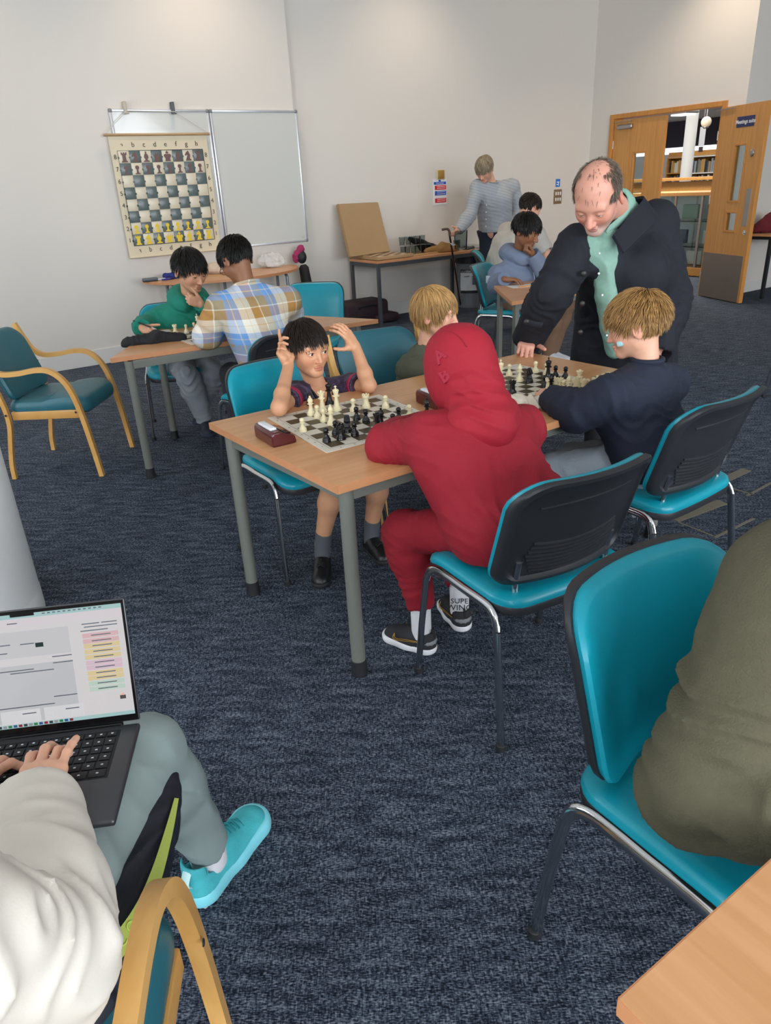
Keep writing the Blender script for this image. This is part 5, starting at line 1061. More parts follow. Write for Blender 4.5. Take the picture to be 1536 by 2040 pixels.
mp = mapping(nd, lk, 'Object', (9, 9, 14)); wv = nd.new('ShaderNodeTexNoise'); wv.inputs['Scale'].default_value = 1.4; wv.inputs['Distortion'].default_value = 2.2; lk.new(mp.outputs[0], wv.inputs['Vector']); rp = ramp(nd, [(.30, '221c2c'), (.46, '4a3d5b'), (.5, '1d1826'), (.58, '3c3149'), (.66, '584a68')]); lk.new(wv.outputs['Fac'], rp.inputs[0]); lk.new(rp.outputs[0], nd['Principled BSDF'].inputs['Base Color'])
slR, slL = shR+(elR-shR)*.52, shL+(elL-shL)*.55
vn = unit(fw+V3(0, 0, .35))
tp = P_+[cone(shR, slR, .042, .046), cone(shL, slL, .042, .046)]
p.cloth('football_shirt', tp+[ell(nb+fw*.035+V3(0, 0, .0), (.046, .055, .05), frame(fw), op='s', k=.006), cone(nb+fw*.06+V3(0, 0, .02), che+fw*.09+V3(0, 0, .05), .052, .012, op='s', k=.006), lop(slR, slR-shR), lop(slL, slL-shL)], .006, jm, .010, folds([(shR, .10, .006, slR-shR, 14), (shL, .10, .006, slL-shL, 14), (che, .2, .005, rt+V3(0, 0, .6), 11)], .002, 16))
CR = mat('jersey_crimson', 'a3174a', .6, bump=.15, bscale=300)
for a, b in ((shR, slR), (shL, slL)):
    e = b+(b-a)*.0; p.cloth('sleeve_cuff', [cone(a+(b-a)*.70, b, .046, .047), cut(a+(b-a)*.72, a-b), cut(b+unit(b-a)*.004, b-a)], .005, CR, .0125)
ng = MB(); cpts = [nb+rt*.056-fw*.01+Z*.02, nb+rt*.052+fw*.05+Z*.0, nb+rt*.03+fw*.095-Z*.05, che+fw*.098+Z*.045, nb-rt*.03+fw*.095-Z*.05, nb-rt*.052+fw*.05+Z*.0, nb-rt*.056-fw*.01+Z*.02, nb-fw*.06+Z*.025]
ng.tube(spline(cpts+[cpts[0]], 6), .010, seg=8, ry=.006); p.mb('collar', ng, mat('collar_black', '17161b', .7))
hp1, hp2 = pel+rt*.06+fw*.03, pel-rt*.06+fw*.03; kn1, kn2 = at(664, 962, 2.70), at(757, 945, 2.86); an1, an2 = at(640, 1085, 2.76), at(738, 1058, 2.92)
p.flesh(leg(hp1, kn1, an1, (.062, .045, .029))+leg(hp2, kn2, an2, (.062, .045, .029)), .005)
p.cloth('shorts', [cone(pel-rt*.05, hp1, .075, .075, k=.05), cone(hp1, hp1+(kn1-hp1)*.75, .073, .062, k=.03), cone(hp2, hp2+(kn2-hp2)*.75, .073, .062, k=.03), cone(pel, hp2, .075)], .008, fabric('shorts_black', '1c1c22'), .006)
LEATH = mat('black_leather', '17181a', .38, bump=.2, bscale=60); LSOLE = mat('black_sole', '1d1d1f', .7)
for kn, an, hl, to in ((kn1, an1, atz(640, 1092, 0), atz(630, 1150, 0)), (kn2, an2, atz(716, 1064, 0), atz(776, 1116, 0))):
    p.cloth('sock', [cone(an+(kn-an)*.22, an-V3(0, 0, .05), .032, .030), cut(an+(kn-an)*.22, kn-an)], .005, SOCK_G, .004)
    hl2 = V3(an[0], an[1], 0); dr = unit(to-hl)*V3(1, 1, 0); shoe(p, hl2-unit(dr)*.045, hl2+unit(dr)*.165, .080, LEATH, LSOLE, .072, laces=mat('lace_black', '0f0f10', .7), name='school_shoe')
p.hair(H_BRN, 3600, .062, width=.0019, grav=.4, seed=3, lift=.09, Lf=lambda q: np.where(q[:, 2] < .03, .40, np.where(q[:, 1] > .03, .60, .80)))
p.finish()
# ---- boy in the red hoodie
p = Person('boy in a red hoodie and red joggers seen from behind with the hood up', (.36, 2.0, 0), SK_FAIR)
fw = unit((-.50, .86, 0)); rt = unit(np.cross(fw, Z)); RED = fabric('red_fleece', '8e0c21', .82, .06, 6, .3, 300)
pel = V3(.385, 1.99, .545); che = at(945, 905, 2.11); nb = at(955, 835, 2.12); hc = at(918, 738, 2.20)
shL, shR = at(850, 872, 2.10), at(1040, 855, 2.24); elL = at(772, 888, 2.19); elR = at(1012, 880, 2.36); wrL = at(850, 850, 2.36); wrR = at(960, 830, 2.45)
p.head(hc, (-.55, .72, -.30), nb, sc=.98, kid=1, eyes=False, h=.004)
p.flesh(arm(shL, elL, wrL, (.036, .032, .022))+hand(wrL, (.6, .6, .0), (0, 0, -1), (-.5, .6, 0), [(.3, .5, .3)]*4, .85), .004); p.flesh(arm(shR, elR, wrR, (.036, .032, .022))+hand(wrR, (-.8, .3, .0), (0, 0, -1), (-.3, -.7, 0), [(.3, .5, .3)]*4, .85), .004)
T = torso(pel, che, nb, rt, .30, .26, .175, shL, shR, .042); p.flesh(T, .012); T = torso(pel, che, nb, rt, .385, .355, .195, shL, shR, .044)
sl = arm(shL, elL, wrL, (.050, .050, .036))+arm(shR, elR, wrR, (.052, .050, .036))
hem = [cone(pel+rt*.095+V3(0, 0, .03), pel-rt*.095+V3(0, 0, .03), .102, .102, k=.04)]
p.cloth('hoodie', T+sl+hem+[lop(wrL, wrL-elL), lop(wrR, wrR-elR), cut(pel-V3(0, 0, .055), (0, 0, -1), k=.01)], .0062, RED, .020,
        folds([(shL, .10, .007, V3(.5, .2, .9), 13), (elL, .09, .007, shL-elL, 15), (pel+V3(0, 0, .06), .22, .008, V3(.25, 0, 1), 10), (pel+rt*-.1+V3(0, 0, .1), .12, .006, V3(1, 0, .6), 13), (shR, .10, .006, V3(.7, .2, .7), 13), (che, .15, .003, V3(.2, 0, 1), 9)], .0025, 10))
hR_ = frame((-.55, .72, -.30)); hd = lambda x, y, z: hc+hR_@V3(x, y, z)
hood = [ell(hd(0, -.005, .030), (.098, .122, .112), hR_, k=.03), ell(hd(0, .01, -.045), (.090, .108, .095), hR_, k=.05), cone(hd(0, -.055, -.075), nb-fw*.055+V3(0, 0, .0), .075, .080, k=.05), cone(nb+rt*.07-fw*.02, nb-rt*.07-fw*.02, .058, .058, k=.045)]
p.cloth('hood', hood+[ell(hd(0, .13, -.02), (.066, .09, .10), hR_, op='s', k=.012), ell(hd(0, .01, .0), (.082, .105, .115), hR_, op='s', k=.005)], .0055, fabric('red_jersey_hood', '990e24', .8, .05, 6, .2, 300), .002,
        folds([(nb-fw*.06+V3(0, 0, .05), .10, .007, V3(.3, 0, 1), 14), (hd(-.06, -.06, -.05), .08, .006, hR_@V3(.4, .6, 1), 15), (hd(.08, -.02, -.03), .09, .006, hR_@V3(0, .5, 1), 13)], .0015, 12))
def on_hood(x, y, z): # seams along the crown panel
    q = V3(x, y, z); return q
for sx in (-.052, .050):
    pts = []
    for a in np.linspace(-.2, 1.9, 14):
        yy, zz = math.cos(a+.9), math.sin(a+.9); sc_ = math.sqrt(max(.05, 1-(sx/.099)**2)); pts.append(hd(sx, -.005+.124*sc_*yy, .030+.114*sc_*zz))
    p.mb('hood_seam', MB().tube(pts, .0022, seg=6), mat('red_seam', '8d0d24', .85))
LET = mat('red_embossed', '9c1430', .7)
Rl = hR_
def letter(ch, x, y, z, sz):
    c_ = hd(x, y, z); nrm = unit(Rl@V3(-1, -.25, .25)); upv = unit(Rl@V3(.1, .5, .8)); rg = unit(np.cross(upv, nrm)); o = text('embossed_letter', ch, LET, sz, (0, 0, 0), rg, upv, p.o, extrude=.004, bold=.03); o.location = Vector(c_-p.base)
letter('B', -.0985, -.035, -.005, .055); letter('A', -.094, -.030, .055, .055)
hp1, hp2 = pel-rt*.065+fw*.04, pel+rt*.065+fw*.04; kn1 = at(806, 1062, 2.16); an1 = at(838, 1200, 2.14); kn2 = at(905, 1075, 2.38); an2 = at(915, 1158, 2.28)
p.flesh(leg(hp1, kn1, an1, (.06, .045, .03))+leg(hp2, kn2, an2, (.06, .045, .03)), .008)
p.cloth('joggers', leg(hp1, kn1, an1, (.080, .066, .044))+leg(hp2, kn2, an2, (.080, .066, .044))+[cone(hp1, hp2, .088, k=.05), cone(pel+rt*.05, pel-rt*.05, .095, k=.05), lop(an1, an1-kn1), lop(an2, an2-kn2)], .0065, fabric('red_jogger', '890b1f', .85, .06, 6, .3, 300), .004,
        folds([(kn1, .11, .008, V3(.3, -.3, 1), 15), (hp1+(kn1-hp1)*.5, .10, .006, kn1-hp1, 13), (an1+(kn1-an1)*.3, .10, .006, V3(0, 0, 1), 12), (hp1, .12, .006, V3(1, 0, .4), 12)], .003, 11))
SOCK_W = fabric('sock_white', 'd9d9dc'); BLKU = fabric('trainer_black_mesh', '26262a', .75, .1, 60, .4, 700)
for kn, an, tdir in ((kn1, an1, unit(atz(766, 1250, 0)-atz(878, 1288, 0))), (kn2, an2, unit(V3(-.28, .96, 0)))):
    sk = p.cloth('sock', [cone(an+(kn-an)*.02, V3(an[0], an[1], .06), .033, .032)], .005, SOCK_W, .003)
    hl = V3(an[0], an[1], 0); tdir = tdir*V3(1, 1, 0); a = hl-tdir*.055; b = hl+tdir*.165
    u = shoe(p, a, b, .088, BLKU, WHITE_S, .075, .032, name='trainer'); y = unit(b-a); x = unit(np.cross(y, Z))
    for sg in (-1, 1):
        pts = [a+y*.145+x*sg*.040+Z*.062, a+y*.150+x*sg*.044+Z*.045, a+y*.135+x*sg*.0455+Z*.040, a+y*.085+x*sg*.0445+Z*.050, a+y*.030+x*sg*.040+Z*.060]; pts2 = [pts[0], a+y*.142+x*sg*.0445+Z*.050, a+y*.128+x*sg*.0455+Z*.047, pts[3]+Z*.006, pts[4]]
        p.mb('swoosh_outline', MB().tube(spline(pts, 5), .0016, seg=5).tube(spline(pts2, 5), .0013, seg=5), mat('gold_print', 'c49a4a', .4, .5), u)
    p.mb('heel_tab', MB().tube([a+y*.012+Z*.045, a+y*.005+Z*.07, a+y*.010+Z*.098], .007, seg=8, ry=.004), mat('heel_tab_black', '1b1b1e', .7), u)
    p.mb('heel_counter', MB().sphere(a+y*.030+Z*.050, (.036, .034, .020), R=np.stack([x, y, Z], 1)), mat('trainer_grey', '7b7d81', .7), u)
bk = unit(CO*V3(1, 1, 0)-an2*V3(1, 1, 0)); rg = unit(np.cross(Z, bk))
text('sock_lettering', 'WING', mat('sock_print', '22242a', .8), .034, tuple(V3(an2[0], an2[1], .100)+bk*.0372-p.base), rg, (0, 0, 1), p.o); text('sock_lettering', 'SUPE', MATS['sock_print'], .030, tuple(V3(an2[0], an2[1], .128)+bk*.0372-p.base), rg, (0, 0, 1), p.o)
p.finish()
# ---- boy in the navy sweatshirt, in profile
p = Person('blond boy in a navy sweatshirt and pale jeans reaching over the chess pieces', (1.0, 2.52, 0), SK_FAIR)
fw = unit((-.62, .78, 0)); rt = unit(np.cross(fw, Z)); NAVY = fabric('navy_sweat', '1a2133', .85, .08, 8, .3, 320)
pel = V3(1.02, 2.50, .545); che = at(1262, 812, 2.56); nb = at(1288, 735, 2.58); hc = at(1268, 645, 2.62)
shL, shR = at(1218, 790, 2.46), at(1330, 765, 2.74); elL = at(1150, 822, 2.50); wrL = at(1100, 795, 2.62); elR = at(1250, 800, 2.95); wrR = at(1180, 775, 3.0)
p.head(hc, (-.86, .42, -.30), nb, sc=1.03, kid=1, brow='8a6a44', iris='4a6a80', rn=.044, h=.0024)
p.flesh(arm(shL, elL, wrL, (.036, .032, .023))+hand(wrL, at(1072, 782, 2.70)-wrL, (0, 0, -1), (.3, .9, .3), [(.3, .6, .4), (.5, .8, .4), (.6, .9, .5), (.6, .9, .5)], .86), .0035); p.flesh(arm(shR, elR, wrR, (.036, .032, .023))+hand(wrR, (-.9, .2, -.1), (0, 0, -1), (-.1, -.9, 0), [(.3, .5, .3)]*4, .86), .004)
T = torso(pel, che, nb, rt, .31, .28, .18, shL, shR, .044); p.flesh(T, .012)
p.cloth('sweatshirt', T+arm(shL, elL, wrL, (.056, .052, .034))+arm(shR, elR, wrR, (.054, .050, .034))+[cone(pel+rt*.08+Z*.03, pel-rt*.08+Z*.03, .095, k=.05), lop(wrL, wrL-elL), lop(wrR, wrR-elR), cone(nb+Z*.02+fw*.01, nb+Z*.12+fw*.03, .050, .050, op='s', k=.008), cut(pel-Z*.045, (0, 0, -1), k=.008)], .0065, NAVY, .020,
        folds([(elL, .10, .008, wrL-shL, 13), (pel+Z*.08, .22, .009, V3(.4, .3, 1), 10), (shL, .12, .006, V3(.6, 0, .8), 12), (che+rt*.1, .16, .006, V3(.5, 0, 1), 9)], .0025, 11))
p.mb('neckband', MB().tube(spline([nb+Z*.035+rt*a*.054+fw*b*.052 for a, b in ((1, 0), (.7, .7), (0, 1), (-.7, .7), (-1, 0), (-.7, -.7), (0, -1), (.7, -.7), (1, 0))], 4), .010, seg=8), NAVY)
JEAN = fabric('pale_denim', 'b4c0ca', .85, .15, 9, .5, 240)
hp1, hp2 = pel-rt*.065+fw*.04, pel+rt*.065+fw*.04; kn1 = at(1104, 936, 2.66); kn2 = at(1140, 915, 2.90); an1 = V3(kn1[0]-.02, kn1[1]+.06, .08); an2 = V3(kn2[0], kn2[1]+.04, .08)
p.flesh(leg(hp1, kn1, an1, (.06, .045, .03))+leg(hp2, kn2, an2, (.06, .045, .03)), .008)
p.cloth('jeans', leg(hp1, kn1, an1, (.078, .062, .052))+leg(hp2, kn2, an2, (.078, .062, .052))+[cone(hp1, hp2, .085, k=.05), cone(pel+rt*.06, pel-rt*.06, .09, k=.05), lop(an1, an1-kn1), lop(an2, an2-kn2)], .0068, JEAN, .004, folds([(hp1, .14, .007, V3(.7, 0, .7), 14), (kn1, .11, .006, V3(0, 0, 1), 13)], .003, 12))
for an in (an1, an2): shoe(p, V3(an[0], an[1], 0)-fw*.05, V3(an[0], an[1], 0)+fw*.16, .085, mat('trainer_grey_upper', '6d7076', .7), WHITE_S, .072, name='trainer')
p.hair(H_BLD2, 4200, .050, grav=.2, width=.0019, seed=8, lift=.13, jit=.5, clump=1.0, Lf=lambda q: np.where(q[:, 2] < .0, .6, 1.0))
p.mb('plaster', MB().box(hc+p.hR@V3(-.055, .060, -.045), (.02, .022, .02), .004, p.hR), mat('pale_blue_plaster', '9cc4c8', .5))
p.finish()
# ---- blond boy behind the hood
p = Person('blond boy in an olive top turned in profile behind the red hood', (.33, 3.62, 0), SK_FAIR)
fw = unit((.45, -.89, 0)); rt = unit(np.cross(fw, Z)); OLV = fabric('olive_top', '4f5140', .85, .08, 9)
hc = at(868, 622, 3.50); nb = at(850, 690, 3.56); pel = V3(.20, 3.60, .545); che = at(862, 745, 3.56); shR, shL = at(818, 735, 3.52), at(915, 725, 3.66)
p.head(hc, (.90, -.36, -.12), nb, sc=1.06, kid=1, brow='8a6a44', iris='4a6a80', h=.0024, rn=.043)
elR, elL = V3(*at(822, 770, 3.40)), V3(.52, 3.55, .66); wrR, wrL = V3(.27, 3.25, .70), V3(.48, 3.40, .75)
wrR[2] = .765; elR[2] = .70
T = torso(pel, che, nb, rt, .29, .26, .17, shL, shR, .040); p.flesh(T, .012); p.flesh(arm(shR, elR, wrR, (.034, .03, .022))+hand(wrR, (.6, -.5, -.0), (0, 0, -1), (.5, .6, 0), [(.2, .4, .2)]*4, .84), .004); p.flesh(arm(shL, elL, wrL, (.034, .03, .022))+hand(wrL, (-.4, -.7, 0), (0, 0, -1), (-.6, .4, 0), [(.2, .4, .2)]*4, .84), .004)
p.cloth('olive_top', T+arm(shR, elR, wrR, (.048, .044, .032))+arm(shL, elL, wrL, (.048, .044, .032))+[lop(wrR, wrR-elR), lop(wrL, wrL-elL), cone(nb+Z*.02, nb+Z*.1, .048, op='s', k=.006)], .008, OLV, .014, folds([(shR, .12, .006, V3(.4, 0, .8), 13)], .002, 12))
hp1, hp2 = pel+rt*.06, pel-rt*.06; kn1, kn2 = hp1+fw*.34-Z*.06, hp2+fw*.34-Z*.06; an1, an2 = kn1*V3(1, 1, 0)+Z*.09-fw*.02, kn2*V3(1, 1, 0)+Z*.09-fw*.02
p.cloth('dark_trousers', leg(hp1, kn1, an1, (.078, .06, .045))+leg(hp2, kn2, an2, (.078, .06, .045))+[cone(hp1, hp2, .09)], .010, fabric('charcoal_trousers', '33363b'))
for an in (an1, an2): shoe(p, an*V3(1, 1, 0)-fw*.05, an*V3(1, 1, 0)+fw*.16, .082, LEATH, LSOLE, .07, name='school_shoe')
p.hair(H_BLD, 4200, .075, grav=.5, width=.0020, seed=9, lift=.06, jit=.18, clump=.3, Lf=lambda q: np.where(q[:, 1] > .03, .62, .9))
p.finish()
# ---- man in the dark overcoat leaning on the table
p = Person('balding man in a dark navy overcoat and mint shirt leaning over the table', (1.25, 3.72, 0), SK_MAN)
fw = unit((-.66, -.75, 0)); rt = unit(np.cross(fw, Z)); COAT = fabric('overcoat_wool', '12151f', .82, .12, 10, .25, 420); MINT = fabric('mint_linen', '87ad9c', .85, .14, 60, .3, 500)
hc = at(1190, 392, 3.30); nb = at(1240, 420, 3.55); che = at(1242, 545, 3.62); pel = V3(1.30, 3.78, .90)
shR, shL = at(1150, 492, 3.48), at(1308, 440, 3.70); elR = at(1098, 585, 3.46); wrR = atz(1053, 674, .785); elL = at(1338, 590, 3.66); wrL = at(1312, 690, 3.54)
hf = unit((-.44, -.62, -.66)); p.head(hc, hf, nb, sc=1.19, kid=0, up=(.10, .10, 1), stub=.55, brow='8d7c6c', iris='5a6a70', gaze=(-.45, -.35, -.85), rn=.052, lid=.5)
hd_ = atz(1036, 728, .722)-wrR
p.flesh(arm(shR, elR, wrR, (.05, .042, .032))+hand(wrR, hd_, (.1, .9, -.2), (.9, -.35, -.1), [(.75, 1.5, .9), (.85, 1.5, .9), (.85, 1.5, .9), (.8, 1.4, .8)], 1.16, thumb=(.62, .80, -.10), tcurl=.05), .0035)
T = torso(pel, che, nb-Z*.02, rt, .38, .34, .235, shL, shR, .050); p.flesh(T, .014); p.flesh(arm(shL, elL, wrL, (.05, .042, .031))+hand(wrL, (-.1, -.2, -1), (-.8, .2, 0), (-.4, -.8, 0), [(.3, .4, .3)]*4), .005)
sp = [at(1196, 470, 3.42), at(1194, 530, 3.44), at(1199, 590, 3.47), at(1207, 650, 3.52), at(1216, 700, 3.57)]
front = chain([q-fw*.055 for q in sp], [.042, .040, .040, .040, .036], .02)
p.cloth('mint_shirt', T+front+[cone(nb-Z*.01, nb+fw*.06+Z*.03, .062, .060, k=.02), cone(nb+Z*.03+fw*.03, hc, .050, .06, op='s', k=.004)], .0075, MINT, .010, folds([(che+fw*.1, .3, .006, V3(.8, .4, .4), 10), (sp[2], .15, .006, V3(1, .2, .3), 13)], .003, 14))
hem = V3(1.30, 3.78, .44)
coat = T+arm(shR, elR, wrR, (.078, .072, .062), .04)+arm(shL, elL, wrL, (.078, .072, .060), .04)+[cone(pel+rt*.12, hem+rt*.15, .125, .125, k=.06), cone(pel-rt*.12, hem-rt*.15, .125, .125, k=.06), cone(pel, hem, .14, .15, k=.06), cone(che+rt*.08, pel+rt*.10, .135, .13, k=.06), cone(che-rt*.08, pel-rt*.10, .135, .13, k=.06)]
coat += [cone(sp[0]+fw*.03, sp[1]+fw*.025, .046, .032, op='s', k=.008)]+[cone(a_, b_, .025, .025, op='s', k=.008) for a_, b_ in zip([q+fw*.03 for q in sp[:-1]], [q+fw*.03 for q in sp[1:]])]+[cone(sp[4]+fw*.03, hem+fw*.16+(sp[4]-hem)*V3(.4, .4, 0), .034, .06, op='s', k=.012), cone(nb+Z*.02+fw*.02, hc-Z*.02, .066, .090, op='s', k=.006), lop(wrR+(elR-wrR)*.10, wrR-elR), lop(wrL, wrL-elL), cut(hem, (0, 0, -1), k=.004)]
p.cloth('overcoat', coat, .0085, COAT, .018, folds([(elR, .16, .011, wrR-shR, 9), (elL, .16, .010, wrL-shL, 10), (shL+(elL-shL)*.5, .14, .009, V3(.5, 0, 1), 10), (pel, .3, .010, V3(1, .3, .15), 7), (shR, .12, .006, V3(.7, 0, .6), 10)], .003, 8))
# collar: two turned-down flaps
for sg in (-1, 1):
    a = nb-fw*.078+Z*.040; pts = [a, nb+rt*sg*.082-fw*.02+Z*.045, nb+rt*sg*.086+fw*.075+Z*.0, (sp[0] if sg > 0 else sp[0])+rt*sg*.055-Z*.005]
    out = [a-Z*.075-fw*.030, nb+rt*sg*.140-fw*.05-Z*.03, nb+rt*sg*.150+fw*.05-Z*.075, sp[0]+rt*sg*.115-Z*.075+fw*.01]
    A, B2 = spline(pts, 5), spline(out, 5); b = MB(); n_ = len(A); off = Z*.008+rt*sg*.006
    vs = A+B2+[q+off+Z*.004 for q in A]+[q+off for q in B2]; fs = []
    for i in range(n_-1): fs += [(i, i+1, n_+i+1, n_+i), (2*n_+i, 3*n_+i, 3*n_+i+1, 2*n_+i+1), (i, 2*n_+i, 2*n_+i+1, i+1), (n_+i, n_+i+1, 3*n_+i+1, 3*n_+i)]
    fs += [(0, n_, 3*n_, 2*n_), (n_-1, 3*n_-1, 4*n_-1, 2*n_-1)]; b.add(vs, fs); p.mb('coat_collar', b, COAT)
    pts = [nb+rt*sg*.060+fw*.02+Z*.045, nb+rt*sg*.058+fw*.10-Z*.015, sp[0]+rt*sg*.022+Z*.012-fw*.01]; p.mb('shirt_collar', MB().tube(spline(pts, 5), [.018]*5+[.022]*5+[.008], seg=8, ry=[.006]*11), MINT)
BTN = mat('horn_button', '1f1a16', .45)
for px_, py_, Y_ in ((1160, 605, 3.375), (1156, 662, 3.43), (1163, 545, 3.36), (1049, 641, 3.335)): p.mb('coat_button', MB().sphere(at(px_, py_, Y_), (.0135, .006, .0135), 14, 8), BTN)
for px_, py_, Y_ in ((1194, 505, 3.425), (1193, 545, 3.43), (1200, 588, 3.45), (1204, 630, 3.48), (1209, 668, 3.515)): p.mb('shirt_button', MB().sphere(at(px_, py_, Y_), (.0055, .004, .0055), 8, 6), mat('pearl_button', 'dfe6e0', .3))
p.mb('cuff_strap', MB().tube([at(1046, 640, 3.345), at(1062, 646, 3.325), at(1080, 648, 3.335)], .014, seg=8, ry=.005), COAT)
hp1, hp2 = pel+rt*.09-Z*.05, pel-rt*.09-Z*.05; an1, an2 = hp1*V3(1, 1, 0)+fw*.06+Z*.09, hp2*V3(1, 1, 0)-fw*.03+Z*.09; TR = fabric('black_trousers', '15161a')
p.cloth('black_trousers', leg(hp1, (hp1+an1)/2+fw*.02, an1, (.095, .072, .058))+leg(hp2, (hp2+an2)/2+fw*.02, an2, (.095, .072, .058))+[cone(hp1, hp2, .11)], .012, TR)
for an in (an1, an2): shoe(p, an*V3(1, 1, 0)-fw*.07, an*V3(1, 1, 0)+fw*.21, .10, LEATH, LSOLE, .08, name='leather_shoe')
def bald(q):
    spot = np.linalg.norm(q-V3(.0, -.02, .113), axis=1) < .048; tem = (q[:, 1] > .035) & (np.abs(q[:, 0]) > .022) & (q[:, 2] > .03)
    return np.where(spot, .015, np.where(tem, .004, np.where((q[:, 1] > .012) & (q[:, 2] > .04), .004, np.where(q[:, 2] > .08, .30, 1.))))
p.hair(H_GRY, 7500, .019, grav=.1, seed=4, lift=.025, jit=.3, clump=.4, sparse=bald, width=.0009, cap=True)
p.finish()
# ---- boy in the green hoodie
p = Person('boy in a green hoodie writing at the left table with a fist at his chin', (-1.30, 5.0, 0), SK_AS)
fw = unit((.50, -.86, 0)); rt = unit(np.cross(fw, Z)); GRNH = fabric('green_fleece', '0d7a66', .82, .08, 8, .3, 320)
hc = at(378, 537, 4.94); nb = at(378, 600, 5.00); pel = V3(-1.36, 5.10, .54); che = at(372, 650, 5.00); shR, shL = at(325, 632, 4.98), at(425, 618, 5.10)
elR = at(290, 652, 4.88); wrR = at(285, 662, 4.72); elL = at(437, 628, 4.95); wrL = at(402, 606, 4.84)
wrR[2] = max(wrR[2], .76)
p.head(hc, (.74, -.58, -.42), nb, sc=1.16, kid=.8, iris='20140c', brow='1a1512', h=.0028, rn=.042, gaze=(.6, -.5, -.7), lid=.45)
p.flesh(arm(shR, elR, wrR, (.038, .034, .024))+hand(wrR, at(302, 660, 4.62)-wrR, (.2, .2, -1), (-.3, .9, .3), [(.4, .6, .4), (.5, .7, .4), (.6, .9, .5), (.6, .9, .5)], .92), .004)
p.flesh(arm(shL, elL, wrL, (.038, .034, .024))+hand(wrL, at(375, 596, 4.80)-wrL, (-.4, .5, -.5), (-.2, -.3, .9), [(1.2, 1.5, .9)]*4, .92, thumb=(.6, .7, .2)), .004)
T = torso(pel, che, nb, rt, .33, .29, .185, shL, shR, .046); p.flesh(T, .014)
p.cloth('green_hoodie', T+arm(shR, elR, wrR, (.060, .056, .036))+arm(shL, elL, wrL, (.060, .056, .036))+[lop(wrR, wrR-elR), lop(wrL, wrL-elL), cone(nb+fw*.01+Z*.03, nb+fw*.03+Z*.13, .052, .055, op='s', k=.008)]+hood_ring(nb+Z*.012, rt, fw, .078, .030), .0085, GRNH, .018,
        folds([(elL, .12, .008, wrL-shL, 12), (elR, .12, .008, wrR-shR, 12), (shR, .14, .008, V3(.5, 0, .9), 11), (che, .2, .006, V3(.7, 0, .5), 9)], .003, 10))
p.mb('zip', MB().tube([nb+fw*.115-Z*.045, che+fw*.125-Z*.06, pel+fw*.125+Z*.08], .004, seg=6), mat('zip_green', '0a5a4c', .5))
CARGO = fabric('grey_cargo', '8a8f95', .85, .12, 10, .4, 300)
hp1, hp2 = pel+rt*.075+fw*.05, pel-rt*.075+fw*.05; kn1, kn2 = at(375, 752, 4.72), at(425, 745, 4.86); an1, an2 = at(408, 835, 4.72), at(398, 810, 4.86)
p.cloth('cargo_trousers', leg(hp1, kn1, an1, (.085, .072, .050))+leg(hp2, kn2, an2, (.085, .072, .050))+[cone(hp1, hp2, .095, k=.05), lop(an1, an1-kn1), lop(an2, an2-kn2), ell(hp1+(kn1-hp1)*.6+rt*.05, (.05, .06, .05), k=.02)], .0085, CARGO, .004, folds([(kn1, .16, .010, V3(.3, 0, 1), 11), (kn2, .16, .010, V3(.3, 0, 1), 11), (an1, .12, .007, V3(0, 0, 1), 13)], .004, 10))
p.flesh(leg(hp1, kn1, an1, (.06, .045, .03))+leg(hp2, kn2, an2, (.06, .045, .03)), .012)
STR = mat('sock_striped', '8a93a6', .85); nd, lk = nt(STR); mp = mapping(nd, lk, 'Object', (1, 1, 1)); wv = nd.new('ShaderNodeTexWave'); wv.bands_direction = 'Z'; wv.inputs['Scale'].default_value = 14; lk.new(mp.outputs[0], wv.inputs[0]); rp = ramp(nd, [(.45, '39415a'), (.55, 'a9b2c4')]); lk.new(wv.outputs[0], rp.inputs[0]); lk.new(rp.outputs[0], nd['Principled BSDF'].inputs[0])
CROC = mat('clog_navy', '1b2336', .6, bump=.2, bscale=80)
for an, dr in ((an1, V3(.30, -.75, -.0)), (an2, V3(.1, -.8, 0))):
    p.cloth('sock', [cone(an+Z*.01, an-Z*.05, .036, .034)], .006, STR, .004)
    d_ = unit(dr); b0 = an-Z*.085; shoe(p, b0-d_*.06, b0+d_*.17, .098, CROC, mat('clog_sole', '2b3346', .7), .07, .028, name='clog')
p.hair(H_BLK, 3200, .070, grav=.45, seed=12, lift=.10, width=.0024, Lf=lambda q: np.where(q[:, 1] > .03, .60, np.where(q[:, 2] < .025, .5, .9)))
p.finish()
# ---- boy in the plaid shirt seen from behind
p = Person('boy with glasses in a blue and tan plaid shirt seen from behind', (-.68, 4.20, 0), SK_BR)
fw = unit((-.60, .80, 0)); rt = unit(np.cross(fw, Z))
hc = at(470, 517, 4.42); nb = at(492, 572, 4.36); pel = V3(-.60, 4.14, .56); che = at(503, 635, 4.30); shL, shR = at(440, 612, 4.24), at(572, 600, 4.42)
elL = at(412, 672, 4.26); wrL = at(440, 655, 4.50); elR = at(585, 660, 4.62); wrR = at(540, 640, 4.72)
elL[2] = max(elL[2], .765); wrL[2] = .765; wrR[2] = .765; elR[2] = .755
p.head(hc, (-.60, .52, -.58), nb, sc=1.10, kid=.8, h=.003, rn=.045, iris='20140c', brow='1a1512')
p.flesh(arm(shL, elL, wrL, (.04, .034, .024))+hand(wrL, (.2, .8, 0), (0, 0, -1), (.8, -.2, 0), [(.2, .4, .2)]*4, .92), .005); p.flesh(arm(shR, elR, wrR, (.04, .034, .024))+hand(wrR, (-.8, .3, 0), (0, 0, -1), (-.2, -.8, 0), [(.2, .4, .2)]*4, .92), .005)
T = torso(pel, che, nb, rt, .345, .30, .19, shL, shR, .048); p.flesh(T, .014)
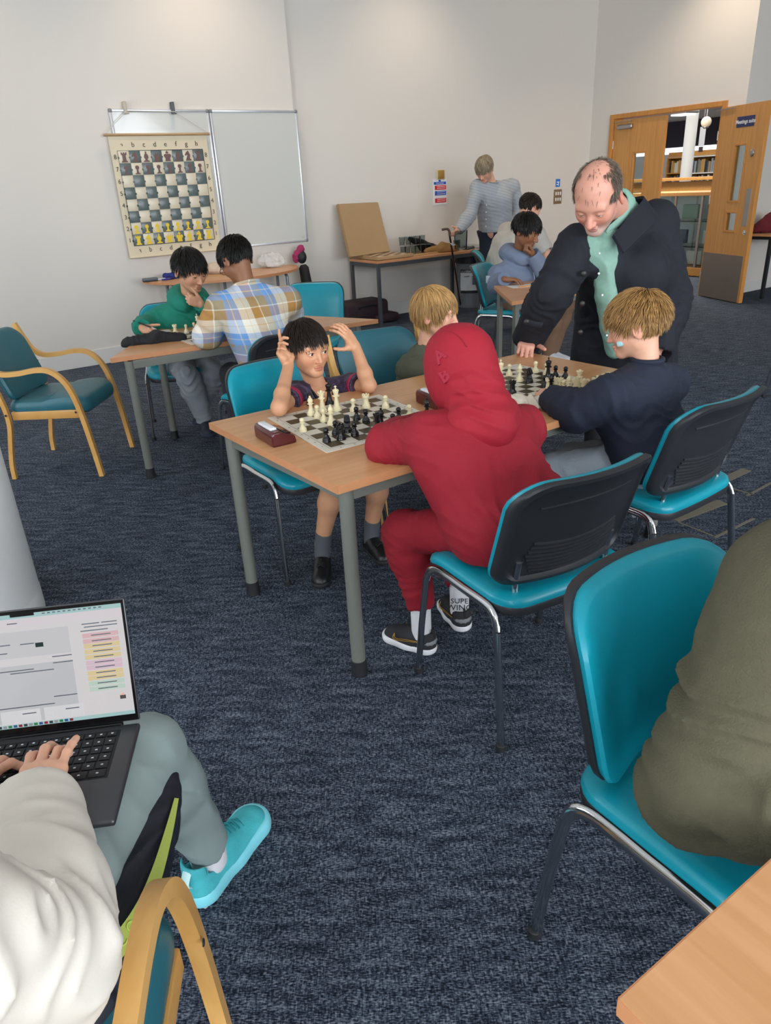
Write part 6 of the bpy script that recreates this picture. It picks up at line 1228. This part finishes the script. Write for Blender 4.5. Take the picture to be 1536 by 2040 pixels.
PLD = mat('plaid_cotton', 'b89868', .85, bump=.2, bscale=300); nd, lk = nt(PLD); mp = mapping(nd, lk, 'Object', (1, 1, 1), (0, 0, -math.atan2(rt[1], rt[0]))); sx = nd.new('ShaderNodeSeparateXYZ'); lk.new(mp.outputs[0], sx.inputs[0])
def frac(sock, f, off, stops):
    a = nd.new('ShaderNodeMath'); a.operation = 'MULTIPLY_ADD'; a.inputs[1].default_value = f; a.inputs[2].default_value = off; lk.new(sock, a.inputs[0]); b = nd.new('ShaderNodeMath'); b.operation = 'FRACT'; lk.new(a.outputs[0], b.inputs[0]); r = ramp(nd, stops, 'CONSTANT'); lk.new(b.outputs[0], r.inputs[0]); return r.outputs[0]
S1 = [(0, 'b58648'), (.22, 'e6ddc8'), (.25, '9d8f70'), (.45, '6f9fd8'), (.56, 'd0c9b8'), (.585, '6f9fd8'), (.70, 'ece6d6'), (.85, 'e0c9a0'), (.87, 'ece6d6')]
va, vb_ = frac(sx.outputs['X'], 4.2, .1, S1), frac(sx.outputs['Z'], 4.2, .35, S1); mx = nd.new('ShaderNodeMix'); mx.data_type = 'RGBA'; mx.inputs[0].default_value = .5; lk.new(va, mx.inputs[6]); lk.new(vb_, mx.inputs[7]); lk.new(mx.outputs[2], nd['Principled BSDF'].inputs['Base Color'])
p.cloth('plaid_shirt', T+arm(shL, elL, wrL, (.062, .058, .040))+arm(shR, elR, wrR, (.062, .058, .040))+[lop(wrL, wrL-elL), lop(wrR, wrR-elR), cone(pel+rt*.08, pel-rt*.08, .10, k=.05), cone(pel+rt*.09-Z*.10, pel-rt*.09-Z*.10, .09, k=.05), cone(nb+fw*.02+Z*.03, nb+fw*.07+Z*.16, .052, .06, op='s', k=.006)], .0085, PLD, .020, folds([(elL, .12, .007, wrL-shL, 11), (shL, .12, .005, V3(.6, 0, .7), 10), (pel+Z*.1, .25, .006, V3(.5, 0, 1), 8)], .0025, 9))
p.mb('shirt_collar', MB().tube(spline([nb+Z*.02+rt*a*.062+fw*b*.060+Z*b*-.02 for a, b in ((.6, .9), (1, 0), (.7, -.7), (0, -1), (-.7, -.7), (-1, 0), (-.6, .9))], 4), .008, seg=8, ry=.020, up=(0, 0, 1)), PLD)
hp1, hp2 = pel-rt*.08, pel+rt*.08; kn1, kn2 = hp1+fw*.40-Z*.06, hp2+fw*.40-Z*.06; an1, an2 = kn1*V3(1, 1, 0)+Z*.09, kn2*V3(1, 1, 0)+Z*.09
p.cloth('dark_trousers', leg(hp1, kn1, an1, (.09, .068, .05))+leg(hp2, kn2, an2, (.09, .068, .05))+[cone(hp1, hp2, .10)], .011, fabric('charcoal_trousers', '33363b'))
for an in (an1, an2): shoe(p, an*V3(1, 1, 0)-fw*.06, an*V3(1, 1, 0)+fw*.18, .092, LEATH, LSOLE, .07, name='school_shoe')
p.hair(H_BLK, 3000, .040, grav=.3, seed=22, lift=.12, width=.0024, Lf=lambda q: np.where(q[:, 2] < -.01, .45, 1.))
gl = MB(); g0 = lambda x, y, z: hc+p.hR@(V3(x, y, z)*1.10)
for sd in (-1, 1): gl.tube([g0(sd*.0315+.022*math.cos(a), .100, -.004+.017*math.sin(a)) for a in np.linspace(0, 6.283, 17)], .0016, seg=6).tube([g0(sd*.054, .098, .0), g0(sd*.082, .01, .004), g0(sd*.084, -.02, -.012)], .0017, seg=6)
gl.tube([g0(-.010, .101, 0), g0(.010, .101, 0)], .0016, seg=6); p.mb('glasses', gl, mat('glasses_black', '141416', .3))
p.finish()
# ---- teenager in the grey-blue hoodie
p = Person('teenager in a grey-blue hoodie resting his chin on his fist', (1.25, 6.5, 0), SK_BR)
fw = unit((.80, -.60, 0)); rt = unit(np.cross(fw, Z)); GBL = fabric('grey_blue_fleece', '707d94', .85, .06, 8)
hc = at(1049, 458, 6.34); nb = at(1036, 512, 6.44); pel = V3(1.24, 6.58, .54); che = at(1032, 556, 6.44); shR, shL = at(992, 548, 6.36), at(1078, 540, 6.56)
elR = at(990, 592, 6.28); wrR = at(1004, 568, 6.12); elL = at(1092, 560, 6.40); wrL = at(1062, 508, 6.30)
wrR[2] = .765; elR[2] = .70
p.head(hc, (.72, -.55, -.42), nb, sc=1.18, kid=.45, iris='20140c', brow='151110', h=.0035, rn=.046, lid=.5)
p.flesh(arm(shR, elR, wrR, (.042, .036, .026))+hand(wrR, (.8, -.35, 0), (0, 0, -1), (.3, .8, 0), [(.3, .5, .3)]*4, 1.), .005); p.flesh(arm(shL, elL, wrL, (.042, .036, .026))+hand(wrL, at(1044, 497, 6.27)-wrL, (-.3, .3, .6), (-.3, -.6, .3), [(1.2, 1.5, .9)]*4, 1.0, thumb=(.5, .8, .2)), .005)
T = torso(pel, che, nb, rt, .36, .30, .20, shL, shR, .050); p.flesh(T, .016)
p.cloth('grey_blue_hoodie', T+arm(shR, elR, wrR, (.066, .060, .042))+arm(shL, elL, wrL, (.066, .060, .042))+[lop(wrR, wrR-elR), lop(wrL, wrL-elL), cone(nb+fw*.02+Z*.03, nb+fw*.05+Z*.15, .058, .060, op='s', k=.008)]+hood_ring(nb+Z*.012, rt, fw, .088, .034), .010, GBL, .018, folds([(elR, .14, .008, wrR-shR, 10), (elL, .12, .008, wrL-shL, 10), (che, .25, .006, V3(.6, 0, .6), 8)], .003, 9))
for sg in (-1, 1): p.mb('drawstring', MB().tube([nb+rt*sg*.03+fw*.13-Z*.05, nb+rt*sg*.035+fw*.155-Z*.16, nb+rt*sg*.03+fw*.165-Z*.27], .004, seg=6), mat('drawstring_grey', '8d98ab', .8))
p.mb('sleeve_patch', MB().box(shR+(elR-shR)*.35-fw*.05+rt*.065, (.012, .05, .06), .003, frame(fw)), mat('patch_pale', 'b9c2cf', .7))
TAN = fabric('brown_chino', '7a5d47', .85, .06, 8); hp1, hp2 = pel+rt*.08+fw*.04, pel-rt*.08+fw*.04; kn1, kn2 = hp1+fw*.40+V3(.02, .05, -.06), hp2+fw*.42-Z*.04; an1, an2 = V3(kn1[0]-.05, kn1[1]+.05, .09), V3(kn2[0]-.10, kn2[1]+.02, .09)
p.cloth('brown_trousers', leg(hp1, kn1, an1, (.10, .075, .055))+leg(hp2, kn2, an2, (.10, .075, .055))+[cone(hp1, hp2, .11)], .010, TAN, 0, folds([(kn1, .16, .008, V3(0, 0, 1), 9)], .004, 8))
for an in (an1, an2): shoe(p, an*V3(1, 1, 0)-fw*.07, an*V3(1, 1, 0)+fw*.20, .10, mat('trainer_pale', 'c9ccd0', .7), WHITE_S, .08, name='trainer')
p.hair(H_BLK, 2000, .065, grav=.45, seed=31, lift=.12, width=.0036, Lf=lambda q: np.where(q[:, 1] > .03, .62, np.where(q[:, 2] < .02, .5, .9)))
p.finish()
# ---- man in the pale grey T-shirt, seen from behind
p = Person('dark-haired man in a pale grey T-shirt sitting with his back turned behind the teenager', (1.4, 7.95, 0), SK_FAIR)
fw = unit((.92, .38, 0)); rt = unit(np.cross(fw, Z)); GTS = fabric('pale_grey_marl', 'b3aea6', .85, .08, 40)
hc = at(1056, 414, 7.85); nb = at(1038, 446, 7.85); pel = V3(1.33, 7.93, .56); che = at(1014, 492, 7.88); shL, shR = at(1010, 462, 8.08), at(1068, 470, 7.62)
elR = at(1092, 512, 7.55); wrR = at(1110, 545, 7.75); elL = at(1075, 520, 8.15); wrL = at(1110, 545, 8.1)
p.head(hc, (.80, .35, -.45), nb, sc=1.15, kid=0, h=.0045, rn=.058, eyes=True)
AR = (.052, .045, .034); p.flesh(arm(shR, elR, wrR, AR)+hand(wrR, (.8, .2, -.2), (0, 0, -1), (.3, .8, 0), [(.3, .5, .3)]*4), .006); p.flesh(arm(shL, elL, wrL, AR)+hand(wrL, (.8, -.2, -.2), (0, 0, -1), (.3, -.8, 0), [(.3, .5, .3)]*4), .006)
T = torso(pel, che, nb, rt, .42, .38, .25, shL, shR, .062); p.flesh(T, .018); sR, sL = shR+(elR-shR)*.6, shL+(elL-shL)*.6
p.cloth('grey_tshirt', T+[cone(shR, sR, .072, .070), cone(shL, sL, .072, .070), lop(sR, sR-shR), lop(sL, sL-shL), cone(nb+Z*.02+fw*.02, nb+Z*.14+fw*.06, .062, .07, op='s', k=.006)], .011, GTS, .018, folds([(che, .3, .006, V3(.4, 0, 1), 7)], .003, 8))
hp1, hp2 = pel+rt*.10, pel-rt*.10; kn1, kn2 = hp1+fw*.45, hp2+fw*.45; an1, an2 = V3(*(kn1*V3(1, 1, 0)-fw*.55))+Z*.10, kn2*V3(1, 1, 0)+Z*.10; JN2 = fabric('blue_jeans', '33435c', .85, .1, 10)
an1 = V3(1.18, 8.60, .10)
p.cloth('blue_jeans', leg(hp1, kn1, kn1*V3(1, 1, 0)+Z*.1-fw*.12, (.11, .08, .06))+leg(hp2, kn2, an2, (.11, .08, .06))+[cone(hp1, hp2, .12)], .012, JN2)
BRSH = mat('brown_leather', '6e4a2c', .5, bump=.1, bscale=60)
for an in (kn1*V3(1, 1, 0)-fw*.12, an2): shoe(p, an*V3(1, 1, 0)-fw*.07, an*V3(1, 1, 0)+fw*.20, .10, BRSH, LSOLE, .08, name='brown_shoe')
p.hair(hair_mat('hair_brown', '33261c', '1a130e'), 1600, .028, grav=.2, seed=41, lift=.12, width=.004)
p.finish()
# ---- man in the striped shirt at the side table
p = Person('grey-haired man in a fine striped shirt standing at the side table lifting a jug', (1.52, 9.18, 0), SK_FAIR)
fw = unit((-.55, -.83, 0)); rt = unit(np.cross(fw, Z))
STP = mat('striped_cotton', 'b9bec4', .8); nd, lk = nt(STP); mp = mapping(nd, lk, 'Object', (1, 1, 1)); wv = nd.new('ShaderNodeTexWave'); wv.bands_direction = 'Z'; wv.inputs['Scale'].default_value = 50; wv.inputs['Distortion'].default_value = 1.2; lk.new(mp.outputs[0], wv.inputs[0]); rp = ramp(nd, [(.40, '3e4654'), (.55, 'd0d4d6')]); lk.new(wv.outputs[0], rp.inputs[0]); lk.new(rp.outputs[0], nd['Principled BSDF'].inputs[0])
hc = at(965, 336, 8.92); nb = at(978, 368, 9.02); che = at(984, 400, 9.06); pel = at(986, 456, 9.15); shR, shL = at(951, 374, 8.98), at(1020, 372, 9.18)
elR = at(936, 428, 8.90); wrR = at(914, 458, 8.78); elL = at(1034, 420, 9.2); wrL = at(1018, 462, 9.05)
p.head(hc, (-.45, -.66, -.60), nb, sc=1.12, kid=0, h=.0042, rn=.057, stub=.2, brow='8d7c6c')
p.flesh(arm(shR, elR, wrR, AR)+hand(wrR, at(902, 468, 8.72)-wrR, (.2, .5, -.3), (.1, -.4, .9), [(.9, 1.1, .7)]*4), .006); p.flesh(arm(shL, elL, wrL, AR)+hand(wrL, (-.2, -.2, -1), (-.8, .3, 0), (-.3, -.8, 0), [(.4, .5, .3)]*4), .006)
T = torso(pel, che, nb, rt, .40, .36, .24, shL, shR, .058); p.flesh(T, .018)
p.cloth('striped_shirt', T+arm(shR, elR, wrR, (.066, .060, .044))+arm(shL, elL, wrL, (.066, .060, .044))+[lop(wrR, wrR-elR), lop(wrL, wrL-elL), cut(pel-Z*.03, (0, 0, -1), k=.004), cone(nb+Z*.02, nb+Z*.14, .060, op='s', k=.006)], .011, STP, .016, folds([(elR, .14, .008, wrR-shR, 8), (che, .3, .006, V3(.4, 0, 1), 7)], .003, 8))
p.mb('shirt_collar', MB().tube(spline([nb+Z*.02+rt*a*.068+fw*b*.072 for a, b in ((.3, 1), (.9, .5), (1, -.2), (0, -1), (-1, -.2), (-.9, .5), (-.3, 1))], 4), .007, seg=8, ry=.022), STP)
for i in range(6): p.mb('shirt_button', MB().sphere(nb+fw*(.095+.01*min(i, 3))-Z*(.06+.075*i), .007, 8, 6), mat('pearl_button', 'dfe6e0', .3))
hp1, hp2 = pel+rt*.09-Z*.02, pel-rt*.09-Z*.02; an1, an2 = hp1*V3(1, 1, 0)+Z*.10, hp2*V3(1, 1, 0)+Z*.10
p.cloth('navy_trousers', leg(hp1, (hp1+an1)/2, an1, (.10, .08, .065))+leg(hp2, (hp2+an2)/2, an2, (.10, .08, .065))+[cone(hp1+Z*.02, hp2+Z*.02, .125, k=.04), cut(pel-Z*.01, (0, 0, 1), k=.004)], .012, fabric('navy_trousers', '1d2536'), .01)
p.mb('belt', MB().tube([pel-Z*.02+rt*.185*math.cos(a)+fw*.135*math.sin(a) for a in np.linspace(0, 6.283, 25)], .012, seg=8, ry=.022, up=(0, 0, 1)), LEATH)
for an in (an1, an2): shoe(p, an*V3(1, 1, 0)-fw*.07, an*V3(1, 1, 0)+fw*.20, .10, LEATH, LSOLE, .08, name='leather_shoe')
p.hair(H_SAND, 1900, .06, grav=.35, seed=51, lift=.08, width=.0042, Lf=lambda q: np.where(q[:, 2] < .0, .5, .9))
p.finish()
# ---- laptop user at the bottom left
p = Person('person in a cream jacket and grey joggers typing on a laptop at bottom left', (-.58, .55, 0), SK_FAIR)
fw = unit((-.05, 1, 0)); rt = unit(np.cross(fw, Z)); CRM = fabric('cream_softshell', 'd9d2c6', .55, .03, 6, .05, 300); GRJ = fabric('sage_jogger', '8b9a98', .6, .05, 8, .06, 500)
pel = V3(-.675, .42, .55); che = V3(-.665, .40, .86); nb = V3(-.65, .42, 1.10); shR, shL = V3(-.485, .38, 1.03), V3(-.83, .42, 1.04)
elR = V3(-.425, .545, .735); wrR = V3(-.550, .800, .690); elL = V3(-.86, .58, .74); wrL = V3(-.70, .82, .69)
p.head(V3(-.60, .50, 1.27), (0, .86, -.5), nb, sc=1.1, kid=0, h=.004, rn=.056)
p.hair(H_BRN, 1200, .05, seed=61, width=.004)
p.flesh(arm(shR, elR, wrR, (.05, .042, .031))+hand(wrR, at(92, 1512, .905)-wrR, (0, .1, -1), (-1, .1, 0)*np.array([1, 1, 1]), [(.25, .55, .3), (.2, .5, .3), (.25, .6, .3), (.0, .25, .15)], 1.02, thumb=(.85, .35, .3)), .003)
p.flesh(arm(shL, elL, wrL, (.05, .042, .031))+hand(wrL, V3(.1, .9, -.1), (0, .1, -1), (1, .1, 0), [(.25, .6, .3)]*4, 1.02), .005)
T = torso(pel, che, nb, rt, .40, .38, .24, shL, shR, .062); p.flesh(T, .018)
p.cloth('cream_jacket', T+arm(shR, elR, wrR, (.075, .066, .048), .015)+arm(shL, elL, wrL, (.075, .066, .048), .04)+[lop(wrR, wrR-elR), lop(wrL, wrL-elL), cone(pel+rt*.12+Z*.04, pel-rt*.12+Z*.04, .135, k=.05), cone(nb+Z*.02, nb+Z*.14, .065, op='s', k=.006), cut(pel-Z*.05, (0, 0, -1), k=.004)], .0075, CRM, .020,
        folds([(elR+(wrR-elR)*.3, .11, .010, wrR-shR, 10), (wrR+(elR-wrR)*.3, .08, .008, wrR-elR, 13), (elR+V3(0, -.05, .08), .16, .009, V3(.5, 1, .2), 5), (pel+rt*.12+Z*.1, .14, .008, V3(.2, .4, 1), 6)], .004, 5))
p.mb('cuff', MB().tube([wrR+(elR-wrR)*.04*(1-2*0)+c_ for c_ in [V3(0, 0, 0)]]+[wrR+(elR-wrR)*.12], .056, seg=20, cap=False), CRM)
hp1, hp2 = V3(-.585, .56, .52), V3(-.78, .56, .53); kn1 = V3(-.517, 1.14, .490); an1 = V3(-.468, 1.235, .125); kn2 = V3(-.74, 1.08, .53); an2 = V3(-.74, 1.12, .10)
p.flesh(leg(hp1, kn1, an1, (.07, .055, .035))+leg(hp2, kn2, an2, (.07, .055, .035)), .008)
p.cloth('sage_joggers', leg(hp1, kn1, an1, (.090, .072, .050))+leg(hp2, kn2, an2, (.095, .075, .050))+[cone(hp1, hp2, .10, k=.05), lop(an1, an1-kn1), lop(an2, an2-kn2)], .0068, GRJ, .002,
        folds([(kn1, .13, .006, V3(.2, .8, 1), 10), (an1+(kn1-an1)*.5, .16, .007, V3(.9, .3, .5), 8), (hp1+(kn1-hp1)*.5, .15, .005, V3(.3, 1, 0), 9)], .003, 8))
p.cloth('sock', [cone(an1+Z*.03, an1-Z*.05, .040, .040)], .005, SOCK_W, .004); p.cloth('sock', [cone(an2+Z*.03, an2-Z*.05, .040, .040)], .006, SOCK_W, .004)
AQ = mat('aqua_knit', '43b3bb', .7, bump=.5, bscale=420, var=.22, vscale=40); AQS = mat('aqua_foam_sole', '7fd3df', .5, var=.15, vscale=12)
for an, d_ in ((an1, V3(.42, .90, 0)), (an2, V3(-.1, 1, 0))):
    d_ = unit(d_); g0 = an*V3(1, 1, 0); a0, b0 = g0-d_*.085, g0+d_*.215
    u = shoe(p, a0, b0, .108, AQ, AQS, .108, .044, .042, laces=mat('teal_lace', '0f7d86', .7), name='running_shoe'); x_ = unit(np.cross(d_, Z))
    p.mb('heel_loop', MB().tube(spline([a0+d_*.015+Z*.060, a0-d_*.004+Z*.085, a0+d_*.012+Z*.112], 5), .012, seg=8, ry=.004, up=x_), mat('loop_pale', 'bfe3e0', .6), u)
    p.mb('outsole', MB().prism([tuple((a0+d_*(.012+.276*t)+x_*w_)[:2]) for t, w_ in [(0, -.030), (.15, -.043), (.5, -.040), (.75, -.050), (.93, -.036), (1, 0), (.93, .036), (.75, .050), (.5, .040), (.15, .043), (0, .030)]], .0005, .009), mat('outsole_pale', 'c9bdbb', .7), u)
# navy jacket with lime tape tucked between thigh and chair arm
NVJ = fabric('navy_shell', '1a1c28', .6, .1, 8, .1, 300)
o = thing('navy_jacket', 'navy jacket with a lime lettered tape tucked beside the thigh', 'jacket', (-.42, .75, 0))
pts = [atz(340, 1505, .47), atz(332, 1590, .465), atz(300, 1690, .46), atz(272, 1790, .46), atz(228, 1910, .47), atz(180, 2010, .48)]
sp_ = spline(pts, 4); prs = []
for i in range(len(sp_)-1): prs.append(cone(sp_[i]+V3(-.01, 0, -.0), sp_[i+1]+V3(-.01, 0, -.0), .014+.024*min(1, i/8), .014+.024*min(1, (i+1)/8), k=.02))
for i in range(len(sp_)-1): prs.append(cone(sp_[i]+V3(-.02, 0, -.05), sp_[i+1]+V3(-.02, 0, -.05), .014+.012*min(1, i/8), .014+.012*min(1, (i+1)/8), k=.03))
soft('shell', prs, .006, NVJ, o, .004, folds([(sp_[12], .2, .008, V3(0, 1, 0), 9)], .003, 9), loc=(-.42, .75, 0))
LIME = mat('lime_tape', 'b4c45c', .6, bump=.2, bscale=200); tp_ = [atz(352, 1590, .485), atz(338, 1650, .49), atz(314, 1735, .50), atz(282, 1815, .51), atz(232, 1890, .52), atz(176, 1945, .53)]
tb = MB(); q = spline(tp_, 5); nq = len(q); vs = []
for i, c_ in enumerate(q):
    t = unit(q[min(i+1, nq-1)]-q[max(i-1, 0)]); vw = unit(CO-c_); w_ = unit(np.cross(t, vw))*(.004+.011*min(1, i/nq*1.4)); vs += [c_+w_+vw*.012, c_-w_+vw*.012, c_-w_+vw*.008, c_+w_+vw*.008]
fs = [(i*4+k, i*4+(k+1) % 4, (i+1)*4+(k+1) % 4, (i+1)*4+k) for i in range(nq-1) for k in range(4)]+[(3, 2, 1, 0), tuple((nq-1)*4+k for k in range(4))]
tb.add([v-V3(-.42, .75, 0) for v in vs], fs); tape = tb.build('lime_tape', LIME, o)
for k_, ch in enumerate('ADICOLOR'):
    i = nq-3-int(k_*1.6); c_ = q[i]; t = unit(q[i-1]-q[i]); vw = unit(CO-c_); up_ = np.cross(vw, t); text('tape_lettering', ch, mat('lime_print', 'c9dc62', .5), .024, tuple(c_+vw*.0135-V3(-.42, .75, 0)), t, up_, tape)
p.finish()
# ---- person in the olive jumper at the right edge
p = Person('person in an olive jumper sitting at the right edge, arm in the foreground', (.66, 1.0, 0), SK_FAIR)
fw = unit((.5446, -.8387, 0)); rt = unit(np.cross(fw, Z)); OL = fabric('olive_brushed', '4d4a37', .9, .12, 60, .5, 260)
pel = V3(.79, 1.03, .56); che = V3(.825, .99, .82); nb = V3(.83, .95, 1.04); shR, shL = V3(.600, .905, .955), V3(.95, 1.10, .97); elR = V3(.460, .825, .650); wrR = V3(.68, .70, .70); elL = V3(1.05, .92, .74); wrL = V3(.95, .72, .76)
p.head(V3(.85, .85, 1.22), fw-Z*.4, nb, sc=1.1, kid=0, h=.0045, rn=.056); p.hair(H_BRN, 1200, .04, seed=71, width=.004)
p.flesh(arm(shR, elR, wrR, (.05, .042, .031))+hand(wrR, (.8, -.5, 0), (0, 0, -1), (.4, .8, 0), [(.3, .5, .3)]*4), .005); p.flesh(arm(shL, elL, wrL, (.05, .042, .031))+hand(wrL, (.2, -.9, 0), (0, 0, -1), (-.8, 0, 0), [(.3, .5, .3)]*4), .005)
T = torso(pel, che, nb, rt, .40, .37, .25, shL, shR, .064); p.flesh(T, .018)
p.cloth('olive_jumper', T+arm(shR, elR, wrR, (.078, .068, .052), .010)+arm(shL, elL, wrL, (.078, .068, .050), .04)+[lop(wrR, wrR-elR), lop(wrL, wrL-elL), cone(pel+rt*.07+Z*.05, pel-rt*.07+Z*.05, .12, k=.05), cone(nb+Z*.02, nb+Z*.14, .065, op='s', k=.006), cut(pel-Z*.03, (0, 0, -1), k=.004)], .007, OL, .022,
        folds([(elR+V3(.03, -.02, .02), .10, .018, V3(.25, -.3, 1), 8), (elR+V3(.10, -.06, .03), .09, .014, V3(.1, -.4, 1), 9), (shR+(elR-shR)*.6, .12, .012, V3(.5, .2, .7), 6), (elR+V3(-.02, .05, .10), .07, .016, V3(.3, 0, 1), 11)], .004, 7))
hp1, hp2 = V3(.66, .93, .52), V3(.86, 1.05, .52); kn1, kn2 = hp1+fw*.44, hp2+fw*.44; an1, an2 = kn1*V3(1, 1, 0)+Z*.1, kn2*V3(1, 1, 0)+Z*.1
p.cloth('black_trousers', leg(hp1, kn1, an1, (.09, .07, .055))+leg(hp2, kn2, an2, (.09, .07, .055))+[cone(hp1, hp2, .10, k=.05)], .010, fabric('black_cotton', '17171c'), .004)
for an in (an1, an2): shoe(p, an*V3(1, 1, 0)-fw*.07, an*V3(1, 1, 0)+fw*.20, .10, LEATH, LSOLE, .08, name='leather_shoe')
p.finish()
